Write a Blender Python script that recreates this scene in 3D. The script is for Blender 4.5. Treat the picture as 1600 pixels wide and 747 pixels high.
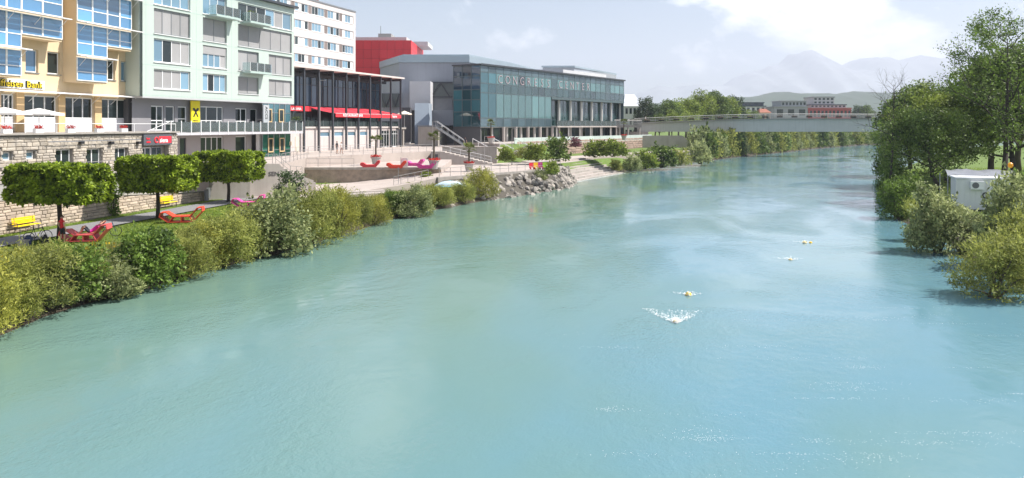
import bpy, math, random
import numpy as np
from mathutils import Vector, Matrix, Quaternion, noise as mnoise

random.seed(7)
rng = np.random.default_rng(11)
scene = bpy.context.scene
COL = scene.collection
for o in list(bpy.data.objects):
    bpy.data.objects.remove(o)

# ------------------------------------------------------------------ camera
EYE = 8.5            # height of the eye above the water (standing on a bridge)
FOC = 1150.0         # focal length in units of 1/1600 of the picture width
cam_data = bpy.data.cameras.new("camera")
cam_data.sensor_width = 36.0
cam_data.lens = 36.0 * FOC / 1600.0
cam_data.shift_y = -177.5 / 1600.0
cam_data.clip_start = 0.1
cam_data.clip_end = 40000.0
cam = bpy.data.objects.new("camera", cam_data)
COL.objects.link(cam)
cam.location = (0, 0, EYE)
cam.rotation_euler = (math.radians(90), 0, 0)
scene.camera = cam

# ------------------------------------------------------------------ sky
SUN_AZ = math.degrees(math.atan2(1.0, 0.08))   # clockwise from +Y
SUN_EL = 53.0
world = bpy.data.worlds.new("World")
scene.world = world
world.use_nodes = True
wn, wl = world.node_tree.nodes, world.node_tree.links
wn.clear()
w_out = wn.new('ShaderNodeOutputWorld')
w_bg = wn.new('ShaderNodeBackground')
w_bg.inputs['Strength'].default_value = 0.075
sky = wn.new('ShaderNodeTexSky')
sky.sky_type = 'NISHITA'
sky.sun_disc = False
sky.sun_elevation = math.radians(SUN_EL)
sky.sun_rotation = math.radians(SUN_AZ)
sky.air_density = 1.0
sky.dust_density = 1.2
sky.ozone_density = 1.4
w_tc = wn.new('ShaderNodeTexCoord')
w_map = wn.new('ShaderNodeMapping')
w_map.inputs['Scale'].default_value = (1.0, 1.0, 1.7)
w_map.inputs['Rotation'].default_value = (0, 0, math.radians(10))
w_map.inputs['Location'].default_value = (-4.70994758605957, -0.3437734544277191, 2.6601402759552)
w_noise = wn.new('ShaderNodeTexNoise')
w_noise.inputs['Scale'].default_value = 3.6
w_noise.inputs['Detail'].default_value = 9.0
w_noise.inputs['Roughness'].default_value = 0.57
w_noise.inputs['Distortion'].default_value = 0.25
w_ramp = wn.new('ShaderNodeValToRGB')
w_ramp.color_ramp.elements[0].position = 0.53
w_ramp.color_ramp.elements[1].position = 0.62
w_mix = wn.new('ShaderNodeMixRGB')
w_mix.inputs['Color2'].default_value = (14.5, 14.3, 14.6, 1)
wl.new(w_tc.outputs['Generated'], w_map.inputs['Vector'])
wl.new(w_map.outputs['Vector'], w_noise.inputs['Vector'])
wl.new(w_noise.outputs['Fac'], w_ramp.inputs['Fac'])
wl.new(w_ramp.outputs['Color'], w_mix.inputs['Fac'])
wl.new(sky.outputs['Color'], w_mix.inputs['Color1'])
wl.new(w_mix.outputs['Color'], w_bg.inputs['Color'])
wl.new(w_bg.outputs['Background'], w_out.inputs['Surface'])

# ------------------------------------------------------------------ sun
sun_data = bpy.data.lights.new("sun", 'SUN')
sun_data.energy = 5.0
sun_data.angle = math.radians(0.53)
sun_data.color = (1.0, 0.955, 0.88)
sun = bpy.data.objects.new("sun", sun_data)
COL.objects.link(sun)
_az, _el = math.radians(SUN_AZ), math.radians(SUN_EL)
SUN_DIR = Vector((math.sin(_az) * math.cos(_el), math.cos(_az) * math.cos(_el), math.sin(_el)))
sun.rotation_euler = SUN_DIR.to_track_quat('Z', 'Y').to_euler()
sun.location = (0, 0, 300)

vs = scene.view_settings
vs.view_transform = 'Standard'
vs.look = 'None'
vs.gamma = 1.0
vs.use_curve_mapping = False
vs.exposure = 0.9
scene.render.engine = 'CYCLES'
scene.cycles.max_bounces = 6
scene.cycles.transparent_max_bounces = 12
scene.cycles.volume_bounces = 1

# ------------------------------------------------------------------ surveying: a sight line (a, b) from the eye meets a level or a wall
def site(a, b, z):
    """ground point of level z on the sight line a (across, 0..1600), b (down, horizon at 196)"""
    Y = FOC * (EYE - z) / (b - 196.0)
    return Vector(((a - 800.0) / FOC * Y, Y, z))

def lift(b, Y):
    return EYE + (196.0 - b) * Y / FOC

# ------------------------------------------------------------------ materials
MATS = {}
def mat(name, col, rough=0.8, var=0.12, nscale=1.5, bump=0.0, bscale=20.0, rnd=0.0, metal=0.0, spec=0.4, col2=None, coat=0.0, streak=0.0):
    if name in MATS:
        return MATS[name]
    m = bpy.data.materials.new(name)
    m.use_nodes = True
    nt = m.node_tree
    N, L = nt.nodes, nt.links
    p = N['Principled BSDF']
    p.inputs['Roughness'].default_value = rough
    p.inputs['Metallic'].default_value = metal
    p.inputs['Specular IOR Level'].default_value = spec
    if coat:
        p.inputs['Coat Weight'].default_value = coat
        p.inputs['Coat Roughness'].default_value = 0.1
    geo = N.new('ShaderNodeNewGeometry')
    nz = N.new('ShaderNodeTexNoise')
    nz.inputs['Scale'].default_value = nscale
    nz.inputs['Detail'].default_value = 6.0
    nz.inputs['Roughness'].default_value = 0.6
    L.new(geo.outputs['Position'], nz.inputs['Vector'])
    mixc = N.new('ShaderNodeMixRGB')
    c2 = col2 if col2 else tuple(c * 0.55 for c in col)
    mixc.inputs['Color1'].default_value = (*col, 1)
    mixc.inputs['Color2'].default_value = (*c2, 1)
    mr = N.new('ShaderNodeMapRange')
    mr.inputs['From Min'].default_value = 0.35
    mr.inputs['From Max'].default_value = 0.75
    mr.inputs['To Min'].default_value = 0.0
    mr.inputs['To Max'].default_value = min(1.0, var * 2.5)
    L.new(nz.outputs['Fac'], mr.inputs['Value'])
    L.new(mr.outputs['Result'], mixc.inputs['Fac'])
    out = mixc.outputs['Color']
    if streak:
        mp = N.new('ShaderNodeMapping')
        mp.inputs['Scale'].default_value = (2.2, 2.2, 0.12)
        L.new(geo.outputs['Position'], mp.inputs['Vector'])
        sz = N.new('ShaderNodeTexNoise')
        sz.inputs['Scale'].default_value = 1.0
        sz.inputs['Detail'].default_value = 4.0
        L.new(mp.outputs['Vector'], sz.inputs['Vector'])
        sr = N.new('ShaderNodeMapRange')
        sr.inputs['From Min'].default_value = 0.5
        sr.inputs['From Max'].default_value = 0.75
        sr.inputs['To Max'].default_value = streak
        L.new(sz.outputs['Fac'], sr.inputs['Value'])
        ms = N.new('ShaderNodeMixRGB')
        ms.blend_type = 'MULTIPLY'
        ms.inputs['Color2'].default_value = (0.45, 0.43, 0.4, 1)
        L.new(sr.outputs['Result'], ms.inputs['Fac'])
        L.new(out, ms.inputs['Color1'])
        out = ms.outputs['Color']
    if rnd:
        oi = N.new('ShaderNodeObjectInfo')
        hs = N.new('ShaderNodeHueSaturation')
        ma = N.new('ShaderNodeMapRange')
        ma.inputs['To Min'].default_value = 1 - rnd
        ma.inputs['To Max'].default_value = 1 + rnd
        L.new(oi.outputs['Random'], ma.inputs['Value'])
        L.new(ma.outputs['Result'], hs.inputs['Value'])
        L.new(out, hs.inputs['Color'])
        out = hs.outputs['Color']
    L.new(out, p.inputs['Base Color'])
    if bump:
        b = N.new('ShaderNodeBump')
        b.inputs['Strength'].default_value = bump
        b.inputs['Distance'].default_value = 0.05
        nb = N.new('ShaderNodeTexNoise')
        nb.inputs['Scale'].default_value = bscale
        nb.inputs['Detail'].default_value = 5.0
        L.new(geo.outputs['Position'], nb.inputs['Vector'])
        L.new(nb.outputs['Fac'], b.inputs['Height'])
        L.new(b.outputs['Normal'], p.inputs['Normal'])
    MATS[name] = m
    return m

def foliage(name, dark, light, trans=0.35, nscale=0.9, rnd=0.12):
    if name in MATS:
        return MATS[name]
    m = bpy.data.materials.new(name)
    m.use_nodes = True
    nt = m.node_tree
    N, L = nt.nodes, nt.links
    p = N['Principled BSDF']
    p.inputs['Roughness'].default_value = 0.55
    p.inputs['Specular IOR Level'].default_value = 0.35
    geo = N.new('ShaderNodeNewGeometry')
    nz = N.new('ShaderNodeTexNoise')
    nz.inputs['Scale'].default_value = nscale
    nz.inputs['Detail'].default_value = 3.0
    L.new(geo.outputs['Position'], nz.inputs['Vector'])
    add = N.new('ShaderNodeMath')
    add.operation = 'MULTIPLY_ADD'
    add.inputs[1].default_value = 0.7
    L.new(geo.outputs['Random Per Island'], add.inputs[0])
    sub = N.new('ShaderNodeMath')
    sub.operation = 'MULTIPLY_ADD'
    sub.inputs[1].default_value = 2.2
    sub.inputs[2].default_value = -0.95
    L.new(nz.outputs['Fac'], sub.inputs[0])
    L.new(sub.outputs[0], add.inputs[2])
    mx = N.new('ShaderNodeMixRGB')
    mx.inputs['Color1'].default_value = (*dark, 1)
    mx.inputs['Color2'].default_value = (*light, 1)
    add.use_clamp = True
    L.new(add.outputs[0], mx.inputs['Fac'])
    oi = N.new('ShaderNodeObjectInfo')
    hs = N.new('ShaderNodeHueSaturation')
    ma = N.new('ShaderNodeMapRange')
    ma.inputs['To Min'].default_value = 1 - rnd
    ma.inputs['To Max'].default_value = 1 + rnd
    L.new(oi.outputs['Random'], ma.inputs['Value'])
    L.new(ma.outputs['Result'], hs.inputs['Value'])
    L.new(mx.outputs['Color'], hs.inputs['Color'])
    L.new(hs.outputs['Color'], p.inputs['Base Color'])
    tr = N.new('ShaderNodeBsdfTranslucent')
    L.new(hs.outputs['Color'], tr.inputs['Color'])
    ms = N.new('ShaderNodeMixShader')
    ms.inputs['Fac'].default_value = trans
    out = N['Material Output']
    L.new(p.outputs[0], ms.inputs[1])
    L.new(tr.outputs[0], ms.inputs[2])
    L.new(ms.outputs[0], out.inputs['Surface'])
    MATS[name] = m
    return m

def glass(name, tint, see=0.5, ior=1.6, rough=0.02, base=(0.02, 0.03, 0.035), rnd=0.0):
    """pane that partly lets light through and mirrors its surroundings by Fresnel"""
    if name in MATS:
        return MATS[name]
    m = bpy.data.materials.new(name)
    m.use_nodes = True
    nt = m.node_tree
    N, L = nt.nodes, nt.links
    N.remove(N['Principled BSDF'])
    out = N['Material Output']
    fr = N.new('ShaderNodeFresnel')
    fr.inputs['IOR'].default_value = ior
    gl = N.new('ShaderNodeBsdfGlossy')
    gl.inputs['Roughness'].default_value = rough
    gl.inputs['Color'].default_value = (0.9, 0.95, 1, 1)
    geo = N.new('ShaderNodeNewGeometry')
    nz = N.new('ShaderNodeTexNoise')
    nz.inputs['Scale'].default_value = 0.7
    L.new(geo.outputs['Position'], nz.inputs['Vector'])
    b = N.new('ShaderNodeBump')
    b.inputs['Strength'].default_value = 0.05
    b.inputs['Distance'].default_value = 0.05
    L.new(nz.outputs['Fac'], b.inputs['Height'])
    L.new(b.outputs['Normal'], gl.inputs['Normal'])
    tr = N.new('ShaderNodeBsdfTransparent')
    tr.inputs['Color'].default_value = (*tint, 1)
    df = N.new('ShaderNodeBsdfDiffuse')
    df.inputs['Color'].default_value = (*base, 1)
    if rnd:
        oi = N.new('ShaderNodeObjectInfo')
        hs = N.new('ShaderNodeHueSaturation')
        hs.inputs['Color'].default_value = (*base, 1)
        ma = N.new('ShaderNodeMapRange')
        ma.inputs['To Min'].default_value = 1 - rnd
        ma.inputs['To Max'].default_value = 1 + rnd
        L.new(oi.outputs['Random'], ma.inputs['Value'])
        L.new(ma.outputs['Result'], hs.inputs['Value'])
        L.new(hs.outputs['Color'], df.inputs['Color'])
    m1 = N.new('ShaderNodeMixShader')
    m1.inputs['Fac'].default_value = see
    L.new(df.outputs[0], m1.inputs[1])
    L.new(tr.outputs[0], m1.inputs[2])
    m2 = N.new('ShaderNodeMixShader')
    L.new(fr.outputs[0], m2.inputs['Fac'])
    L.new(m1.outputs[0], m2.inputs[1])
    L.new(gl.outputs[0], m2.inputs[2])
    L.new(m2.outputs[0], out.inputs['Surface'])
    MATS[name] = m
    return m

concrete = mat('concrete', (0.36, 0.33, 0.30), 0.85, 0.18, 0.8, 0.2, 30, streak=0.35)
concrete_light = mat('concrete_light', (0.42, 0.375, 0.345), 0.85, 0.16, 0.5, 0.15, 30, streak=0.2)
paving = mat('paving', (0.43, 0.37, 0.335), 0.85, 0.2, 0.35, 0.1, 25)
asphalt = mat('asphalt', (0.20, 0.20, 0.205), 0.9, 0.12, 0.8, 0.3, 60)
white_paint = mat('white_paint', (0.78, 0.78, 0.78), 0.5, 0.05)
grey_metal = mat('grey_metal', (0.30, 0.31, 0.32), 0.4, 0.05, metal=0.6)
dark_metal = mat('dark_metal', (0.045, 0.05, 0.06), 0.4, 0.05, spec=0.5)
rail_metal = mat('rail_metal', (0.36, 0.34, 0.33), 0.45, 0.05, metal=0.4)
bark = mat('bark', (0.12, 0.095, 0.07), 0.95, 0.3, 3, 0.6, 18)
bark_dark = mat('bark_dark', (0.055, 0.045, 0.037), 0.95, 0.3, 3, 0.6, 18)
rubble = mat('rubble', (0.45, 0.395, 0.325), 0.95, 0.3, 1.6, 0.6, 12, rnd=0.22, col2=(0.30, 0.28, 0.26))
rubble_warm = mat('rubble_warm', (0.50, 0.405, 0.315), 0.95, 0.28, 1.6, 0.6, 12, rnd=0.2, col2=(0.34, 0.29, 0.25))
mortar = mat('mortar', (0.30, 0.28, 0.255), 0.95, 0.25, 3, 0.4, 20)
red_paint = mat('red_paint', (0.62, 0.045, 0.05), 0.45, 0.08)
black_stuff = mat('black_stuff', (0.02, 0.02, 0.024), 0.6, 0.05)
# ------------------------------------------------------------------ mesh helpers
class MB:
    def __init__(s):
        s.v, s.f, s.mi = [], [], []
    def face(s, pts, mi=0):
        k = len(s.v)
        s.v += [tuple(p) for p in pts]
        s.f.append(tuple(range(k, k + len(pts))))
        s.mi.append(mi)
    def box(s, x0, x1, y0, y1, z0, z1, mi=0):
        k = len(s.v)
        s.v += [(x0, y0, z0), (x1, y0, z0), (x1, y1, z0), (x0, y1, z0), (x0, y0, z1), (x1, y0, z1), (x1, y1, z1), (x0, y1, z1)]
        for q in ((0, 3, 2, 1), (4, 5, 6, 7), (0, 1, 5, 4), (1, 2, 6, 5), (2, 3, 7, 6), (3, 0, 4, 7)):
            s.f.append(tuple(k + i for i in q)); s.mi.append(mi)
        return s
    def prism(s, poly, zb, zt=None, mi=0):
        """poly: list of (x, y) or (x, y, ztop); zb: bottom level"""
        n = len(poly)
        a = sum(poly[i][0] * poly[(i + 1) % n][1] - poly[(i + 1) % n][0] * poly[i][1] for i in range(n))
        if a < 0:
            poly = poly[::-1]
        k = len(s.v)
        for p in poly:
            s.v.append((p[0], p[1], zb))
        for p in poly:
            s.v.append((p[0], p[1], p[2] if zt is None else zt))
        s.f.append(tuple(k + i for i in reversed(range(n)))); s.mi.append(mi)
        s.f.append(tuple(k + n + i for i in range(n))); s.mi.append(mi)
        for i in range(n):
            j = (i + 1) % n
            s.f.append((k + i, k + j, k + n + j, k + n + i)); s.mi.append(mi)
        return s
    def tube(s, pts, rad, n=6, cap=True, mi=0):
        pts = [Vector(p) for p in pts]
        if not isinstance(rad, (list, tuple)):
            rad = [rad] * len(pts)
        rings = []
        ref = None
        for i, p in enumerate(pts):
            d = (pts[min(i + 1, len(pts) - 1)] - pts[max(i - 1, 0)])
            if d.length < 1e-9:
                d = Vector((0, 0, 1))
            d.normalize()
            if ref is None:
                ref = d.orthogonal().normalized()
            a = (ref - d * ref.dot(d))
            if a.length < 1e-6:
                a = d.orthogonal()
            a.normalize()
            ref = a
            b = d.cross(a)
            k = len(s.v)
            for j in range(n):
                t = 2 * math.pi * j / n
                s.v.append(tuple(p + (a * math.cos(t) + b * math.sin(t)) * rad[i]))
            rings.append(k)
        for i in range(len(rings) - 1):
            for j in range(n):
                j2 = (j + 1) % n
                s.f.append((rings[i] + j, rings[i] + j2, rings[i + 1] + j2, rings[i + 1] + j)); s.mi.append(mi)
        if cap:
            s.f.append(tuple(rings[0] + j for j in reversed(range(n)))); s.mi.append(mi)
            s.f.append(tuple(rings[-1] + j for j in range(n))); s.mi.append(mi)
        return s
    def lathe(s, prof, n=12, cx=0, cy=0, mi=0):
        k = len(s.v)
        for r, z in prof:
            for j in range(n):
                t = 2 * math.pi * j / n
                s.v.append((cx + r * math.cos(t), cy + r * math.sin(t), z))
        for i in range(len(prof) - 1):
            for j in range(n):
                j2 = (j + 1) % n
                s.f.append((k + i * n + j, k + i * n + j2, k + (i + 1) * n + j2, k + (i + 1) * n + j)); s.mi.append(mi)
        s.f.append(tuple(k + j for j in reversed(range(n)))); s.mi.append(mi)
        s.f.append(tuple(k + (len(prof) - 1) * n + j for j in range(n))); s.mi.append(mi)
        return s
    def strip(s, prof, y0, y1, thick, mi=0):
        """an open folded sheet: profile in x,z, extruded along y, with thickness"""
        for (xa, za), (xb, zb) in zip(prof, prof[1:]):
            d = Vector((xb - xa, zb - za)); l = d.length or 1; nx, nz = -d.y / l * thick / 2, d.x / l * thick / 2
            ex, ez = d.x / l * thick * .3, d.y / l * thick * .3
            q = [(xa - ex + nx, za - ez + nz), (xb + ex + nx, zb + ez + nz), (xb + ex - nx, zb + ez - nz), (xa - ex - nx, za - ez - nz)]
            k = len(s.v)
            s.v += [(p[0], y0, p[1]) for p in q] + [(p[0], y1, p[1]) for p in q]
            for f in ((0, 1, 2, 3), (7, 6, 5, 4), (0, 4, 5, 1), (1, 5, 6, 2), (2, 6, 7, 3), (3, 7, 4, 0)):
                s.f.append(tuple(k + i for i in f)); s.mi.append(mi)
        return s
    def mesh(s, name, mats, smooth=False):
        me = bpy.data.meshes.new(name)
        me.from_pydata(s.v, [], s.f)
        for m in (mats if isinstance(mats, (list, tuple)) else [mats]):
            me.materials.append(m)
        if any(s.mi):
            me.polygons.foreach_set('material_index', s.mi)
        if smooth:
            me.polygons.foreach_set('use_smooth', [True] * len(me.polygons))
        me.update()
        return me
    def build(s, name, mats, parent=None, smooth=False, loc=(0, 0, 0), rz=0.0):
        return put(name, s.mesh(name, mats, smooth), parent, loc, rz)

def put(name, mesh, parent=None, loc=(0, 0, 0), rz=0.0, scale=None):
    o = bpy.data.objects.new(name, mesh)
    COL.objects.link(o)
    o.parent = parent
    o.location = loc
    if isinstance(rz, (tuple, list)):
        o.rotation_euler = rz
    else:
        o.rotation_euler = (0, 0, rz)
    if scale is not None:
        o.scale = scale if isinstance(scale, (tuple, list)) else (scale,) * 3
    return o

def tag(o, label=None, cat=None, group=None, kind=None):
    if label: o['label'] = label
    if cat: o['category'] = cat
    if group: o['group'] = group
    if kind: o['kind'] = kind
    return o

def thing(name, label, cat, loc=(0, 0, 0), rz=0.0, group=None):
    return tag(put(name, None, None, loc, rz), label, cat, group)

def struct(name, mb, m, label=None):
    o = mb.build(name, m)
    o['kind'] = 'structure'
    if label: o['label'] = label
    return o

def copy_tree(o, parent=None):
    c = o.copy()
    COL.objects.link(c)
    c.parent = parent
    for ch in o.children:
        copy_tree(ch, c)
    return c

_box = {}
def bx(name, parent, x0, x1, y0, y1, z0, z1, m):
    """a box piece that shares one unit mesh per material"""
    key = m.name
    if key not in _box:
        _box[key] = MB().box(-.5, .5, -.5, .5, -.5, .5).mesh('block', m)
    return put(name, _box[key], parent, ((x0 + x1) / 2, (y0 + y1) / 2, (z0 + z1) / 2), 0, (abs(x1 - x0), abs(y1 - y0), abs(z1 - z0)))

_stone = {}
def stone_mesh(k, m):
    key = (k, m.name)
    if key not in _stone:
        r = random.Random(k * 31 + 5)
        b = MB()
        v = []
        for sx, sy, sz in [(-1, -1, -1), (1, -1, -1), (1, 1, -1), (-1, 1, -1), (-1, -1, 1), (1, -1, 1), (1, 1, 1), (-1, 1, 1)]:
            v.append(Vector((sx * .5, sy * .5, sz * .5)))
        # front face (y = -.5) pulled in to a chamfer, bulged and uneven
        k0 = len(b.v)
        base = [(-.5, -.25, -.5), (.5, -.25, -.5), (.5, -.25, .5), (-.5, -.25, .5)]
        base = [(x + r.uniform(-.02, .02), y, z + r.uniform(-.05, .05)) for x, y, z in base]
        front = [(x * .93 + r.uniform(-.02, .02), -.5 + r.uniform(-.12, .1), z * .8 + r.uniform(-.05, .05)) for x, y, z in base]
        back = [(x, .5, z) for x, y, z in base]
        b.v = [tuple(p) for p in back + base + front] + [(r.uniform(-.2, .2), -.55, r.uniform(-.1, .1))]
        for a, c in ((0, 4), (4, 8)):
            for i in range(4):
                j = (i + 1) % 4
                b.f.append((a + i, a + j, c + j, c + i)); b.mi.append(0)
        for i in range(4):
            b.f.append((8 + i, 8 + (i + 1) % 4, 12)); b.mi.append(0)
        _stone[key] = b.mesh('stone', m)
    return _stone[key]

def stone(parent, x0, x1, z0, z1, y, depth, m, k):
    return put('stone', stone_mesh(k % 9, m), parent, ((x0 + x1) / 2, y, (z0 + z1) / 2), 0, (x1 - x0, depth, z1 - z0))

def stones_batch(parent, items, y, depth, m, most=296):
    """the largest stones are pieces of their own, the small rest is one joined piece"""
    items = sorted(items, key=lambda q: -(q[1] - q[0]) * (q[3] - q[2]))
    for x0, x1, z0, z1, k in items[:most]:
        stone(parent, x0, x1, z0, z1, y, depth, m, k)
    if len(items) > most:
        mb = MB()
        for x0, x1, z0, z1, k in items[most:]:
            me = stone_mesh(k % 9, m); b = len(mb.v)
            mb.v += [((x0 + x1) / 2 + v.co.x * (x1 - x0), y + v.co.y * depth, (z0 + z1) / 2 + v.co.z * (z1 - z0)) for v in me.vertices]
            for p in me.polygons:
                mb.f.append(tuple(b + i for i in p.vertices)); mb.mi.append(0)
        o = mb.build('small_stones', m, parent)
        o['kind'] = 'stuff'

def boulder_mesh(k, m):
    key = ('b', k, m.name)
    if key not in _stone:
        r = random.Random(k * 17 + 3)
        import bmesh
        bm = bmesh.new()
        bmesh.ops.create_icosphere(bm, subdivisions=2, radius=0.5)
        for v in bm.verts:
            d = v.co.normalized()
            v.co *= 1 + .45 * mnoise.noise(d * 1.3 + Vector((k * 3.1, 0, 0)))
            for t in range(3):
                q = Vector((r.uniform(-1, 1), r.uniform(-1, 1), r.uniform(-1, 1)))
        for t in range(7):
            q = Vector((r.uniform(-1, 1), r.uniform(-1, 1), r.uniform(-1, 1))).normalized()
            h = r.uniform(.3, .42)
            for v in bm.verts:
                e = v.co.dot(q) - h
                if e > 0: v.co -= q * e
        me = bpy.data.meshes.new('boulder')
        bm.to_mesh(me); bm.free()
        me.materials.append(m)
        _stone[key] = me
    return _stone[key]

# ------------------------------------------------------------------ buildings: x along the front, y inwards, z up; levels are given above the water
class Building:
    def __init__(s, name, label, cat, a, ang, base, depth_origin=None, group=None):
        s.o = thing(name, label, cat, (a[0], a[1], base), ang, group)
        s.a, s.ang, s.base = Vector((a[0], a[1])), ang, base
        s.t = Vector((math.cos(ang), math.sin(ang)))
        s.n = Vector((-math.sin(ang), math.cos(ang)))
    def u(s, a, y=0.0):
        """distance along the front (set back by y) at which the sight line a meets it"""
        k = (a - 800.0) / FOC
        p = s.a + s.n * y
        # p + t*u = (k*Y, Y)
        return (k * p.y - p.x) / (s.t.x - k * s.t.y)
    def Y(s, u, y=0.0):
        return (s.a + s.t * u + s.n * y).y
    def z(s, a, b, y=0.0):
        return EYE + (196.0 - b) * s.Y(s.u(a, y), y) / FOC
    def box(s, name, x0, x1, y0, y1, z0, z1, m, parent=None):
        return MB().box(x0, x1, y0, y1, z0 - s.base, z1 - s.base).build(name, m, parent or s.o)
    def mesh(s, name, mb, m, parent=None, smooth=False):
        mb.v = [(x, y, z - s.base) for x, y, z in mb.v]
        return mb.build(name, m, parent or s.o, smooth)
    def skin(s, name, x0, x1, z0, z1, holes, m, y=0.0, depth=0.25, parent=None, inner=None):
        """front wall with real openings and reveals"""
        xs = sorted({x0, x1, *[h[0] for h in holes], *[h[1] for h in holes]})
        zs = sorted({z0, z1, *[h[2] for h in holes], *[h[3] for h in holes]})
        mb = MB()
        def hole(xa, xb, za, zb):
            xm, zm = (xa + xb) / 2, (za + zb) / 2
            return any(h[0] < xm < h[1] and h[2] < zm < h[3] for h in holes)
        for xa, xb in zip(xs, xs[1:]):
            if xb <= x0 or xa >= x1: continue
            for za, zb in zip(zs, zs[1:]):
                if zb <= z0 or za >= z1: continue
                if not hole(xa, xb, za, zb):
                    mb.face([(xa, y, za), (xb, y, za), (xb, y, zb), (xa, y, zb)])
        for (xa, xb, za, zb) in holes:
            d = y + depth
            mb.face([(xa, y, za), (xa, y, zb), (xa, d, zb), (xa, d, za)])
            mb.face([(xb, y, za), (xb, d, za), (xb, d, zb), (xb, y, zb)])
            mb.face([(xa, y, zb), (xb, y, zb), (xb, d, zb), (xa, d, zb)])
            mb.face([(xa, y, za), (xa, d, za), (xb, d, za), (xb, y, za)])
        return s.mesh(name, mb, m, parent)
    def window(s, x0, x1, z0, z1, y, cols=2, rows=1, fm=None, pm=None, fw=0.07, name='window', splits=None, zsplits=None, parent=None, thick=0.08):
        fm = fm or white_paint
        w, h = x1 - x0, z1 - z0
        cx = [w * i / cols for i in range(cols + 1)] if splits is None else [w * q for q in splits]
        cz = [h * i / rows for i in range(rows + 1)] if zsplits is None else [h * q for q in zsplits]
        key = ('w', round(w, 3), round(h, 3), tuple(round(q, 3) for q in cx), tuple(round(q, 3) for q in cz), fm.name, fw, thick)
        if key not in _box:
            mb = MB()
            for i, q in enumerate(cx):
                a = q if i == 0 else q - fw if i == len(cx) - 1 else q - fw / 2
                mb.box(a, a + fw, 0, thick, 0, h)
            for i, q in enumerate(cz):
                a = q if i == 0 else q - fw if i == len(cz) - 1 else q - fw / 2
                for j in range(len(cx) - 1):
                    xa = cx[j] + (fw if j == 0 else fw / 2)
                    xb = cx[j + 1] - (fw if j == len(cx) - 2 else fw / 2)
                    mb.box(xa, xb, .004, thick - .004, a, a + fw)
            _box[key] = mb.mesh('window', fm)
        o = put(name, _box[key], parent or s.o, (x0, y, z0 - s.base))
        n = 0
        for i in range(len(cx) - 1):
            for j in range(len(cz) - 1):
                m = pm[n % len(pm)] if isinstance(pm, (list, tuple)) else pm
                n += 1
                if m is None: continue
                key = ('p', round(cx[i + 1] - cx[i], 3), round(cz[j + 1] - cz[j], 3), m.name)
                if key not in _box:
                    _box[key] = MB().box(0, cx[i + 1] - cx[i] - fw * .9, 0, .02, 0, cz[j + 1] - cz[j] - fw * .9).mesh('pane', m)
                put('pane', _box[key], o, (cx[i] + fw * .45, thick * .5, cz[j] + fw * .45))
        return o

def text(body, size, m, depth=0.02, bold=0.0, spacing=1.0, align='LEFT', name='lettering'):
    c = bpy.data.curves.new('t', 'FONT')
    c.body = body
    c.size = size
    c.extrude = depth
    c.offset = bold
    c.space_character = spacing
    c.align_x = align
    c.resolution_u = 2
    o = bpy.data.objects.new('t', c)
    COL.objects.link(o)
    dg = bpy.context.evaluated_depsgraph_get()
    me = bpy.data.meshes.new_from_object(o.evaluated_get(dg))
    bpy.data.objects.remove(o)
    me.name = name
    me.materials.clear()
    me.materials.append(m)
    return me

# ------------------------------------------------------------------ leaves
def leaf_mesh(name, P, A, S, L, W, m):
    """one mesh of many separate leaves: P base points, A leaf axes, S side axes, L lengths, W widths"""
    n = len(P)
    v = np.empty((n, 4, 3), np.float32)
    v[:, 0] = P
    mid = P + A * (L * .45)[:, None]
    v[:, 1] = mid + S * (W * .5)[:, None]
    v[:, 2] = P + A * L[:, None]
    v[:, 3] = mid - S * (W * .5)[:, None]
    me = bpy.data.meshes.new(name)
    me.vertices.add(n * 4)
    me.vertices.foreach_set('co', v.ravel())
    me.loops.add(n * 4)
    me.loops.foreach_set('vertex_index', np.arange(n * 4, dtype=np.int32))
    me.polygons.add(n)
    me.polygons.foreach_set('loop_start', np.arange(0, n * 4, 4, dtype=np.int32))
    me.materials.append(m)
    me.update(calc_edges=True)
    me.validate()
    return me

def unit(a):
    return a / np.maximum(np.linalg.norm(a, axis=-1, keepdims=True), 1e-9)

def leaves_at(P, out, r, size, wide, up=0.2, droop=0.0, jitter=1.0):
    n = len(P)
    # leaf blades face outwards and a little up, with a wide scatter; their axes hang or rise with up / droop
    nrm = unit(out * .75 + np.array([0, 0, .35]) + r.normal(size=(n, 3)) * .55)
    A = unit(out * .5 + r.normal(size=(n, 3)) * jitter + np.array([0, 0, up - droop]))
    S = unit(np.cross(A, nrm))
    L = size * r.uniform(.7, 1.35, n)
    W = L * wide
    return A, S, L, W

def clump_cloud(r, clumps, per, shell=0.55):
    """points in and near the surface of ball-like clumps: list of (centre, radii)"""
    P, O = [], []
    for c, rad in clumps:
        n = max(4, int(per * (rad[0] * rad[1] * rad[2]) ** (2 / 3)))
        d = unit(r.normal(size=(n, 3)))
        q = r.uniform(shell, 1.0, n) ** .7 * (1 + .18 * np.sin(d[:, 0] * 7 + c[0] * 3) * np.cos(d[:, 2] * 6 + c[1]))
        P.append(np.array(c) + d * q[:, None] * np.array(rad))
        O.append(d)
    return np.concatenate(P), np.concatenate(O)

def crown_clumps(r, rx, ry, rz, n, cz, size=(.28, .5), low=-.6):
    out = []
    for i in range(n):
        d = unit(r.normal(size=3))
        d[2] = max(d[2], low)
        q = r.uniform(.45, .85)
        k = r.uniform(*size) * min(rx, rz)
        out.append(((d[0] * q * rx, d[1] * q * ry, cz + d[2] * q * rz), (k * 1.15, k * 1.15, k * .85)))
    return out

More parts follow.
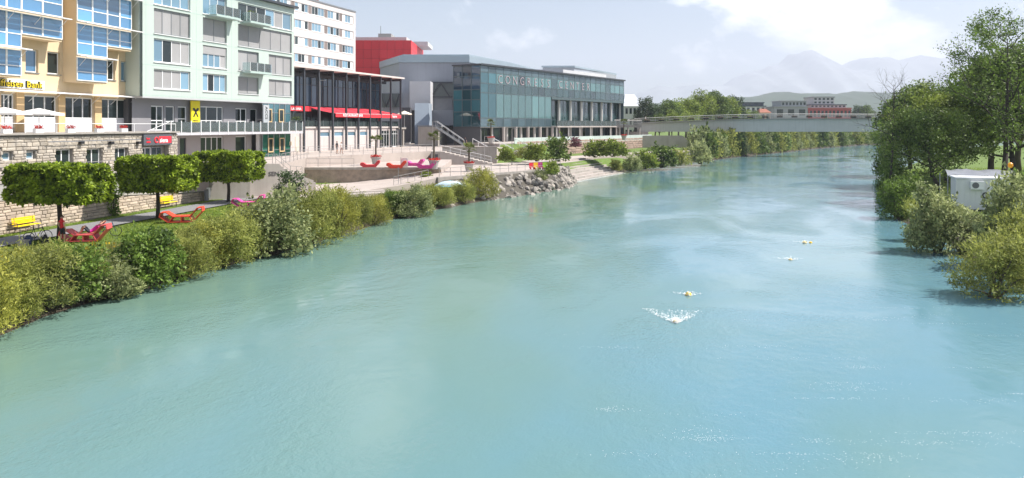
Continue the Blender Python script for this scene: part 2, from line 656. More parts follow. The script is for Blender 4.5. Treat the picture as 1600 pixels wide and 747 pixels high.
def twigs(mb, r, base, tips, rad=.05, n=5):
    for t in tips:
        b = Vector(base)
        t = Vector(t)
        m = b.lerp(t, .5) + Vector((r.normal() * .1, r.normal() * .1, .08)) * (t - b).length
        mb.tube([b, m, t], [rad, rad * .6, rad * .2], n)
# ------------------------------------------------------------------ river, banks, terrain
def smooth(pts, n=6):
    out = []
    P = [Vector((*p, 0)) if len(p) == 2 else Vector(p) for p in pts]
    for i in range(len(P) - 1):
        p0, p1, p2, p3 = P[max(i - 1, 0)], P[i], P[i + 1], P[min(i + 2, len(P) - 1)]
        for k in range(n):
            t = k / n
            out.append(.5 * ((2 * p1) + (p2 - p0) * t + (2 * p0 - 5 * p1 + 4 * p2 - p3) * t * t + (3 * p1 - p0 - 3 * p2 + p3) * t ** 3))
    out.append(P[-1])
    return out

LEFT = smooth([(-28, -40), (-24, 0), (-21, 29.7), (-18.2, 41.8), (-14, 53.7), (-10.3, 67.9), (-2.0, 85.7), (7.0, 107), (18.9, 132), (45.5, 174), (75, 217), (163, 326), (300, 400), (700, 470)])
RIGHT = smooth([(20, -40), (21, 0), (23.5, 22), (25.8, 36.6), (29, 46.8), (33.8, 61.5), (37, 72), (55, 110), (84, 155), (118, 200), (170, 262), (300, 330), (700, 400)])

def left_h(d, y):
    """ground height d metres inland of the left water line"""
    flat = 1.2 + (1.1 * min(max((y - 78) / 20, 0), 1)) + (1.2 * min(max((y - 150) / 80, 0), 1))
    prof = [(-8, -2.5), (-2, -.8), (0, -.02), (.8, .45), (2.0, .95), (4.0, flat), (14, flat), (40, flat + .4), (90, 4.2), (6000, 6.0)]
    for (a, za), (b, zb) in zip(prof, prof[1:]):
        if d <= b:
            return za + (zb - za) * (d - a) / (b - a)
    return prof[-1][1]

def right_h(d, y):
    prof = [(-8, -2.5), (-2, -.8), (0, -.02), (1.0, .5), (2.5, 1.1), (5, 1.4), (60, 2.2), (6000, 5)]
    for (a, za), (b, zb) in zip(prof, prof[1:]):
        if d <= b:
            return za + (zb - za) * (d - a) / (b - a)
    return prof[-1][1]

grass_ground = mat('grass_ground', (0.115, 0.185, 0.03), 0.95, 0.35, 0.8, 0.9, 14, col2=(0.085, 0.105, 0.03))
def add_wet_soil(m):
    N, L = m.node_tree.nodes, m.node_tree.links
    p = N['Principled BSDF']
    src = p.inputs['Base Color'].links[0].from_socket
    geo = N.new('ShaderNodeNewGeometry'); sx = N.new('ShaderNodeSeparateXYZ'); L.new(geo.outputs['Position'], sx.inputs[0])
    nz = N.new('ShaderNodeTexNoise'); nz.inputs['Scale'].default_value = .9; nz.inputs['Detail'].default_value = 5
    L.new(geo.outputs['Position'], nz.inputs['Vector'])
    ad = N.new('ShaderNodeMath'); ad.operation = 'MULTIPLY_ADD'; ad.inputs[1].default_value = -.9; L.new(nz.outputs['Fac'], ad.inputs[0]); L.new(sx.outputs['Z'], ad.inputs[2])
    mr = N.new('ShaderNodeMapRange'); mr.inputs['From Min'].default_value = .15; mr.inputs['From Max'].default_value = .45; L.new(ad.outputs[0], mr.inputs['Value'])
    mx = N.new('ShaderNodeMixRGB'); mx.inputs['Color1'].default_value = (.055, .045, .03, 1)
    L.new(mr.outputs['Result'], mx.inputs['Fac']); L.new(src, mx.inputs['Color2']); L.new(mx.outputs['Color'], p.inputs['Base Color'])
add_wet_soil(grass_ground)

def bank(name, curve, side, hfun, label):
    ds = [-8, -2, -.6, 0, .4, .8, 1.3, 2, 3, 4, 5.5, 8, 11, 14, 20, 28, 40, 60, 90, 200, 800, 2500, 6000]
    mb = MB()
    n = len(ds)
    for i, p in enumerate(curve):
        if side < 0:
            t = (curve[min(i + 1, len(curve) - 1)] - curve[max(i - 1, 0)]).normalized()
            nrm = Vector((-t.y, t.x, 0))
        else:
            nrm = Vector((1, 0, 0))
        for d in ds:
            q = p + nrm * d
            w = mnoise.noise(Vector((q.x * .35, q.y * .35, 3))) * .16 if 0 < d < 30 else 0
            q = q + nrm * (mnoise.noise(Vector((q.x * .25, q.y * .25, 9))) * .7 if -3 < d < 2 else 0)
            mb.v.append((q.x, q.y, hfun(d, p.y) + w * (.4 if d > 3 else 1)))
    for i in range(len(curve) - 1):
        for j in range(n - 1):
            a, b, c, e = i * n + j, i * n + j + 1, (i + 1) * n + j + 1, (i + 1) * n + j
            mb.f.append((a, e, c, b) if side < 0 else (a, b, c, e)); mb.mi.append(0)
    o = mb.build(name, grass_ground, smooth=True)
    o['kind'] = 'structure'
    o['label'] = label
    return o

bank('river_bank', LEFT, -1, left_h, 'grassy river bank and town ground on the promenade side')
bank('river_bank', RIGHT, 1, right_h, 'grassy river bank with lawn under the big trees')

# far plain beyond the town, so that the land reaches the horizon
mb = MB()
mb.face([(-12500, 300, 1.0), (12500, 300, 1.0), (12500, 12500, 1.0), (-12500, 12500, 1.0)])
far_green = mat('far_green', (0.07, 0.11, 0.04), 0.95, 0.4, 0.02)
plain = struct('ground', mb, far_green, 'flat green land beyond the town')
plain.location.z = -2.2

# water ------------------------------------------------------------
def water_material():
    m = bpy.data.materials.new('river_water')
    m.use_nodes = True
    N, L = m.node_tree.nodes, m.node_tree.links
    p = N['Principled BSDF']
    p.inputs['Roughness'].default_value = 0.05
    p.inputs['IOR'].default_value = 1.33
    p.inputs['Specular IOR Level'].default_value = 0.22
    geo = N.new('ShaderNodeNewGeometry')
    mp = N.new('ShaderNodeMapping')
    mp.inputs['Rotation'].default_value = (0, 0, math.radians(18))
    L.new(geo.outputs['Position'], mp.inputs['Vector'])
    def nz(scale, sx, sy, detail=4.0, dist=0.0, rough=.5):
        q = N.new('ShaderNodeMapping')
        q.inputs['Scale'].default_value = (sx, sy, 1)
        L.new(mp.outputs['Vector'], q.inputs['Vector'])
        t = N.new('ShaderNodeTexNoise')
        t.inputs['Scale'].default_value = scale
        t.inputs['Detail'].default_value = detail
        t.inputs['Distortion'].default_value = dist
        t.inputs['Roughness'].default_value = rough
        L.new(q.outputs['Vector'], t.inputs['Vector'])
        return t
    silt = nz(0.05, 1.0, 0.45, 5, 1.2)
    mr = N.new('ShaderNodeMapRange')
    mr.inputs['From Min'].default_value = .35
    mr.inputs['From Max'].default_value = .7
    # green bank reflection painted into the colour near the promenade, over random silt
    sx = N.new('ShaderNodeSeparateXYZ')
    L.new(mp.outputs['Vector'], sx.inputs[0])
    sh = N.new('ShaderNodeMapRange')
    sh.inputs['From Min'].default_value = -34
    sh.inputs['From Max'].default_value = 6
    sh.inputs['To Min'].default_value = -.28
    sh.inputs['To Max'].default_value = .22
    L.new(sx.outputs['X'], sh.inputs['Value'])
    sa = N.new('ShaderNodeMath')
    L.new(silt.outputs['Fac'], sa.inputs[0])
    L.new(sh.outputs['Result'], sa.inputs[1])
    L.new(sa.outputs[0], mr.inputs['Value'])
    mx = N.new('ShaderNodeMixRGB')
    mx.inputs['Color1'].default_value = (0.118, 0.198, 0.158, 1)
    mx.inputs['Color2'].default_value = (0.104, 0.214, 0.262, 1)
    L.new(mr.outputs['Result'], mx.inputs['Fac'])
    L.new(mx.outputs['Color'], p.inputs['Base Color'])
    # swells, boils and ripples
    boil = nz(0.16, 1.0, 0.8, 3, 1.8)
    wave = nz(0.7, 1.0, 0.75, 3, 0.8)
    rip = nz(3.4, 1.0, 0.8, 3, 0.4)
    fine = nz(11.0, 1, 1, 2, 0.2)
    patch = nz(0.11, 1.0, 0.6, 3, 1.0)
    pr = N.new('ShaderNodeMapRange')
    pr.inputs['From Min'].default_value = .42
    pr.inputs['From Max'].default_value = .66
    pr.inputs['To Min'].default_value = .15
    pr.inputs['To Max'].default_value = 2.2
    L.new(patch.outputs['Fac'], pr.inputs['Value'])
    def ma(op, a, b):
        t = N.new('ShaderNodeMath')
        t.operation = op
        for i, q in enumerate((a, b)):
            if isinstance(q, (int, float)): t.inputs[i].default_value = q
            else: L.new(q, t.inputs[i])
        return t.outputs[0]
    small = ma('ADD', ma('MULTIPLY', rip.outputs['Fac'], 0.015), ma('MULTIPLY', fine.outputs['Fac'], 0.008))
    small = ma('MULTIPLY', small, pr.outputs['Result'])
    h = ma('ADD', ma('MULTIPLY', boil.outputs['Fac'], 0.036), ma('MULTIPLY', wave.outputs['Fac'], 0.014))
    h = ma('ADD', h, small)
    b = N.new('ShaderNodeBump')
    b.inputs['Strength'].default_value = 1.0
    b.inputs['Distance'].default_value = 1.0
    L.new(h, b.inputs['Height'])
    L.new(b.outputs['Normal'], p.inputs['Normal'])
    return m
river_mat = water_material()
mb = MB()
mb.face([(-60, -60, 0), (700, -60, 0), (700, 520, 0), (-60, 520, 0)])
river = struct('river', mb, river_mat, 'turquoise river flowing between the banks')

# plaza, terraces, quay ----------------------------------------------
PZ, TZ, QZ, CZ = 4.5, 3.3, 2.5, 5.1
struct('plaza', MB().prism([(-62, 72.1), (-29.4, 72.1), (-23.9, 75.6), (-25.6, 92), (-12, 116), (-2.5, 116), (-1, 139), (-5, 150), (-20, 182), (-62, 182)], 0.2, PZ), paving, 'pale paved plaza before the restaurant')
struct('lounge_terrace', MB().prism([(-25.65, 90.6), (-8.7, 90.6), (-9.2, 112), (-12.05, 116.02), (-25.62, 92.02)], 0.3, TZ), paving, 'lower paved terrace with red loungers')
struct('quay', MB().prism([(-8.68, 84.5), (-2.4, 92), (5.3, 101.5), (7.4, 108.3), (3.5, 115), (0, 126), (-11, 116.05), (-9.15, 112), (-8.68, 90.6)], 0.25, QZ), paving, 'paved quay above the boulder slope')
struct('ramp_path', MB().prism([(-27, 73.2, 1.32), (-21, 73.2, 1.34), (-16.9, 76.5, 1.5), (-12.4, 80.7, 1.9), (-8.7, 84.4, 2.45), (-8.72, 90.5, 2.72), (-19.9, 90.5, 1.5), (-27, 90.5, 1.3)], 0.1), paving, 'pale ramp rising along the terrace wall')
struct('congress_terrace', MB().prism([(-2.3, 137.5), (0.4, 140.5), (36.7, 193.5), (50, 213), (30, 222), (-12, 160), (-12, 152)], 0.5, CZ), concrete_light, 'raised forecourt of the glass hall')
# upper promenade between quay and bridge
struct('upper_path', MB().prism([(0.1, 126.05), (3.55, 115.05), (8.0, 122.4), (14.0, 134.8), (29, 152), (44, 172), (38, 176), (24, 158), (10, 139), (4, 131)], 0.3, 2.62), paving, 'pale path along the retaining wall towards the bridge')
# asphalt path on the promenade, parallel to the long stone wall
WANG = math.atan2(1, .19)
WT = Vector((math.cos(WANG), math.sin(WANG), 0)); WN = Vector((-math.sin(WANG), math.cos(WANG), 0))
W0 = Vector((-33.9, 48.7, 0))
def wl_pt(u, y, z=0): 
    q = W0 + WT * u + WN * y
    return (q.x, q.y, z)
mb = MB()
us = [-14 + 2.6 * i for i in range(17)]
for ua, ub in zip(us, us[1:]):
    mb.face([wl_pt(ua, -1.5 - .1 * math.sin(ua), 1.30), wl_pt(ua, -4.3, 1.30), wl_pt(ub, -4.3, 1.30), wl_pt(ub, -1.5 - .1 * math.sin(ub), 1.30)])
struct('footpath', mb, asphalt, 'grey asphalt footpath along the stone wall')

# ------------------------------------------------------------------ mountains in the haze
def ridge(name, label, Y, depth, prof, m, seed, rough, cell):
    """a range: prof = list of (x, height); built as a real heightfield with depth"""
    mb = MB()
    xs = np.arange(prof[0][0], prof[-1][0] + 1, cell)
    ny = 9
    px = [p[0] for p in prof]; pz = [p[1] for p in prof]
    for x in xs:
        h = np.interp(x, px, pz)
        for j in range(ny):
            t = j / (ny - 1)
            s = math.sin(min(t * 1.35, 1) * math.pi / 2) if t < .75 else 1 - (t - .75) * .9
            w = mnoise.fractal(Vector((x / cell * .11, t * 3.1, seed)), 1.0, 2.0, 5) * rough
            mb.v.append((x, Y + (t - .75) * depth, max(-2.0, h * s * (1 + w * .6) + (w * h * .25 if t > .1 else -3))))
    for i in range(len(xs) - 1):
        for j in range(ny - 1):
            a = i * ny + j
            mb.f.append((a, a + ny, a + ny + 1, a + 1)); mb.mi.append(0)
    o = mb.build(name, m, smooth=True)
    tag(o, label, None, None, 'structure')
    return o
forest = mat('forest_slope', (0.035, 0.06, 0.03), 0.95, 0.5, 0.02)
rock = mat('mountain_rock', (0.30, 0.32, 0.34), 0.95, 0.5, 0.004)
ridge('forest_hill', 'long blue wooded hill behind the town', 3000, 1059, [(-1765, 46), (353, 81), (812, 115), (946, 125), (1073, 141), (1271, 136), (1419, 143), (1581, 132), (1811, 139), (2365, 150), (3795, 111)], forest, 2.0, .07, 12)
ridge('mountain', 'pale mountain with a pointed summit in the haze', 10999, 3903, [(-5322, 142), (-2129, 266), (532, 355), (1685, 454), (2395, 585), (2590, 612), (2767, 559), (3016, 585), (3371, 745), (3814, 922), (4116, 1047), (4258, 1011), (4612, 896), (5499, 949), (6386, 1047), (8515, 887)], rock, 5.0, .22, 50)
# ------------------------------------------------------------------ railings
_post = {}
def railing(name, label, pts, h=1.05, gap=1.8, m=None, rails=(1.0, .5), r=.025, posts_r=.03, cat='railing', group=None):
    m = m or rail_metal
    pts = [Vector(p) for p in pts]
    t = thing(name, label, cat, pts[0], 0, group)
    key = (h, posts_r, m.name)
    if key not in _post:
        _post[key] = MB().tube([(0, 0, 0), (0, 0, h)], posts_r, 6).mesh('post', m)
    for a, b in zip(pts, pts[1:]):
        l = (b - a).length
        n = max(1, round(l / gap))
        for i in range(n + 1 if b is pts[-1] else n):
            put('post', _post[key], t, a.lerp(b, i / n) - pts[0])
    for q in rails:
        MB().tube([p - pts[0] + Vector((0, 0, h * q)) for p in pts], r, 6).build('rail', m, t)
    return t

# ------------------------------------------------------------------ long stone wall on the promenade
wall = thing('stone_wall', 'long low wall of pale sandstone blocks behind the yellow benches', 'wall', (*W0.xy, 1.0), WANG)
def wtop(u): return max(1.75, 3.5 - .062 * u)
mb = MB()
mb.v = [(-14, .12, 0), (25.4, .12, 0), (25.4, .45, 0), (-14, .45, 0), (-14, .12, wtop(-14) - 1), (25.4, .12, wtop(25.4) - 1), (25.4, .45, wtop(25.4) - 1), (-14, .45, wtop(-14) - 1)]
mb.f = [(0, 3, 2, 1), (4, 5, 6, 7), (0, 1, 5, 4), (1, 2, 6, 5), (2, 3, 7, 6), (3, 0, 4, 7)]; mb.mi = [0] * 6
mb.build('core', mortar, wall)
z = 1.05; k = 0; wstones = []
rr = random.Random(4)
while z < 4.2:
    h = rr.choice([.2, .24, .28, .32])
    u = -5.5 + rr.uniform(0, .4)
    while u < 25.2:
        w = rr.uniform(.35, 1.05)
        if z + h * .6 < wtop(u + w / 2):
            e = min(u + w, 25.4)
            wstones.append((u + .012, e - .012, z - 1 + .01, min(z + h, wtop(u + w)) - 1 - .01, k))
        k += 1
        u += w
    z += h
stones_batch(wall, wstones, .12, .22, rubble_warm)
for i in range(20):
    ua = -14 + 39.4 / 20 * i; ub = ua + 39.4 / 20 - .015
    mb = MB()
    za, zb = wtop(ua) - 1 + .003, wtop(ub) - 1 + .003
    mb.v = [(ua, -.04, za), (ub, -.04, zb), (ub, .5, zb), (ua, .5, za), (ua, -.04, za + .1), (ub, -.04, zb + .1), (ub, .5, zb + .1), (ua, .5, za + .1)]
    mb.f = [(0, 3, 2, 1), (4, 5, 6, 7), (0, 1, 5, 4), (1, 2, 6, 5), (2, 3, 7, 6), (3, 0, 4, 7)]; mb.mi = [0] * 6
    mb.build('coping', mat('coping', (0.42, 0.39, 0.35), 0.9, 0.25, 2, 0.3, 20), wall)
# ramp between the low wall and the upper wall, and the walkway above
mb = MB()
for ua, ub in [(-14, 25.4)]:
    mb.prism([(*wl_pt(ua, .46)[:2], wtop(ua) - .75), (*wl_pt(ub, .46)[:2], wtop(ub) - .45), (*wl_pt(ub, 2.8)[:2], wtop(ub) - .45), (*wl_pt(ua, 2.8)[:2], wtop(ua) - .75)], .5)
struct('wall_ramp', mb, concrete, 'ramp hidden behind the low stone wall')
struct('walkway', MB().prism([wl_pt(-14, 3.1)[:2], wl_pt(25.3, 3.1)[:2], wl_pt(25.3, 13)[:2], wl_pt(-14, 13)[:2]], .5, 4.4), paving, 'walkway before the stone building')
uw = thing('retaining_wall', 'grey plastered retaining wall under the walkway railing', 'wall', wl_pt(-14, 2.8, 1.0), WANG)
MB().box(0, 39.3, 0, .3, 0, 3.36).build('wall_face', mat('old_plaster', (0.36, 0.35, 0.33), 0.9, 0.3, .7, 0.3, 12, streak=.6), uw)
for i in range(16):
    MB().box(i * 39.3 / 16, (i + 1) * 39.3 / 16 - .012, -.06, .36, 3.363, 3.5).build('coping', concrete, uw)
railing('walkway_railing', 'grey railing on the walkway before the stone building', [wl_pt(-14, 2.95, 4.5), wl_pt(25.3, 2.95, 4.5)], 1.0, 2.0)

# ------------------------------------------------------------------ stone building with terrace on its roof
glass_dark = glass('dark_pane', (.2, .22, .22), 0.0, 1.55, base=(0.025, 0.035, 0.035), rnd=.5)
glass_blue = glass('blue_pane', (.2, .22, .22), 0.0, 1.95, base=(0.075, 0.21, 0.38), rnd=.45)  # sky reflection is put into the blue base colour, varied per pane
glass_sky = glass('sky_pane', (.2, .22, .22), 0.0, 1.7, base=(0.16, 0.27, 0.36), rnd=.3)
SB = Building('stone_building', 'low rough stone building with a terrace on its roof', 'building', wl_pt(0, 5.0)[:2], WANG, 4.4)
def win_h(a0, a1, b0, b1):
    am = (a0 + a1) / 2
    return (SB.u(a0), SB.u(a1), SB.z(am, b1), SB.z(am, b0))
holes = [win_h(4, 20.5, 237.5, 251), win_h(41, 57, 236.5, 249), win_h(87, 114, 233, 262), win_h(135, 160, 232, 260), win_h(179, 200, 231, 258), win_h(223, 263, 227.5, 262)]
holes[5] = (holes[5][0], holes[5][1], 4.45, holes[5][3])
for q in (2, 3, 4):
    holes[q] = (holes[q][0], holes[q][1], max(4.75, holes[q][2]), holes[q][3])
UE = SB.u(277)
SB.skin('wall', -14, UE, 4.4, 7.75, holes, mortar, 0.08, .35)
SB.box('core', -14, UE - .01, .5, 9, 4.4, 7.72, mortar)
mb = MB(); mb.face([(UE, .08, 4.4), (UE, 9, 4.4), (UE, 9, 7.75), (UE, .08, 7.75)]); SB.mesh('wall_end', mb, rubble)
SB.box('roof_deck', -14, UE + .1, -.25, 8.9, 7.76, 7.9, concrete)
zz = 4.42; k = 0; bstones = []; rr = random.Random(9)
lo_u = SB.u(-6)
while zz < 7.7:
    h = min(rr.choice([.2, .24, .28, .34]), 7.74 - zz)
    if h < .1: break
    u = lo_u + rr.uniform(0, .5)
    while u < UE - .1:
        w = rr.uniform(.3, .85); e = min(u + w, UE)
        segs = [(u, e)]
        for (xa, xb, za, zb) in holes:
            if zz + h * .55 > za and zz + h * .45 < zb:
                ns = []
                for p, q in segs:
                    if q <= xa or p >= xb: ns.append((p, q))
                    else:
                        if p < xa: ns.append((p, xa))
                        if q > xb: ns.append((xb, q))
                segs = ns
        for p, q in segs:
            if q - p > .14:
                bstones.append((p + .012, q - .012, zz - 4.4 + .012, zz + h - 4.4 - .012, k))
        k += 1; u += w
    zz += h
stones_batch(SB.o, bstones, .07, .22, rubble)
for i, h in enumerate(holes[:5]):
    SB.window(h[0] + .02, h[1] - .02, h[2] + .02, h[3] - .02, .3, 2 if i > 1 else 1, 1, white_paint, glass_dark if i > 1 else glass_sky, .09)
for h in holes[2:5]:   # stone lintels over the glazed doors
    xs_ = np.linspace(h[0] - .5, h[1] + .5, 7)
    for p, q in zip(xs_, xs_[1:]):
        bx('lintel_stone', SB.o, p + .012, q - .012, -.02, .1, h[3] - 4.4 + .03, h[3] - 4.4 + .52, rubble)
h = holes[5]
SB.window(h[0] + .05, h[0] + (h[1] - h[0]) * .45, 4.5, h[3] - .15, .42, 2, 1, white_paint, glass_dark, .1, name='entrance_door')
SB.window(h[0] + (h[1] - h[0]) * .47, h[1] - .5, 4.5, h[3] - .15, .42, 2, 2, grey_metal, glass_dark, .08)
sg = SB.box('sign_board', SB.u(221), SB.u(265.5), -.25, .06, SB.z(243, 226.5), SB.z(243, 210), mat('sign_grey', (0.09, 0.095, 0.11), .5, .05))
red_l = mat('sign_red', (0.85, 0.03, 0.05), .4, .03)
white_l = mat('sign_white', (0.85, 0.83, 0.83), .4, .03)
u0, u1 = SB.u(225), SB.u(263.5); zc = SB.z(243, 219) - 4.4
uu = u1 - u0
for q, (body, s_, dx, dz) in enumerate([('haus', .26, 0, .1), ('stube', .26, 0, -.22), ('siena', .62, .52, -.22)]):
    put('lettering', text(body, s_, [red_l, red_l, white_l][q], .015, .008), sg, (u0 + dx * uu, -.275, zc + dz), (math.pi / 2, 0, 0))
MB().box(u0 + uu * .5, u1 + .05, -.262, -.252, zc - .3, zc + .36).build('red_field', red_l, sg)
mb = MB(); mb.tube([(u0 + uu * .39 + .25 * math.cos(t * .5), -.27, zc + .02 + .25 * math.sin(t * .5)) for t in range(0, 12)], .06, 6); mb.build('emblem', red_l, sg)
for a in (124, 171, 214):   # wall lamps above the doors
    MB().box(SB.u(a) - .2, SB.u(a) + .2, -.35, .03, SB.z(a, 225) - 4.4, SB.z(a, 221) - 4.4).build('wall_lamp', black_stuff, SB.o)
mb = MB()
mb.tube([(SB.u(70), -.3, SB.z(70, 222) - 4.4), (SB.u(215), -.3, SB.z(70, 222) - 4.4)], .035, 5); mb.build('awning_bar', grey_metal, SB.o)
# terrace rail and flower boxes
def sb_w(u, y, z): 
    q = SB.a + SB.t * u + SB.n * y
    return (q.x, q.y, z)
railing('terrace_railing', 'thin white railing along the roof terrace of the stone building', [sb_w(-14, .05, 7.9), sb_w(UE - .2, .05, 7.9)], .75, 3.0, white_paint, (1.0,), .03)
def flower_box(name, label, loc, rz, w, group=None, m_box=None, m_fl=None, h=.3, d=.3):
    t = thing(name, label, 'planter', loc, rz, group)
    MB().box(-w / 2, w / 2, -d / 2, d / 2, 0, h).build('trough', m_box or white_paint, t)
    r = np.random.default_rng(int(abs(loc[0] * 77 + loc[1] * 13)) % 9999)
    n = 160
    P = np.column_stack([r.uniform(-w / 2, w / 2, n), r.uniform(-d / 2, d / 2, n), h + r.uniform(-.02, .22, n)])
    A, S, L, W_ = leaves_at(P, np.zeros((n, 3)), r, .09, .8, .3)
    me = leaf_mesh('flowers', P, A, S, L, W_, m_fl)
    put('flowers', me, t)
    return t
red_flowers = foliage('red_flowers', (0.30, 0.02, 0.02), (0.75, 0.06, 0.04), .2, 8)
pink_flowers = foliage('pink_flowers', (0.10, 0.10, 0.02), (0.65, 0.12, 0.12), .2, 6)
for q, a in enumerate((10, 60, 110, 155, 193)):
    flower_box('flower_box', ['leftmost small box of red flowers on the roof terrace edge', 'second small box of red flowers on the roof terrace edge', 'third small box of red flowers on the roof terrace edge', 'fourth small box of red flowers on the roof terrace edge', 'fifth small box of red flowers on the roof terrace edge, nearest the red sign'][q], sb_w(SB.u(a, .5), .5, 7.9), WANG, .8, 'flower boxes on the roof terrace', white_paint, red_flowers, .35)

# ------------------------------------------------------------------ pale yellow bank building
cream = mat('cream_render', (0.64, 0.51, 0.34), 0.9, 0.1, 0.5, 0.1, 40, col2=(0.57, 0.44, 0.28), streak=.15)
ochre = mat('ochre_pier', (0.64, 0.45, 0.24), 0.9, 0.08, 0.5)
pale_panel = mat('pale_panel', (0.58, 0.58, 0.62), 0.7, 0.15, .6)
shade_white = mat('sunshade_white', (0.78, 0.76, 0.75), 0.6, 0.06)
YB = Building('bank_building', 'pale yellow bank building with blue glazed bays and white sunshades', 'building', (-42.3, 60.7), math.atan2(1, .2), 7.75)
UR = YB.u(210.5)
def yh(a0, a1, z0, z1, y=0): return (YB.u(a0, y), YB.u(a1, y), z0, z1)
gl_open = [yh(a, b, 7.85, 11.15) for a, b in ((-40, -2), (2, 24), (37, 90), (101, 147), (158, 199.5))]
punch = [(YB.u(40), YB.u(60), 13.1, 15.1), (YB.u(74), YB.u(94), 13.1, 15.1), (YB.u(168.5), YB.u(180), 13.0, 15.0), (YB.u(189), YB.u(204), 13.0, 15.0)]
YB.skin('wall', -10, UR, 7.75, 27.5, gl_open + punch, cream, 0, .3)
YB.box('core', -10, UR, .45, 11, 7.75, 27.5, cream)
YB.box('corner_strip', UR, UR + 1.3, .9, 8, 7.0, 27.5, mat('grey_render', (0.30, 0.29, 0.30), .9, .1))
YB.mesh('downpipe', MB().tube([(UR + .5, .8, 7.8), (UR + .5, .8, 26)], .06, 6), dark_metal)
for i, h in enumerate(gl_open):
    YB.box('parapet_panel', h[0], h[1], .18, .3, 7.86, 9.1, pale_panel)
    YB.window(h[0], h[1], 9.12, 11.14, .22, 3, 1, white_paint, glass_dark, .12)
for a, b in ((24, 37), (90, 101), (147, 158), (199.5, 210)):
    YB.box('pier', YB.u(a) + .02, YB.u(b) - .02, -.1, -.003, 7.76, 11.3, ochre)
for i, h in enumerate(punch):
    YB.window(h[0] + .03, h[1] - .03, h[2] + .03, h[3] - .03, .2, 1, 1, white_paint, [glass_blue, glass_dark, glass_dark, glass_sky][i], .08)
    YB.box('sill', h[0] - .08, h[1] + .08, -.08, .02, h[2] - .08, h[2] - .003, grey_metal)
BY = -1.5
def bay(a0, a1, z0, z1, levels, cols, side=True):
    x0, x1 = YB.u(a0, BY), YB.u(a1, BY)
    b = YB.box('bay', x0, x1, BY + .1, -.003, z0, z1, cream)
    for (za, zb) in levels:
        for c in range(cols):
            xa = x0 + (x1 - x0) * c / cols; xb = x0 + (x1 - x0) * (c + 1) / cols
            YB.window(xa, xb, za, zb, BY, 2 if (xb - xa) > 2.2 else 1, 2, white_paint, glass_blue, .08, splits=None if (xb - xa) <= 2.2 else [0, .72, 1], zsplits=[0, .38, 1])
    return x0, x1
LV = [(14.95, 17.85), (18.05, 21.0), (21.2, 24.1), (24.2, 27.2)]
bay(-40, 34, 12.45, 27.5, [(12.6, 14.75)] + LV, 3)
bay(120.5, 168, 12.45, 27.5, [(12.6, 14.75)] + LV, 2)
bay(34.05, 98, 15.9, 27.5, [(16.1, 17.85)] + LV[1:], 2)
bay(168.05, 206, 15.9, 27.5, [(16.1, 17.85)] + LV[1:], 2)
def sunshade(a0, a1, z, out=.95, y=BY):
    x0, x1 = YB.u(a0, y), YB.u(a1, y - out)
    t = None
    mb = MB()
    for q in range(3):
        ya = y - .12 - out * q / 3
        mb.box(x0, x1, ya - out / 3 * .86, ya, z - .03 - .05 * q, z + .05 - .05 * q)
    s_ = YB.mesh('sunshade', mb, shade_white)
    n = max(2, int((x1 - x0) / 2.0))
    for q in range(n):
        xx = x0 + .3 + (x1 - x0 - .6) * q / (n - 1)
        YB.mesh('strut', MB().tube([(xx, y + .02, z - .9), (xx, y - out * .85, z - .1)], .022, 5), white_paint, s_)
for a0, a1, z in ((-40, 50, 14.85), (-40, 112, 17.95), (120.5, 184, 14.85), (120.5, 222, 17.95), (120.5, 222, 21.1), (-40, 112, 21.1), (120.5, 222, 24.2)):
    sunshade(a0, a1, z)
sunshade(-40, 219, 11.45, 1.2, -.02)
# sign over the bank windows
x1 = YB.u(70.5, -.2); sg = YB.box('sign_board', x1 - 10.5, x1, -.14, -.004, 11.62, 12.4, white_paint)
ylet = mat('sign_yellow', (0.80, 0.62, 0.03), .4, .03); blet = mat('sign_black', (0.02, 0.02, 0.02), .4, .03)
put('lettering', text('Raiffeisen Bank', .82, blet, .05, .022, 1.06, 'RIGHT'), sg, (x1 - .35, -.2, 11.75 - 7.75), (math.pi / 2, 0, 0))
put('lettering', text('Raiffeisen Bank', .82, ylet, .01, .0, 1.06, 'RIGHT'), sg, (x1 - .30, -.27, 11.76 - 7.75), (math.pi / 2, 0, 0))

# parasols on the terrace
def parasol(name, label, loc, w, m, h=2.5, group=None, sides=4, rise=.55):
    t = thing(name, label, 'parasol', loc, .2, group)
    MB().tube([(0, 0, .06), (0, 0, h + rise)], .03, 6).build('pole', white_paint, t)
    MB().lathe([(.32, 0), (.32, .07), (.1, .1)], 10).build('base', grey_metal, t)
    r = w / 2 * (1.35 if sides == 4 else 1)
    mb = MB()
    ring = [(r * math.cos(2 * math.pi * (i + .5) / sides), r * math.sin(2 * math.pi * (i + .5) / sides)) for i in range(sides)]
    for i in range(sides):
        a, b = ring[i], ring[(i + 1) % sides]
        mb.face([(0, 0, h + rise), (*a, h), (*b, h)])
        mb.face([(*a, h), (*a, h - .16), (*b, h - .16), (*b, h)])
    mb.build('canopy', m, t)
    for i in range(sides):
        MB().tube([(0, 0, h + rise - .06), (ring[i][0] * .97, ring[i][1] * .97, h - .02)], .015, 4).build('rib', grey_metal, t)
    return t
canvas = mat('white_canvas', (0.80, 0.78, 0.76), .8, .06)
u_ = SB.u(7, 3.2); parasol('parasol', 'white square parasol on the roof terrace, cut by the picture edge', sb_w(u_, 3.2, 7.9), 3.0, canvas, 1.6, 'white parasols on the roof terrace', 4, .45)
u_ = SB.u(61, 3.2); parasol('parasol', 'white square parasol standing whole on the roof terrace', sb_w(u_, 3.2, 7.9), 3.0, canvas, 1.6, 'white parasols on the roof terrace', 4, .45)

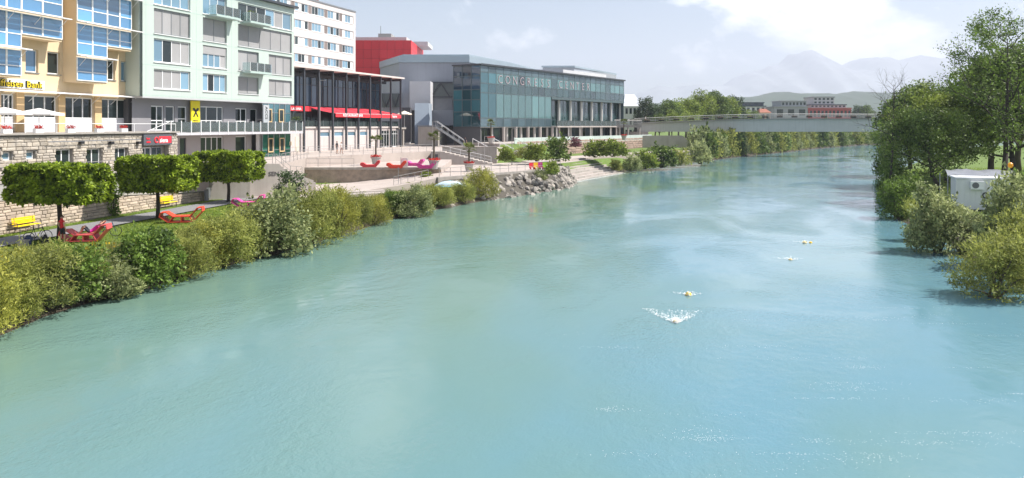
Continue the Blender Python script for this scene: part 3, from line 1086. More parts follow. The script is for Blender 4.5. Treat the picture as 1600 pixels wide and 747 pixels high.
# ------------------------------------------------------------------ mint green apartment building
mint = mat('mint_panel', (0.46, 0.53, 0.49), 0.55, 0.08, 0.35, col2=(0.41, 0.48, 0.445), streak=.12)
blind = mat('grey_blind', (0.31, 0.305, 0.31), .7, .08, 1.0, rnd=.15)
grey_wall = mat('warm_grey_wall', (0.36, 0.34, 0.34), .9, .08, .5)
GB = Building('apartment_building', 'mint green apartment block with grey blinds and glass balconies', 'building', (-37.3, 74.3), math.atan2(1, .356), 4.5)
GX = GB.u(459.5)
rows = [(12.3, 14.35), (15.05, 17.5), (18.0, 20.6), (21.0, 23.2)]
cols = {'A': (240.5, 297.5), 'B': (317, 354.5), 'C1': (372, 404.5), 'C2': (420, 456), 'C': (372, 456)}
H_ = []
lay = {}
for k, cs in enumerate((('A', 'B', 'C1', 'C2'), ('A', 'B', 'C1', 'C2'), ('A', 'B', 'C'), ('A', 'B', 'C'))):
    for c in cs:
        a, b = cols[c]
        h = (GB.u(a), min(GB.u(b), GX - .35), rows[k][0], rows[k][1])
        lay[(c, k)] = h; H_.append(h)
GB.skin('wall', 0, GX, 11.45, 24.0, H_, mint, 0, .3)
# cladding joints as thin recessed strips are left open: panel lines stand proud by a hair
for k in range(5):
    z_ = [11.6, 14.7, 17.75, 20.8, 23.6][k]
    bx('panel_joint', GB.o, .02, GX - .02, -.012, .003, z_ - 4.5 - .012, z_ - 4.5 + .012, mat('mint_joint', (0.40, 0.56, 0.50), .6, .05))
for a in (307, 362, 228):
    x_ = GB.u(a)
    bx('panel_joint', GB.o, x_ - .012, x_ + .012, -.010, .003, 11.5 - 4.5, 23.95 - 4.5, mat('mint_joint', (0.40, 0.56, 0.50), .6, .05))
GB.box('core', .01, GX - .01, .4, 13, 11.47, 24.0, mint)
GB.box('soffit', 0, GX, 0.002, 3, 11.3, 11.449, mat('soffit', (.45, .46, .47), .7, .05))
GB.box('roof_edge', -.3, GX + .4, -.5, 13.3, 24.02, 24.3, dark_metal)
GB.box('penthouse', GX - 12, GX - .8, 2.2, 12, 24.3, 27.2, mint)
for q in range(5):
    GB.window(GX - 11.6 + q * 2.15, GX - 9.7 + q * 2.15, 24.6, 26.7, 2.1, 2, 1, white_paint, glass_sky, .08)
BLD, GLS, GD = blind, glass_sky, glass_dark
pat = {('A', 0): [BLD, BLD, BLD, GLS], ('A', 1): [GLS, GD, BLD, BLD], ('A', 2): [BLD] * 4, ('A', 3): [GLS] * 4,
       ('B', 0): [GLS, GD, GLS, GLS], ('B', 1): [GLS, GLS, GLS, BLD], ('B', 2): [BLD, BLD], ('B', 3): [GLS, GLS, GLS],
       ('C1', 0): [BLD, BLD], ('C2', 0): [BLD] * 3, ('C1', 1): [BLD, BLD], ('C2', 1): [BLD] * 3,
       ('C', 2): [BLD] * 5, ('C', 3): [GD, GD, GD, GLS, BLD, GLS]}
for (c, k), h in lay.items():
    p_ = pat[(c, k)]
    GB.window(h[0] + .03, h[1] - .03, h[2] + .03, h[3] - .03, .16 if BLD in p_ else .2, len(p_), 1, white_paint if GLS in p_ else grey_metal, p_, .08)
    GB.box('sill', h[0] - .04, h[1] + .04, -.1, .02, h[2] - .07, h[2] - .003, white_paint)
h = lay[('B', 1)]; GB.box('roller_blind', h[0] + .08, h[1] - .08, .1, .15, h[3] - .95, h[3] - .06, blind)
rail_glass = glass('rail_glass', (.86, .93, .93), 0.86, 1.45, base=(.55, .66, .66))
def balcony(a0, a1, zf, plant=False):
    x0, x1 = GB.u(a0, -1.2), GB.u(a1, -1.2)
    b = GB.box('balcony', x0, x1, -1.25, -.003, zf - .22, zf, mat('balcony_slab', (.40, .50, .47), .7, .05))
    n = max(3, int((x1 - x0) / 1.0))
    for q in range(n):
        xa = x0 + (x1 - x0) * q / n
        bx('glass_panel', b, xa + .03, xa + (x1 - x0) / n - .03, -1.24, -1.22, zf - 4.5 + .05, zf - 4.5 + 1.05, rail_glass)
        bx('post', b, xa - .02, xa + .02, -1.25, -1.21, zf - 4.5, zf - 4.5 + 1.08, white_paint)
    bx('glass_panel', b, x0 + .02, x0 + .04, -1.2, -.06, zf - 4.5 + .05, zf - 4.5 + 1.05, rail_glass)
    bx('glass_panel', b, x1 - .04, x1 - .02, -1.2, -.06, zf - 4.5 + .05, zf - 4.5 + 1.05, rail_glass)
    return x0, x1
balcony(338, 376, 21.0)
balcony(391, 424, 21.0)
bal = balcony(391, 424, 15.0)
# upper ground floor, set back under the overhang
yb = 1.4
op = []
def gh(a0, a1, z0, z1): return (GB.u(a0, yb), GB.u(a1, yb), z0, z1)
op = [gh(236, 256, 7.95, 10.6), gh(259, 273, 7.8, 10.6), gh(278, 292, 8.3, 10.6), gh(313.5, 349, 7.95, 10.7), gh(368, 386, 7.95, 10.6), gh(391, 402, 7.8, 10.6)]
GXL = GB.u(409, yb)
GB.skin('ground_wall', 0, GXL, 7.72, 11.3, op, mat('slate_wall', (0.25, 0.245, 0.26), .9, .08, .5), yb, .25)
op2 = [gh(281, 291, 4.55, 7.1), gh(313.5, 349, 4.7, 7.2), gh(368, 385, 4.6, 7.2)]
GXR = GB.u(393, yb)
GB.skin('basement_wall', 0, GXR, 4.5, 7.45, op2, grey_wall, yb, .25)
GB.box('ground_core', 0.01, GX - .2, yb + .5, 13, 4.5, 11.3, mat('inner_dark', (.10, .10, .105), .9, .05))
GB.box('recess_pillar', GB.u(403, .6), GB.u(408, .6), .4, .9, 4.5, 7.4, white_paint)
for i, h in enumerate(op):
    GB.window(h[0] + .02, h[1] - .02, h[2] + .02, h[3] - .02, yb + .12, [2, 1, 1, 3, 2, 1][i], 2, white_paint, glass_dark, .1, splits=[0, .27, .75, 1] if i == 3 else None, zsplits=[0, .4, 1], name='window' if i not in (1, 5) else 'door')
for i, h in enumerate(op2):
    GB.window(h[0] + .02, h[1] - .02, h[2] + .02, h[3] - .02, yb + .12, [1, 4, 1][i], 1, white_paint if i else dark_metal, glass_dark, .1, name='window' if i else 'door')
# yellow panel with the crossed black emblem
x0, x1 = GB.u(298.5, .9), GB.u(312, .9)
yp = GB.box('sign_panel', x0, x1, .85, 1.0, 7.8, 11.25, mat('panel_yellow', (0.80, 0.66, 0.02), .5, .05))
xc, zc2 = (x0 + x1) / 2, 9.95 - 4.5
mb = MB()
for sg_ in (-1, 1):
    mb.v = []; 
mb = MB()
for sg_ in (-1, 1):
    pts = [(-.42, -.5), (-.22, -.5), (.1, .05), (.42, .28), (.46, .45), (.22, .52), (.12, .42), (.02, .3)]
    mb.face([(xc + sg_ * p[0], .835 - .004 * (sg_ + 1), zc2 + p[1]) for p in pts])
mb.build('emblem', blet, yp)
put('lettering', text('PRIVAT', .24, blet, .005, .004, 1.0, 'CENTER'), yp, (xc, .84, 8.95 - 4.5), (math.pi / 2, 0, 0))
put('lettering', text('BANKING', .2, blet, .005, .0, 1.0, 'CENTER'), yp, (xc, .84, 8.66 - 4.5), (math.pi / 2, 0, 0))
# terrace slab with glass balustrade along the block
GT = GB.box('terrace_slab', GB.u(263, -1.2), GX + .1, -1.3, yb, 7.45, 7.715, mat('slab_grey', (.50, .49, .52), .8, .08))
x0, x1 = GB.u(266, -1.2), GX + .05
n = 16
for q in range(n + 1):
    xa = x0 + (x1 - x0) * q / n
    bx('post', GT, xa - .035, xa + .035, -1.34, -1.25, 7.45 - 4.5, 9.0 - 4.5, white_paint)
    if q < n:
        bx('glass_panel', GT, xa + .06, xa + (x1 - x0) / n - .06, -1.31, -1.29, 7.8 - 4.5, 8.85 - 4.5, rail_glass)
GB.mesh('handrail', MB().tube([(x0 - 3, -1.2, 7.9), (x0, -1.2, 8.9)], .03, 6), white_paint, GT)
# glass corner with timber framed casements
green_glass = glass('green_glass', (.2, .45, .35), 0.0, 1.6, base=(0.015, 0.085, 0.06), rnd=.45)
teal_glass = glass('teal_glass', (.2, .45, .45), 0.0, 2.0, base=(0.03, 0.10, 0.12), rnd=.5)
x0, x1 = GB.u(410, -.1), GB.u(454, -.1)
for q in range(5):
    xa = x0 + (x1 - x0) * q / 5; xb = x0 + (x1 - x0) * (q + 1) / 5
    GB.window(xa, xb, 4.52, 7.44, -.1, 1, 2, grey_metal, green_glass, .06, zsplits=[0, .3, 1])
    GB.window(xa, xb, 7.73, 11.29, -.1, 1, 3, grey_metal, teal_glass, .06)
wood = mat('pale_wood', (.62, .45, .24), .6, .1)
for a, z0, z1 in ((421.5, 8.9, 10.6), (440, 8.9, 10.6), (423.5, 5.1, 6.9), (441, 5.1, 6.9)):
    xm = GB.u(a, -.2)
    GB.window(xm - .5, xm + .5, z0, z1, -.2, 1, 1, wood, glass_dark, .13, name='casement')
sp = GB.box('sign_panel', GB.u(410.5, -.3), GB.u(419.5, -.3), -.42, -.28, 7.95, 11.05, mat('panel_silver', (.42, .44, .46), .4, .05))
xm = (GB.u(410.5, -.3) + GB.u(419.5, -.3)) / 2
put('lettering', text('ACCS', .62, blet, .005, .012, 1.02), sp, (xm - .2, -.43, 10.85 - 4.5), (math.pi / 2, math.pi / 2, 0))
# plant on the upper balcony
leafy = foliage('leaf_fresh', (0.05, 0.09, 0.012), (0.19, 0.25, 0.03))
def pot_plant(name, label, loc, r_, h, m_pot, m_leaf, ph=.5, group=None, n=700):
    t = thing(name, label, 'plant', loc, 0, group)
    MB().lathe([(r_ * .55, 0), (r_ * .8, ph), (r_ * .7, ph), (r_ * .6, ph - .05)], 10).build('pot', m_pot, t)
    r = np.random.default_rng(int(abs(loc[0] * 91)) % 9999)
    P, O = clump_cloud(r, [((0, 0, ph + h * .5), (r_, r_, h * .55))] + [((r.uniform(-r_, r_) * .6, r.uniform(-r_, r_) * .6, ph + h * r.uniform(.3, .9)), (r_ * .5,) * 3) for _ in range(5)], n / (r_ * r_ + .1) * .15)
    A, S, L, W_ = leaves_at(P, O, r, .14, .55, .1)
    put('foliage', leaf_mesh('foliage', P, A, S, L, W_, m_leaf), t)
    MB().tube([(0, 0, ph - .08), (0, 0, ph + h * .5)], .025, 5).build('stem', bark, t)
    return t
def gb_w(u, y, z):
    q = GB.a + GB.t * u + GB.n * y
    return (q.x, q.y, z)
pot_plant('balcony_plant', 'leafy potted plant on the upper glass balcony of the mint green block', gb_w(GB.u(394, -.7), -.7, 21.0), .55, 1.0, white_paint, leafy, .45)
# ------------------------------------------------------------------ hotel tower
hotel_white = mat('hotel_render', (0.60, 0.55, 0.54), .85, .07, .3, streak=.15)
spandrel = mat('brown_spandrel', (0.22, 0.18, 0.17), .7, .1, rnd=.15)
HB = Building('hotel_tower', 'tall pinkish white tower block with rows of ribbon windows', 'building', (-31.8 - .356 * 62, 150 - 62), math.atan2(1, .356), 4.5)
HX = HB.u(555.5)
hz = []
for k in range(9):
    z0 = 10.7 + k * 3.05
    hz.append((z0, z0 + 1.55))
TOP = 10.7 + 7 * 3.05 - .55
holes = []
NB = 6
bw = 5.1
for k in range(7):
    for q in range(NB):
        xb_ = HX - .8 - q * bw; xa_ = xb_ - bw + .02
        holes.append((xa_ + .02, xb_, hz[k][0], hz[k][1]))
HB.skin('wall', 20, HX, 4.5, TOP, holes, hotel_white, 0, .2)
HB.box('core', 20.01, HX - .01, .35, 16, 4.5, TOP - .01, hotel_white)
HB.box('roof_edge', 19.8, HX + .1, -.12, 16.2, TOP, TOP + .25, grey_metal)
HB.box('roof_box', HX - 15, HX - 7, 4, 10, TOP + .25, TOP + 4.5, mat('rust_brown', (.20, .12, .10), .8, .1))
for h_i, h in enumerate(holes):
    x0, x1, z0, z1 = h
    HB.box('spandrel', x0, x0 + 1.1, .08, .2, z0, z1, spandrel)
    rr = random.Random(h_i)
    pm = [rr.choice([glass_sky, glass_sky, canvas, glass_dark]) for _ in range(4)]
    HB.window(x0 + 1.12, x1 - .02, z0 + .02, z1 - .02, .1, 4, 1, white_paint, pm, .07)
    HB.box('sill', x0 + 1.1, x1, -.06, .02, z0 - .1, z0 - .003, white_paint)

# ------------------------------------------------------------------ restaurant pavilion
RB = Building('restaurant_pavilion', 'dark glass restaurant pavilion with slim black columns and flat canopy', 'building', (-32.8, 108), math.atan2(30, 12), 4.5)
RX = RB.u(627.5)
X0 = -4.5
RZ = 17.2
RB.mesh('canopy', MB().box(X0, RX + .25, -.5, 10, RZ, RZ + .28), mat('canopy_pale', (.62, .55, .52), .7, .08))
ncol = 0
for a in (475, 498, 520, 541, 560, 578, 594.7, 610.8, 626):
    x = RB.u(a)
    RB.box('column', x - .14, x + .14, -.14, .14, 4.5, RZ - .004, dark_metal)
    RB.box('roof_beam', x - .1, x + .1, .15, 3.6, RZ - .42, RZ - .006, dark_metal)
RB.box('edge_beam', X0, RX, 3.3, 3.6, RZ - .9, RZ - .43, dark_metal)
# base storey
rest_wall = mat('pavilion_wall', (.56, .50, .48), .9, .1, .4, .1, 30, streak=.25)
sl = [(RB.u(a, .5), RB.u(b, .5), 6.75, 7.45) for a, b in ((500.5, 516), (522.5, 537), (543.5, 556), (562.5, 574.5))]
dr = [(RB.u(a, .5), RB.u(b, .5), 4.55, 7.6) for a, b in ((596.5, 608.5), (612.5, 622.5))]
RB.skin('base_wall', X0, RX - 1.2, 4.5, 8.05, sl + dr, rest_wall, .5, .25)
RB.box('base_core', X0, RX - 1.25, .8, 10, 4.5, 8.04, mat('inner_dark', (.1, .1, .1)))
for h in sl:
    RB.window(h[0], h[1], h[2], h[3], .55, 1, 1, white_paint, glass_sky, .06)
for h in dr:
    RB.window(h[0], h[1], h[2], h[3], .6, 3, 2, white_paint, glass_dark, .07, zsplits=[0, .78, 1])
RB.box('side_door', RB.u(462, .4), RB.u(468, .4), .44, .5, 4.55, 6.8, mat('cream_door', (.62, .58, .48), .6, .05))
RB.box('deck', X0, RX - .3, .3, 9, 8.05, 8.3, mat('deck_edge', (.55, .50, .47), .8, .08))
dkg = glass('deck_glass', (.5, .6, .58), .6, 1.5, base=(.10, .13, .13))
for q in range(19):
    xa = X0 + (RX - .5 - X0) * q / 19; xb = X0 + (RX - .5 - X0) * (q + 1) / 19
    bx('glass_panel', RB.o, xa + .04, xb - .04, .42, .44, 8.33 - 4.5, 9.25 - 4.5, dkg)
    bx('post', RB.o, xa - .02, xa + .02, .40, .46, 8.3 - 4.5, 9.3 - 4.5, grey_metal)
# glazed hall above the terrace
ya = 3.6
xg1 = RB.u(593.5, ya)
hall = glass('hall_glass', (.3, .35, .4), 0.0, 1.75, base=(0.03, 0.055, 0.085), rnd=.5)
n = 24
for q in range(n):
    xa = X0 + (xg1 - X0) * q / n; xb = X0 + (xg1 - X0) * (q + 1) / n
    RB.window(xa, xb, 11.6, RZ - .9, ya, 1, 2, dark_metal, hall, .09, zsplits=[0, .72, 1], thick=.12)
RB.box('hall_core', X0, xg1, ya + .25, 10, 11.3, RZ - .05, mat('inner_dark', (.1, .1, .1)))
RB.box('hall_beam', X0, xg1, ya - .1, ya + .2, 11.25, 11.58, dark_metal)
n = 14
for q in range(n):
    xa = X0 + (xg1 - X0) * q / n; xb = X0 + (xg1 - X0) * (q + 1) / n
    RB.window(xa, xb, 8.32, 11.24, ya + .4, 1, 1, dark_metal, glass_dark, .1)
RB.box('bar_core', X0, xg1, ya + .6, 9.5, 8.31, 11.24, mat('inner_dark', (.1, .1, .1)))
# red awning
awn = mat('red_awning', (0.55, 0.035, 0.06), .8, .06, 1.0)
awn2 = mat('red_valance', (0.78, 0.035, 0.05), .7, .05, 1.0)
xa, xb = RB.u(522, .2), RB.u(607, .2)
aw = thing('awning', 'long red restaurant awning stretched over the terrace tables', 'awning', (*(RB.a + RB.t * xa).xy, 0), RB.ang)
def awl(x): return x - xa
n = 8
for q in range(n):
    p0, p1 = (xb - xa) * q / n + .01, (xb - xa) * (q + 1) / n - .01
    mb = MB()
    for s_ in range(4):
        ta, tb = s_ / 4, (s_ + 1) / 4
        f = lambda t: (3.5 - 3.6 * t, 11.5 - 1.05 * t - .12 * math.sin(t * math.pi))
        (y0, z0), (y1, z1) = f(ta), f(tb)
        mb.face([(p0 - 2.6 * (1 - ta), y0, z0), (p0 - 2.6 * (1 - tb), y1, z1), (p1 - 2.6 * (1 - tb), y1, z1), (p1 - 2.6 * (1 - ta), y0, z0)])
    mb.build('cloth', awn, aw)
    MB().box(p0, p1, -.12, -.10, 9.85, 10.5).build('valance', awn2, aw)
MB().tube([(0, -.08, 10.46), (xb - xa, -.08, 10.46)], .05, 6).build('front_bar', white_paint, aw)
for q in (0.02, .5, .98):
    MB().tube([((xb - xa) * q - 2.2, 3.4, 11.2), ((xb - xa) * q, -.05, 10.4)], .04, 5).build('arm', grey_metal, aw)
put('lettering', text('RESTAURANT BAR', .62, white_l, .01, .012, 1.15), aw, (2.0, -.15, 9.98), (math.pi / 2, 0, 0))
xc_, xd_ = RB.u(607.5, .2), RB.u(623.5, .2)
aw2 = thing('awning', 'short bright red awning beside the open parasol of the restaurant', 'awning', (*(RB.a + RB.t * xc_).xy, 0), RB.ang)
w_ = xd_ - xc_
mb = MB(); mb.face([(-3.2, 3.4, 11.4), (0, -.2, 10.45), (w_, -.2, 10.45), (w_ - 3.6, 3.4, 11.4)]); mb.build('cloth', awn2, aw2)  # sunlit look of this cloth is put into its brighter red
MB().box(0, w_, -.24, -.22, 9.82, 10.45).build('valance', awn2, aw2)
MB().tube([(0, -.18, 10.42), (w_, -.18, 10.42)], .05, 6).build('front_bar', white_paint, aw2)
put('lettering', text('lagana', .6, white_l, .01, .012, 1.1), aw2, (.5, -.26, 9.98), (math.pi / 2, 0, 0))
xa3 = RB.u(449, 1.2)
sgn = thing('name_banner', 'dark red name banner hanging beside the mint green block', 'sign', (*(RB.a + RB.t * xa3 + RB.n * 1.2).xy, 10.7), RB.ang)
MB().box(0, RB.u(486, 1.2) - xa3, 0, .1, 0, .75).build('board', awn2, sgn)
put('lettering', text('LAGANA', .55, white_l, .01, .012, 1.1), sgn, (.9, -.02, .14), (math.pi / 2, 0, 0))
def rb_w(u, y, z):
    q = RB.a + RB.t * u + RB.n * y
    return Vector((q.x, q.y, z))
# tables with white cloths and chairs on the deck
cloth_m = mat('table_cloth', (.78, .78, .80), .8, .04)
def deck_table(i, a):
    u = RB.u(a, 1.3)
    t = thing('restaurant_table', ['first', 'second', 'third', 'fourth', 'fifth', 'sixth', 'seventh'][i] + ' white clothed restaurant table counted from the mint green block', 'table', rb_w(u, 1.3, 8.3), RB.ang, 'tables on the restaurant terrace')
    mb = MB()
    mb.v = [(-.4, -.4, .76), (.4, -.4, .76), (.4, .4, .76), (-.4, .4, .76), (-.5, -.5, .3), (.5, -.5, .3), (.5, .5, .3), (-.5, .5, .3)]
    mb.f = [(0, 1, 2, 3), (4, 5, 1, 0), (5, 6, 2, 1), (6, 7, 3, 2), (7, 4, 0, 3)]; mb.mi = [0] * 5
    mb.build('cloth', cloth_m, t)
    MB().tube([(0, 0, 0), (0, 0, .74)], .05, 6).build('leg', dark_metal, t)
    MB().lathe([(.28, 0), (.28, .03), (.05, .05)], 10).build('foot', dark_metal, t)
    return t
def chair_proto():
    t = thing('terrace_chair', '', 'chair')
    MB().box(-.22, .22, -.22, .22, .42, .47).build('seat', black_stuff, t)
    MB().box(-.22, .22, .19, .24, .47, .92).build('backrest', black_stuff, t)
    for x in (-.19, .19):
        for y in (-.19, .19):
            MB().tube([(x, y, 0), (x, y, .42)], .02, 4).build('leg', dark_metal, t)
    return t
ch0 = chair_proto(); first_chair = True
for i, a in enumerate((545, 557, 573, 583.5, 592.5, 602, 613)):
    deck_table(i, a)
    for dx in (-.75, .75):
        c = ch0 if first_chair else copy_tree(ch0)
        first_chair = False
        c.location = rb_w(RB.u(a, 1.3) + dx, 1.3, 8.3); c.rotation_euler = (0, 0, RB.ang + (math.pi / 2 if dx < 0 else -math.pi / 2))
        c['label'] = 'black chair on the ' + ('mint green block' if dx < 0 else 'glass wing') + ' side of the ' + ['first', 'second', 'third', 'fourth', 'fifth', 'sixth', 'seventh'][i] + ' clothed table'; c['group'] = 'chairs on the restaurant terrace'
parasol('parasol', 'cream parasol open at the end of the restaurant terrace', rb_w(RB.u(632, .8), .8, 8.1), 3.0, mat('cream_canvas', (.75, .66, .55), .8, .05), 2.6, None, 8, .6)
RB.box('deck_end', RX - .3, RX + 2.4, .4, 6, 7.8, 8.1, concrete)
RB.box('deck_end_leg', RX + 1.6, RX + 2.0, .6, 1.0, 4.5, 7.79, concrete)
for i, a in enumerate((461, 468)):
    pot_plant('shrub_box', ['leafy shrub behind the deck glass nearest the mint green block', 'second leafy shrub behind the deck glass near the mint green block'][i], rb_w(RB.u(a, 1.1), 1.1, 8.3), .75, 1.2, dark_metal, leafy, .4)

# ------------------------------------------------------------------ red stage tower
red_panel = mat('red_panel', (0.60, 0.035, 0.045), .45, .08, .15, rnd=.07)
red_side = red_panel
ST = Building('stage_tower', 'big red panelled stage tower behind the grey hall', 'building', (-42.5, 190), 0.0, 4.5)
W_ = 16.4
ST.box('core', 0.05, W_ - .05, .1, 26, 4.5, 30.4, mat('red_dark', (.25, .02, .025), .6, .1))
nc, nr = 8, 7
for i in range(nc):
    for j in range(nr):
        z0 = 14.0 + j * 16.5 / nr
        bx('panel', ST.o, W_ * i / nc + .03, W_ * (i + 1) / nc - .03, 0, .1, z0 - 4.5 + .03, z0 + 16.5 / nr - 4.5 - .03, red_panel)
side_m = mat('red_panel_side', (0.62, 0.06, 0.07), .35, .06, .15, spec=.6, rnd=.05)
for i in range(10):
    for j in range(nr):
        z0 = 14.0 + j * 16.5 / nr
        bx('panel', ST.o, W_ - .05, W_ + .06, .1 + 2.6 * i + .03, .1 + 2.6 * (i + 1) - .03, z0 - 4.5 + .03, z0 + 16.5 / nr - 4.5 - .03, red_panel)
ST.box('roof_house', .6, W_ - 2, 6, 24, 30.4, 32.0, hotel_white)
ST.box('roof_vent', 6.5, 10, 8, 14, 32.0, 33.2, mat('vent_grey', (.28, .28, .28), .7, .1))
ST.box('roof_ledge', W_ - 4, W_ + 3, 12, 24, 30.4, 31.5, mat('vent_light', (.5, .5, .5), .7, .1))
ST.mesh('antenna', MB().tube([(7, 9, 33), (7, 9, 35.4)], .06, 5), dark_metal)

# ------------------------------------------------------------------ grey hall
hall_grey = mat('hall_grey', (0.33, 0.35, 0.39), .75, .1, .25, streak=.15)
hall_light = mat('hall_light', (0.58, 0.58, 0.60), .7, .1, .25)
zinc = mat('zinc_roof', (0.33, 0.40, 0.45), .35, .1, .3, metal=.3)
GH = Building('congress_hall', 'big grey faceted congress hall with zinc roof edge', 'building', (-25.2, 165), 0.0, 4.5)
def off(px_, Y): return ((px_ - 800) / FOC * Y + 25.2, Y - 165)
A_, B_, C_, D_, E_ = off(594, 181), off(624, 165), off(733, 165), off(800, 186), off(880, 235)
def ring(z0, z1, pts, name, m, grow=0):
    mb = MB()
    for p, q in zip(pts, pts[1:]):
        mb.face([(p[0], p[1], z0), (q[0], q[1], z0), (q[0], q[1], z1), (p[0], p[1], z1)])
    return GH.mesh(name, mb, m)
pts = [(A_[0] - 2, A_[1] + 40), A_, B_, C_, D_, E_, (E_[0] - 30, E_[1] + 10)]
GH.mesh('walls', MB().prism([(p[0], p[1]) for p in pts], 4.5, 22.6), hall_grey)
g = lambda p: (p[0] + (p[0] - 8) * .012, p[1] - .25)
GH.mesh('roof_edge', MB().prism([g(p) for p in pts[:-1]] + [(E_[0] - 30, E_[1] + 10)], 22.61, 24.1), zinc)
GH.mesh('roof', MB().prism([(p[0] * .97 + .3, p[1] + 3) for p in pts], 24.0, 24.7), zinc)
def hb(name, a0, a1, b0, b1, Y, m, thick=1.0, parent=None):
    x0, x1 = (a0 - 800) / FOC * Y + 25.2, (a1 - 800) / FOC * Y + 25.2
    return GH.box(name, x0, x1, Y - 165, Y - 165 + thick, lift(b1, Y), lift(b0, Y), m, parent)
hb('white_block', 640, 672.5, 127, 172, 159, hall_light, 6.1)
hb('shadow_gap', 672.6, 708, 172.1, 196, 163.5, hall_grey, 2)
hb('truss_floor', 672.6, 708, 127.5, 152, 164.6, mat('truss_glass', (.12, .14, .14), .3, .1), .5)
for s0, s1 in (((674, 151), (688, 129)), ((688, 129), (703, 151)), ((673, 129), (707, 129)), ((673, 151.5), (707, 151.5))):
    P = [((a - 800) / FOC * 164 + 25.2, -1.0, lift(b, 164)) for a, b in (s0, s1)]
    GH.mesh('truss', MB().tube(P, .18, 4), dark_metal)
hb('grey_niche', 673, 707, 152.5, 196, 164.4, mat('niche_grey', (.24, .25, .27), .8, .1), .5)
for q, (a0, a1) in enumerate(((596, 611), (611.3, 624))):
    Y = 160
    x0, x1 = (a0 - 800) / FOC * Y + 25.2, (a1 - 800) / FOC * Y + 25.2
    GH.box('link_window', x0, x1, Y - 165, Y - 164.8, lift(168, Y), lift(146, Y), mat('truss_glass', (.12, .14, .14), .3, .1))
    xm = (x0 + x1) / 2
    GH.mesh('truss', MB().tube([(x0, -5.2, lift(147, Y)), (xm, -5.2, lift(167, Y)), (x1, -5.2, lift(147, Y))], .16, 4), dark_metal)
GH.box('link_block', (594 - 800) / FOC * 161 + 25.2, (640 - 800) / FOC * 161 + 25.2, -4, 0, 4.5, lift(145, 161), hall_grey)
hb('dark_gap', 626, 641, 168, 222, 156, mat('gap_dark', (.10, .10, .11), .8, .1), 2)
# blue-grey slanted stair cheek
mb = MB()
Y = 150
f_ = lambda a: (a - 800) / FOC * Y + 25.2
mb.prism([(f_(648), -15), (f_(669), -13.5), (f_(669), -8), (f_(648), -8)], 4.5, lift(161, Y))
GH.mesh('stair_tower', mb, mat('cheek_blue', (.34, .40, .48), .6, .1, .3))
# landing and its concrete base
Y = 141
GH.box('landing', (652 - 800) / FOC * Y + 25.2, (690 - 800) / FOC * Y + 25.2, Y - 165, -1, lift(198.5, Y), lift(196, Y), mat('landing_grey', (.2, .21, .22), .8, .1))
GH.box('landing_base', (653 - 800) / FOC * Y + 25.2, (684 - 800) / FOC * Y + 25.2, Y - 164.9, -5, 4.5, lift(198.6, Y), concrete)
# roof top plant rooms
def roofbox(name, a0, a1, Y0, dep, z0, z1, m, skew=0.0):
    x0, x1 = (a0 - 800) / FOC * Y0 + 25.2, (a1 - 800) / FOC * Y0 + 25.2
    GH.mesh(name, MB().prism([(x0, Y0 - 165), (x1, Y0 - 165), (x1 + skew, Y0 - 165 + dep), (x0 + skew, Y0 - 165 + dep)], z0, z1), m)
roofbox('plant_room', 848, 897, 205, 30, 20, 24.6, hall_grey, 16)
roofbox('plant_room_roof', 846, 898, 204.5, 31, 24.61, 25.1, zinc, 16)
roofbox('stepped_roof', 790, 880, 196, 20, 20, 23.4, hall_light, 14)

# ------------------------------------------------------------------ glass congress wing
cong_glass = glass('congress_glass', (.42, .62, .60), .6, 2.2, base=(.04, .11, .11), rnd=.4)
cong_frost = glass('congress_frosted', (.5, .7, .68), .3, 2.2, rough=.03, base=(.10, .22, .22), rnd=.3)
cong_grey = glass('congress_grey', (.3, .4, .42), .1, 1.6, base=(.08, .12, .14), rnd=.3)
CB = Building('glass_wing', 'long green glass congress wing with big letters on its front', 'building', (-6.2, 145), math.atan2(53, 36.3), CZ)
CX = CB.u(975)
N_ = 24
pw = CX / N_
teal_frame = mat('teal_frame', (.08, .11, .12), .4, .05)
lev = [(8.2, 10.0), (10.0, 15.0), (15.0, 16.9), (16.9, 19.1), (19.1, 20.4)]
for q in range(N_):
    for k, (z0, z1) in enumerate(lev):
        if k == 0:
            if q < 10:
                CB.window(q * pw, (q + 1) * pw, z0, z1, 0, 1, 1, teal_frame, cong_grey, .09, name='glazing')
            continue
        if k == 1 and q >= 10: continue
        m = cong_glass if q > 1 else teal_glass
        if k == 1 and q >= 2: m = cong_frost
        if k == 4: m = cong_grey
        if k == 3 and q >= 2: m = cong_frost if q % 5 else cong_glass
        CB.window(q * pw, (q + 1) * pw, z0, z1, 0, 1, 1, teal_frame, m, .09, name='glazing')
CB.mesh('roof', MB().prism([(-.3, -.35), (CX + .3, -.35), (CX + .3, 14), (16, 14), (2, 1)], 20.41, 20.75), dark_metal)
inner_light = mat('inner_light', (.50, .50, .47), .9, .08, .3)
for z0 in (8.05, 14.85):
    CB.mesh('floor_slab', MB().prism([(.1, .15), (CX - .1, .15), (CX - .1, 12), (10, 12), (2, .8)], z0, z0 + .3), inner_light)
CB.box('back_wall', 7.0, CX - .1, 7.0, 7.3, CZ, 20.4, mat('inner_wall', (.30, .30, .28), .9, .15, .2))
CB.box('end_wall', CX - .05, CX + .05, .1, 13, CZ, 20.4, teal_frame)
for q in range(2, N_ + 1, 2):
    x = q * pw
    CB.mesh('column', MB().tube([(x + .05, 1.2, CZ), (x + .05, 1.2, 20.3)], .28, 10), mat('column_white', (.55, .53, .50), .7, .06))
for q in range(12):   # furniture-like inner partitions give the rooms depth
    bx('partition', CB.o, q * pw * 2 + .8, q * pw * 2 + .95, 2.5, 6.9, 8.4 - CZ, 14.8 - CZ, inner_light)
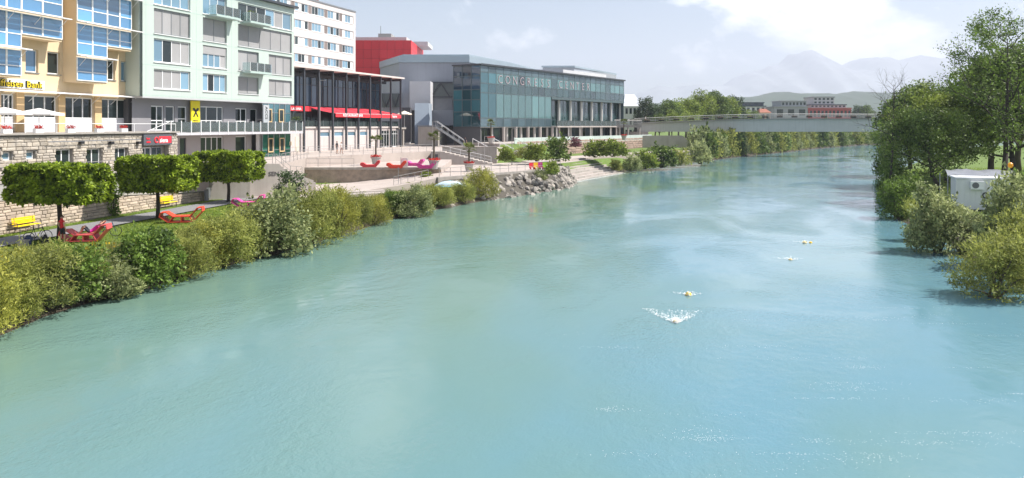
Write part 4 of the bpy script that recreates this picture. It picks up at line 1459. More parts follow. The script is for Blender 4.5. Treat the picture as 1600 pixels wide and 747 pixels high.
# ground floor glazing set back, and balcony on the right half
for q in range(N_):
    CB.window(q * pw, (q + 1) * pw, CZ + .02, 8.0, 3.0, 1, 1, teal_frame, glass_dark if q % 3 else cong_grey, .1, name='shopfront')
xb0 = 10 * pw
CB.box('balcony_slab', xb0, CX + .5, -1.6, .6, 8.05, 8.34, concrete_light)
for q in range(10, N_):
    CB.window(q * pw, (q + 1) * pw, 8.36, 14.4, 1.6, 1, 1, teal_frame, cong_glass, .1, name='glazing')
    bx('balcony_glass', CB.o, q * pw + .05, (q + 1) * pw - .05, -1.55, -1.52, 8.4 - CZ, 9.6 - CZ, rail_glass)
    bx('balcony_post', CB.o, q * pw - .03, q * pw + .03, -1.58, -1.5, 8.34 - CZ, 9.65 - CZ, grey_metal)
CB.box('soffit_band', xb0, CX, -.1, 1.7, 14.42, 14.95, teal_frame)
for q in range(10, N_, 2):
    CB.mesh('column', MB().tube([(q * pw + .3, -1.2, CZ), (q * pw + .3, -1.2, 8.04)], .16, 8), mat('column_white', (.55, .53, .50), .7, .06))
pink_l = mat('letter_pink', (.42, .33, .36), .5, .04)
s_ = 'CONGRESS CENTER'
for i, ch in enumerate(s_):
    if ch != ' ':
        put('letter', text(ch, 2.5, pink_l, .02, -.045, 1, 'CENTER', 'letter'), CB.o, ((i + 2.5) * pw, -.05, 17.1 - CZ), (math.pi / 2, 0, 0))
# short left face of the glass wing
LB = Building('glass_corner', 'glass corner bay of the congress wing mirroring the tower block', 'building', (-11.85, 148.2), math.atan2(-3.2, 5.65), CZ)
LX = math.hypot(5.65, 3.2) - .05
for q in range(3):
    for k, (z0, z1) in enumerate(((8.2, 11.2), (11.2, 13.6), (13.6, 15.6), (15.6, 18.3), (18.3, 20.4))):
        LB.window(LX * q / 3, LX * (q + 1) / 3, z0, z1, 0, 1, 1, teal_frame, teal_glass if k < 3 else hall, .09, name='glazing')
LB.mesh('roof', MB().prism([(-.2, -.2), (LX + .1, -.2), (LX - .2, 2), (-.2, 6)], 20.41, 20.7), dark_metal)
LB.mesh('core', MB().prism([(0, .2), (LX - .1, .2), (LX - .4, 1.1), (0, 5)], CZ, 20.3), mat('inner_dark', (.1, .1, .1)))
# concrete columns of the arcade
for q in range(5):
    x = CB.u(790 + q * 19, -1.0)
    CB.mesh('column', MB().tube([(x, -.5, CZ), (x, -.5, 8.18)], .32, 10), concrete_light)

# ------------------------------------------------------------------ outdoor stair down from the hall
stz0, stz1 = 8.35, PZ
sx0, sx1 = -14.4, -9.0
nst_ = 20
os = thing('outdoor_stair', 'open steel stair climbing to the congress hall landing', 'staircase', (sx0, 139, PZ), 0)
for i in range(nst_):
    x = (sx1 - sx0) * i / nst_
    z1 = stz0 - (stz0 - stz1) * (i + .5) / nst_ - PZ
    bx('step', os, x, x + (sx1 - sx0) / nst_ + .05, 0, 2.6, z1 - .06, z1, grey_metal)
for y in (-.06, 2.66):
    mb = MB(); mb.prism([(0, y), (sx1 - sx0, y), (sx1 - sx0, y + .05), (0, y + .05)], 0, .1)
    mb.v = []; mb.f = []; mb.mi = []
    L_ = sx1 - sx0
    mb.v = [(0, y, 3.5), (L_, y, 0), (L_, y, .35), (0, y, 3.9), (0, y + .05, 3.5), (L_, y + .05, 0), (L_, y + .05, .35), (0, y + .05, 3.9)]
    mb.f = [(0, 1, 2, 3), (7, 6, 5, 4), (0, 4, 5, 1), (1, 5, 6, 2), (2, 6, 7, 3), (3, 7, 4, 0)]; mb.mi = [0] * 6
    mb.build('stringer', grey_metal, os)
    MB().tube([(0, y, 4.85), (L_, y, 1.1)], .03, 5).build('handrail', white_paint, os)
    for i in range(6):
        x = L_ * i / 5
        MB().tube([(x, y, 3.85 - 3.75 * i / 5), (x, y, 4.85 - 3.75 * i / 5)], .022, 5).build('baluster', white_paint, os)

# ------------------------------------------------------------------ walls and stairs between the levels
CWA = math.radians(32)
def cwp(x, y, z):
    return (-29.6 + math.cos(CWA) * x - math.sin(CWA) * y, 71.75 + math.sin(CWA) * x + math.cos(CWA) * y, z)
cw = thing('stair_wall', 'pale concrete stair wall with SEN lettering beside the clipped trees', 'wall', (-29.6, 71.75, 1.0), CWA)
prof = [(0, 0), (10.35, 0), (10.35, 1.75), (9.0, 2.25), (8.0, 2.25), (6.8, 3.55), (6.2, 3.6), (0, 3.6)]
mb = MB()
mb.v = [(x, 0, z) for x, z in prof] + [(x, .35, z) for x, z in prof]
n = len(prof)
mb.f = [tuple(range(n)), tuple(reversed(range(n, 2 * n)))] + [(i, n + i, n + (i + 1) % n, (i + 1) % n) for i in range(n)]; mb.mi = [0] * len(mb.f)
mb.build('wall_face', concrete_light, cw)
MB().box(-.02, 3.85, -.36, -.003, 0, 3.3).build('pier', concrete, cw)
put('lettering', text('SEN', .62, mat('ink', (.08, .07, .08), .8, .05), .004, .01, 1.0), cw, (5.7, -.02, 2.35), (math.pi / 2, 0, 0))
nst2 = 9
sf = thing('plaza_stair', 'pale concrete flight behind the lettered stair wall', 'staircase', cwp(6.9, .4, 1.0), CWA)
for i in range(nst2):
    bx('step', sf, i * .42, i * .42 + .44, 0, 4.5, 0, 3.4 - i * .22 - .17, concrete_light)
railing('stair_railing', 'steel handrail running down the lettered stair wall', [cwp(6.5, .2, 4.6), cwp(8.0, .2, 3.3), cwp(9.2, .2, 3.2)], 1.0, .8)
railing('plaza_railing', 'steel railing on the plaza corner above the lettered wall', [cwp(.2, .7, PZ), cwp(6.3, .7, PZ)], 1.05, 1.7)
railing('plaza_railing', 'steel railing along the plaza edge behind the red loungers', [(-23.8, 76, PZ), (-25.5, 91.6, PZ), (-12.2, 115.8, PZ)], 1.05, 2.2)
railing('plaza_railing', 'short steel railing before the restaurant wall', [(-31.5, 96, PZ), (-26, 106, PZ), (-20.5, 118, PZ)], 1.05, 2.4)
railing('terrace_railing', 'steel railing on the terrace wall left of the loungers', [(-25.4, 90.8, TZ), (-19.5, 90.8, TZ)], 1.1, 1.6)
# terrace front wall: rough stone with thick coping
tw = thing('terrace_wall', 'brown stone wall under the terrace with red loungers', 'wall', (-25.7, 90.2, .5), 0)
MB().box(0, 17, 0, .36, 0, 2.55).build('wall_face', mat('brown_stone', (.36, .29, .22), .95, .45, 1.6, .8, 7, col2=(.20, .165, .135)), tw)
for i in range(7):
    MB().box(i * 17 / 7, (i + 1) * 17 / 7 - .02, -.12, .5, 2.56, 2.86).build('coping', mat('old_coping', (.40, .36, .31), .95, .3, 1.5, .4, 14), tw)
# quay stair and walls
qs = thing('quay_stair', 'wide pale stone stair rising from the quay to the plaza', 'staircase', (-11.0, 112.4, QZ), 0)
for i in range(11):
    bx('step', qs, i * .72, i * .72 + .76, 0, 3.5, 0, 2.0 - i * .18, concrete_light)
MB().box(-1.4, -.02, -.05, 3.5, 0, 2.0).build('landing_block', concrete, qs)
MB().box(-.95, -.3, -.08, -.045, 0, 1.6).build('door', dark_metal, qs)
qw = thing('plaza_wall', 'concrete wall behind the wide quay stair', 'wall', (-11.0, 116.06, QZ), 0)
MB().box(0, 8.6, -.1, .25, 0, 2.55).build('wall_face', concrete, qw)
MB().box(-.05, 8.7, -.16, .3, 2.553, 2.68).build('coping', concrete_light, qw)
railing('stair_railing', 'pale handrail following the wide quay stair', [(-11.0, 112.5, QZ + 2.0), (-3.2, 112.5, QZ + .2)], 1.0, 1.6, white_paint)
railing('quay_railing', 'grey railing along the quay edge above the boulders', [(-8.4, 85, QZ), (-2.6, 92, QZ), (5.0, 101.4, QZ), (7.1, 108.2, QZ)], 1.05, 1.7)
railing('ramp_railing', 'low steel railing at the head of the pale ramp', [(-9.6, 84.4, 2.45), (-13.0, 80.9, 1.9)], .95, 1.0)
ew = thing('quay_edge', 'concrete edge beam of the quay above the boulders', 'wall', (0, 0, 1.6), 0)
for p, q in zip([(-8.68, 84.5), (-2.4, 92), (5.3, 101.5), (7.4, 108.3)], [(-2.4, 92), (5.3, 101.5), (7.4, 108.3)]):
    d = Vector((q[0] - p[0], q[1] - p[1])).normalized(); n_ = Vector((d.y, -d.x)) * .3
    MB().prism([p, q, (q[0] + n_.x, q[1] + n_.y), (p[0] + n_.x, p[1] + n_.y)], 0, QZ + .05 - 1.6).build('beam', concrete, ew)
# retaining wall of the forecourt
fw = thing('forecourt_wall', 'reddish stone retaining wall below the glass wing', 'wall', (0.4, 140.5, 2.0), math.atan2(53, 36.3))
redstone = mat('red_stone', (.40, .28, .23), .95, .4, 1.4, .7, 8, rnd=.18, col2=(.25, .19, .165))
MB().box(0, 64, -.02, .3, 0, 3.05).build('core', mortar, fw)
rr = random.Random(3); zz = .3; nn = 0
while zz < 3.0:
    x = rr.uniform(0, 1)
    while x < 60:
        w = rr.uniform(1.2, 2.4)
        if nn < 200: stone(fw, x + .02, x + w - .02, zz + .02, zz + .5 - .02, -.04, .2, redstone, nn); nn += 1
        x += w
    zz += .52
for i in range(20):
    bx('balustrade_panel', fw, i * 3.2 + .03, i * 3.2 + 3.17, -.12, -.04, 2.6, 4.1, mat('pale_green_panel', (.52, .58, .56), .5, .06, rnd=.08))
# ------------------------------------------------------------------ footbridge
BYY = 200.0
BR = thing('river_bridge', 'grey girder bridge with flower boxes spanning the river', 'bridge', (34, BYY, 6.8), 0)
bridge_grey = mat('bridge_girder', (0.45, 0.44, 0.41), .8, .1, .3, .05, 20, streak=.25)
def deck_z(x):   # x from 0 at the left abutment
    return 10.15 - 6.8 - 1.25 * max(0, 1 - x / 40) ** 1.6 - .25 * max(0, (x - 50) / 60)
xs_ = np.linspace(0, 96, 25)
for i, (xa, xb) in enumerate(zip(xs_, xs_[1:])):
    mb = MB()
    za, zb = deck_z(xa), deck_z(xb)
    ba, bb = [-.02, -.02]
    mb.v = [(xa, 0, ba), (xb, 0, bb), (xb, 0, zb), (xa, 0, za), (xa, 5, ba), (xb, 5, bb), (xb, 5, zb), (xa, 5, za)]
    mb.f = [(0, 1, 2, 3), (7, 6, 5, 4), (3, 2, 6, 7), (0, 4, 5, 1)]; mb.mi = [0] * 4
    mb.build('girder', bridge_grey, BR)
    mb = MB()
    mb.v = [(xa, -.45, za + .003), (xb - .01, -.45, zb + .003), (xb - .01, 5.4, zb + .003), (xa, 5.4, za + .003), (xa, -.45, za + .25), (xb - .01, -.45, zb + .25), (xb - .01, 5.4, zb + .25), (xa, 5.4, za + .25)]
    mb.f = [(0, 3, 2, 1), (4, 5, 6, 7), (0, 1, 5, 4), (1, 2, 6, 5), (2, 3, 7, 6), (3, 0, 4, 7)]; mb.mi = [0] * 6
    mb.build('deck', mat('bridge_edge', (.30, .28, .26), .8, .1), BR)
for side in (-.35, 5.25):
    for k in (.45, .8, 1.25):
        MB().tube([(x, side, deck_z(x) + .25 + k) for x in xs_], .04 if k < 1.2 else .06, 5).build('rail', mat('rail_pale', (.55, .53, .50), .5, .05), BR)
    for x in np.arange(0, 96, 2.0):
        bx('post', BR, x - .03, x + .03, side - .03, side + .03, deck_z(x) + .25, deck_z(x) + 1.5, rail_metal)
    if side < 0:
        for x in np.arange(0, 96, 2.0):
            for q in (.5, 1.0, 1.5):
                bx('baluster', BR, x + q - .02, x + q + .02, side - .02, side + .02, deck_z(x + q) + .25, deck_z(x + q) + 1.45, rail_metal)
bridge_fl = foliage('bridge_flowers', (0.05, 0.08, 0.02), (0.32, 0.15, 0.09), .2, 5)
ordn = ['first', 'second', 'third', 'fourth', 'fifth', 'sixth', 'seventh', 'eighth', 'ninth', 'tenth', 'eleventh', 'twelfth', 'thirteenth', 'fourteenth', 'fifteenth', 'sixteenth', 'seventeenth', 'eighteenth', 'nineteenth', 'twentieth']
for i in range(17):
    x = 2.5 + i * 4.0
    t = flower_box('bridge_flower_box', ordn[i] + ' flower box on the bridge rail counted from the glass wing', (34 + x, BYY - .68, 6.8 + deck_z(x) + .5), 0, 1.5, 'flower boxes on the bridge rail', black_stuff, bridge_fl, .3, .35)
MB().box(-2.5, 3, -.3, 5.3, -4.2, -.03).build('abutment', concrete, BR)
# landing deck joining bridge and glass wing
ld = thing('bridge_landing', 'slatted landing deck between the glass wing and the bridge', 'deck', (26.5, 190.5, CZ), 0)
MB().prism([(0, 0), (8, 5.5), (7.4, 15), (-2, 8)], 3.0, 3.45).build('deck', mat('deck_dark', (.16, .15, .14), .8, .1), ld)
for i in range(30):
    t_ = i / 29
    bx('slat', ld, 8 * t_ - .05, 8 * t_ + .05, 5.5 * t_ - .12, 5.5 * t_ - .06, 2.75, 4.75, rail_metal)
MB().tube([(0, -.1, 4.78), (8, 5.4, 4.78)], .05, 5).build('rail', rail_metal, ld)
for p in ((.6, .8), (4, 3.2), (7.5, 5.8), (2, 7)):
    MB().tube([(*p, 0), (*p, 3.0)], .22, 8).build('column', concrete, ld)
# pale parapet below the bridge end
pw_ = thing('bridge_parapet', 'pale concrete parapet under the bridge end', 'wall', (33, 188.5, 2.2), 0)
mb = MB()
pr = [(0, 0), (14, 0), (14, 1.6), (10.5, 3.7), (0, 3.7)]
mb.v = [(x, 0, z) for x, z in pr] + [(x, .4, z) for x, z in pr]
mb.f = [(0, 1, 2, 3, 4), (9, 8, 7, 6, 5)] + [(i, 5 + i, 5 + (i + 1) % 5, (i + 1) % 5) for i in range(5)]; mb.mi = [0] * 7
mb.build('wall_face', concrete_light, pw_)

# ------------------------------------------------------------------ far houses
def far_house(name, label, x0, x1, Y, z0, z1, dep, wall_m, roof_m, rows_, cols_, flat=True, rh=3.0, wm=None, group=None):
    t = thing(name, label, 'building', (x0, Y, z0), 0, group)
    w, h = x1 - x0, z1 - z0
    MB().box(0, w, 0, dep, 0, h).build('wall', wall_m, t)
    if flat:
        MB().box(-.4, w + .4, -.4, dep + .4, h + .003, h + .5).build('roof', roof_m, t)
    else:
        mb = MB()
        mb.v = [(-.5, -.5, h), (w + .5, -.5, h), (w + .5, dep + .5, h), (-.5, dep + .5, h), (w * .2, dep / 2, h + rh), (w * .8, dep / 2, h + rh)]
        mb.f = [(0, 1, 5, 4), (1, 2, 5), (2, 3, 4, 5), (3, 0, 4), (0, 3, 2, 1)]; mb.mi = [0] * 5
        mb.build('roof', roof_m, t)
    ww, hh = w / cols_, h / rows_
    for i in range(cols_):
        for j in range(rows_):
            bx('window', t, i * ww + ww * .22, i * ww + ww * .78, -.06, .02, j * hh + hh * .3, j * hh + hh * .82, wm or glass_dark)
    return t
tile_red = mat('roof_red', (.30, .12, .08), .9, .15, .4)
roof_dark = mat('roof_dark', (.07, .085, .11), .8, .1)
wall_white = mat('far_white', (.68, .66, .64), .9, .06)
wall_grey = mat('far_grey', (.34, .33, .36), .9, .08)
def X_(a, Y): return (a - 800) / FOC * Y
far_house('far_house', 'white villa with pale metal roof beside the glass wing', X_(976, 245), X_(1001, 245), 245, 4, lift(166, 245), 12, wall_white, mat('roof_pale', (.60, .62, .66), .4, .05), 3, 4, False, 4.2)
Y = 430
far_house('far_block', 'white block with a dark blue flat roof beyond the trees', X_(1158, Y), X_(1196, Y), Y, 5, lift(166.5, Y), 14, wall_white, roof_dark, 4, 5)
far_house('far_attic', 'dark attic storey on the white block beyond the trees', X_(1157, Y), X_(1194, Y), Y + 1, lift(165, Y), lift(161, Y), 12, roof_dark, roof_dark, 1, 6)
Y = 400
far_house('far_cottage', 'small house with a red brown hipped roof seen over the bridge', X_(1188, Y), X_(1204, Y), Y, 5, lift(176, Y), 9, mat('far_peach', (.55, .38, .30), .9, .08), tile_red, 2, 2, False, 2.2)
Y = 420
far_house('far_hall', 'long grey hall with an open upper gallery beyond the bridge', X_(1210, Y), X_(1262, Y), Y, 5, lift(167.5, Y), 20, wall_grey, wall_grey, 2, 3)
far_house('far_gallery', 'glazed upper gallery on the long grey hall', X_(1223, Y), X_(1262, Y), Y + 2, lift(166.5, Y), lift(158.5, Y), 15, mat('far_glass_wall', (.30, .32, .33), .7, .1), wall_grey, 1, 7)
far_house('far_red_wing', 'red walled low wing beyond the bridge', X_(1261.5, Y), X_(1334, Y), Y + 3, 5, lift(169.5, Y), 14, mat('far_red', (.42, .10, .10), .9, .1), mat('far_red_roof', (.50, .16, .15), .9, .1), 2, 12)
far_house('far_offices', 'grey terrace storey above the red walled wing', X_(1272, Y), X_(1328, Y), Y + 5, lift(168, Y), lift(164, Y), 12, mat('far_pale_grey', (.42, .44, .46), .9, .1), roof_dark, 1, 9)
far_house('far_tower', 'pale boxy tower rising above the red walled wing', X_(1280, Y), X_(1313, Y), Y + 8, lift(168, Y), lift(151.5, Y), 14, mat('far_pale', (.52, .48, .49), .9, .06), wall_grey, 3, 5)

# ------------------------------------------------------------------ broad river steps
rs = thing('river_steps', 'broad curved concrete steps going down into the river', 'steps', (6.6, 107.9, 0), 0)
low = [Vector((8.2, 109.3)), Vector((13.0, 119.2)), Vector((19.6, 132.2))]
for k in range(8):
    off_ = .8 * k - .5
    pts_ = []
    for i, p in enumerate(low):
        d = (low[min(i + 1, 2)] - low[max(i - 1, 0)]).normalized()
        pts_.append(p + Vector((-d.y, d.x)) * off_)
    for i in range(2):
        a, b = pts_[i], pts_[i + 1]
        d = (b - a).normalized(); n_ = Vector((-d.y, d.x)) * .95
        parts_ = 4
        for s in range(parts_):
            p, q = a.lerp(b, s / parts_), a.lerp(b, (s + 1) / parts_ - .006)
            if (k > 4 and i == 0 and s < 1): continue
            MB().prism([(p.x - 6.6, p.y - 107.9), (q.x - 6.6, q.y - 107.9), (q.x + n_.x - 6.6, q.y + n_.y - 107.9), (p.x + n_.x - 6.6, p.y + n_.y - 107.9)], -1.0, .18 + .31 * k).build('step', concrete_light if (s + k) % 3 else concrete, rs)
# garden steps from the ramp down to the bank
gs = thing('bank_steps', 'short flight of pale concrete steps beside the bright lawn', 'steps', (-15.6, 73.2, .9), math.radians(32))
for k in range(4):
    bx('step', gs, 0, 4.6, k * 1.1, k * 1.1 + 1.16, -.4, .22 + k * .16, concrete_light)
# boulders along the quay
rip = thing('boulder_slope', 'sloping bank of pale boulders below the quay', 'embankment', (-2, 86, 0), 0)
mb = MB()
qa = [(-8.0, 84.2, 2.2), (-2.2, 91.8, 2.3), (5.5, 101.3, 2.3), (8.4, 109.5, 2.2)]
qb = [(-4.2, 80.5, -.6), (1.8, 87.6, -.6), (7.8, 98.6, -.6), (9.6, 108.2, -.6)]
for i in range(3):
    mb.face([(*[qa[i][j] - (-2, 86, 0)[j] for j in range(3)],), (*[qb[i][j] - (-2, 86, 0)[j] for j in range(3)],), (*[qb[i + 1][j] - (-2, 86, 0)[j] for j in range(3)],), (*[qa[i + 1][j] - (-2, 86, 0)[j] for j in range(3)],)])
mb.build('earth', mat('dark_earth', (.09, .08, .065), .95, .3, 2), rip)
boulder_m = mat('boulder', (.36, .32, .28), .95, .35, 1.3, .7, 6, rnd=.25, col2=(.15, .145, .14))
rr = random.Random(12)
for i in range(250):
    t_ = rr.uniform(0, 2.999); k = int(t_); f = t_ - k
    v = rr.uniform(0.02, 1.0)
    a = Vector(qa[k]).lerp(Vector(qa[k + 1]), f); b = Vector(qb[k]).lerp(Vector(qb[k + 1]), f)
    p = a.lerp(b, v) - Vector((-2, 86, 0))
    s = rr.uniform(.45, .95)
    o = put('boulder', boulder_mesh(i % 8, boulder_m), rip, p, (rr.uniform(0, 6), rr.uniform(0, 6), rr.uniform(0, 6)), (s * 1.25, s, s * .8))
for i in range(26):   # loose stones along the bank
    k = rr.choice([14, 18, 22, 26, 30, 33])
    p = LEFT[k].lerp(LEFT[k + 1], rr.random())
    if p.y < 70: continue
    o = put('boulder', boulder_mesh(i % 8, boulder_m), rip, Vector((p.x + rr.uniform(-.6, .3), p.y, .05)) - Vector((-2, 86, 0)), (rr.uniform(0, 6), rr.uniform(0, 6), 0), rr.uniform(.5, .9))
# ------------------------------------------------------------------ plants
F_WILLOW = foliage('leaf_willow', (0.08, 0.105, 0.018), (0.48, 0.50, 0.13), .5, .8)
F_GOLD = foliage('leaf_golden_willow', (0.09, 0.11, 0.015), (0.54, 0.52, 0.10), .5, .8)
F_SILVER = foliage('leaf_silver', (0.085, 0.11, 0.04), (0.46, 0.50, 0.22), .45, 1.0)
F_DEEP = foliage('leaf_deep', (0.04, 0.07, 0.013), (0.22, 0.33, 0.055), .4, .9)
F_LIME = foliage('leaf_lime', (0.03, 0.06, 0.006), (0.38, 0.50, 0.035), .4, 1.3, .05)
F_TREE = foliage('leaf_tree', (0.035, 0.06, 0.014), (0.20, 0.28, 0.055), .35, .5)
F_TREE2 = foliage('leaf_tree_bright', (0.06, 0.09, 0.014), (0.34, 0.42, 0.07), .4, .5)
F_DARK = foliage('leaf_dark', (0.020, 0.035, 0.015), (0.085, 0.132, 0.046), .25, .5)
F_PURPLE = foliage('leaf_purple', (0.075, 0.025, 0.037), (0.341, 0.124, 0.155), .3, .9)
F_YELLOW = foliage('flower_yellow', (0.35, 0.22, 0.01), (0.75, 0.5, 0.02), .3, 3)
F_GRASS = foliage('grass_blade', (0.10, 0.15, 0.015), (0.34, 0.43, 0.06), .45, 1.2)
F_MEADOW = foliage('meadow_blade', (0.11, 0.12, 0.03), (0.36, 0.33, 0.11), .45, 1.2)

def bush_meshes(seed, m, n_clump, per, leaf, wide, spray, flat=1.0):
    """unit bush of radius 1 and height about 1.6 with its base at z = 0: arching sprays make an uneven edge"""
    r = np.random.default_rng(seed)
    cl = [((0, 0, .62), (.62, .62, .6))]
    for i in range(7):
        a = i * .9 + r.uniform(0, .4)
        cl.append(((math.cos(a) * .62, math.sin(a) * .62, .16), (.26, .26, .2)))
    for i in range(n_clump):
        a = r.uniform(0, 6.283); q = r.uniform(.3, .8); z = r.uniform(.22, 1.2) * flat
        k = r.uniform(.2, .36)
        q *= math.sqrt(max(.2, 1 - (z / 1.6) ** 2))
        cl.append(((math.cos(a) * q, math.sin(a) * q, z), (k, k, k * .95)))
    P, O = clump_cloud(r, cl, per, .5)
    # sprays: thin arching shoots of leaves poking out of the outline
    SP, SO = [], []
    for i in range(spray):
        c, rad = cl[r.integers(0, len(cl))]
        d = unit(np.array([r.normal(), r.normal(), abs(r.normal()) * .9 + .35]))
        b = np.array(c) + d * np.array(rad) * .7
        ln = r.uniform(.18, .42)
        t = np.linspace(0, 1, 14)
        pts = b + d * (t * ln)[:, None] + np.array([0, 0, -.16]) * (t ** 2 * ln)[:, None] + r.normal(size=(14, 3)) * .018
        SP.append(pts); SO.append(np.repeat(d[None], 14, 0))
    if SP:
        P = np.concatenate([P] + SP); O = np.concatenate([O] + SO)
    keep = P[:, 2] > .02
    P, O = P[keep], O[keep]
    A, S, L, W_ = leaves_at(P, O, r, leaf, wide, .35, 0, .75)
    me = leaf_mesh('crown', P, A, S, L, W_, m)
    mb = MB()
    for i in range(9):
        c, rad = cl[r.integers(0, len(cl))]
        mb.tube([(r.normal() * .06, r.normal() * .06, -.1), (c[0] * .5, c[1] * .5, c[2] * .55), c], [.03, .02, .008], 5)
    return me, mb.mesh('stems', bark)

BUSH = {
    'willow': [bush_meshes(1 + i, F_WILLOW, 24, 2700, .085, .26, 130) for i in range(3)],
    'gold': [bush_meshes(11 + i, F_GOLD, 24, 2700, .08, .26, 120) for i in range(2)],
    'silver': [bush_meshes(21 + i, F_SILVER, 26, 2000, .085, .55, 90, 1.1) for i in range(2)],
    'deep': [bush_meshes(31 + i, F_DEEP, 24, 2000, .085, .6, 50) for i in range(2)],
    'small': [bush_meshes(41, F_TREE2, 14, 750, .16, .6, 30)],
    'smallwillow': [bush_meshes(42, F_WILLOW, 16, 900, .15, .4, 60), bush_meshes(43, F_SILVER, 16, 900, .15, .45, 60)],
    'smalldark': [bush_meshes(44, F_TREE, 14, 750, .16, .6, 30)],
    'smallpurple': [bush_meshes(45, F_PURPLE, 12, 700, .16, .6, 20)],
}
_bc = {}
def bush(kind, loc, r_, h, label, group=None, name='bush', cat='bush', rz=None):
    k = _bc.get(kind, 0); _bc[kind] = k + 1
    crown, stems = BUSH[kind][k % len(BUSH[kind])]
    t = thing(name, label, cat, loc, rz if rz is not None else k * 2.1 + .7, group)
    s = (r_, r_, h / 1.55)
    put('crown', crown, t, (0, 0, 0), 0, s)
    put('stems', stems, t, (0, 0, 0), 0, s)
    return t

def bank_z(x, y):
    best = min(range(len(LEFT) - 1), key=lambda i: (LEFT[i].x - x) ** 2 + (LEFT[i].y - y) ** 2)
    p = LEFT[best]; t = (LEFT[best + 1] - LEFT[max(best - 1, 0)]).normalized()
    d = (Vector((x, y, 0)) - p).dot(Vector((-t.y, t.x, 0)))
    return left_h(d, p.y), d

# near bank bushes: sight line across/down of the foot, width and height in sight units
NEAR = [
    ('gold', -30, 520, 150, 130, 'yellowish willow bush at the water, cut by the lower picture corner'),
    ('willow', 45, 492, 150, 105, 'broad willow bush at the water below the pink lounger at the picture edge'),
    ('deep', 118, 470, 120, 88, 'dark green leafy bush at the water below the person in red'),
    ('silver', 172, 462, 90, 66, 'greyish low bush at the water below the near red lounger'),
    ('deep', 232, 446, 118, 98, 'glossy green broad leaved bush at the water, tallest below the second clipped tree'),
    ('willow', 292, 430, 100, 80, 'feathery willow bush at the water right of the glossy green bush'),
    ('willow', 352, 412, 110, 88, 'olive willow bush at the water below the third clipped tree'),
    ('silver', 428, 396, 128, 98, 'tall silvery green bush before the lettered stair wall'),
    ('willow', 492, 380, 96, 92, 'tall feathery willow bush hiding the foot of the stair'),
    ('gold', 530, 368, 84, 78, 'golden willow bush before the pale ramp'),
    ('gold', 585, 350, 66, 46, 'low golden bush beside the concrete bank steps'),
    ('silver', 648, 338, 66, 50, 'round greyish bush at the water below the bright lawn'),
    ('willow', 690, 325, 46, 34, 'small willow bush at the water below the upturned boat'),
    ('willow', 722, 319, 46, 34, 'dense little willow bush left of the round one beside the boulders'),
    ('gold', 753, 313, 58, 46, 'round golden willow bush where the boulders begin'),
]
for kind, a, b, w, h, lab in NEAR:
    p = site(a, b - 4, .25)
    sc = p.y / FOC
    p.x -= .02 * w * sc
    bz, d = bank_z(p.x, p.y)
    bush(kind, (p.x, p.y, max(.1, min(bz, .5) + .02)), w * sc * .56, h * sc * 1.0, lab, 'bushes along the near bank', 'willow_bush' if kind in ('willow', 'gold') else 'bush')
# lower growth knits the bushes into one band
FILL = ['willow', 'silver', 'willow', 'deep', 'willow', 'gold', 'willow', 'willow', 'gold', 'willow', 'deep', 'willow', 'gold', 'willow']
for i in range(len(NEAR) - 1):
    a = (NEAR[i][1] + NEAR[i + 1][1]) / 2; b = (NEAR[i][2] + NEAR[i + 1][2]) / 2 - 12
    w = (NEAR[i][3] + NEAR[i + 1][3]) * .36; h = (NEAR[i][4] + NEAR[i + 1][4]) * .42
    p = site(a, b, .4); sc = p.y / FOC
    bush(FILL[i], (p.x, p.y, .25), w * sc * .56, h * sc, 'lower bush in the ' + ordn[i] + ' gap of the bank hedge counted from the picture corner', 'low bushes in the gaps of the bank hedge', 'bush')
# a second, higher row behind, where the verge is overgrown
BACK = [('gold', 20, 432, 110, 52, 'yellow green bush behind the broad willow at the picture edge'), ('deep', 88, 425, 80, 46, 'green bush with yellow flowers behind the dark leafy bush'),
        ('willow', 150, 425, 70, 40, 'pale meadow bush before the near red lounger'), ('willow', 320, 380, 90, 42, 'feathery bush before the orange red lounger'),
        ('willow', 385, 360, 76, 44, 'feathery bush in front of the pink lounger under the third clipped tree'), ('silver', 455, 352, 60, 52, 'slim grey green shrub before the stair landing')]
for kind, a, b, w, h, lab in BACK:
    p = site(a, b, .9); sc = p.y / FOC
    bush(kind, (p.x, p.y, .8), w * sc * .55, h * sc, lab, 'overgrown shrubs on the upper verge', 'bush')

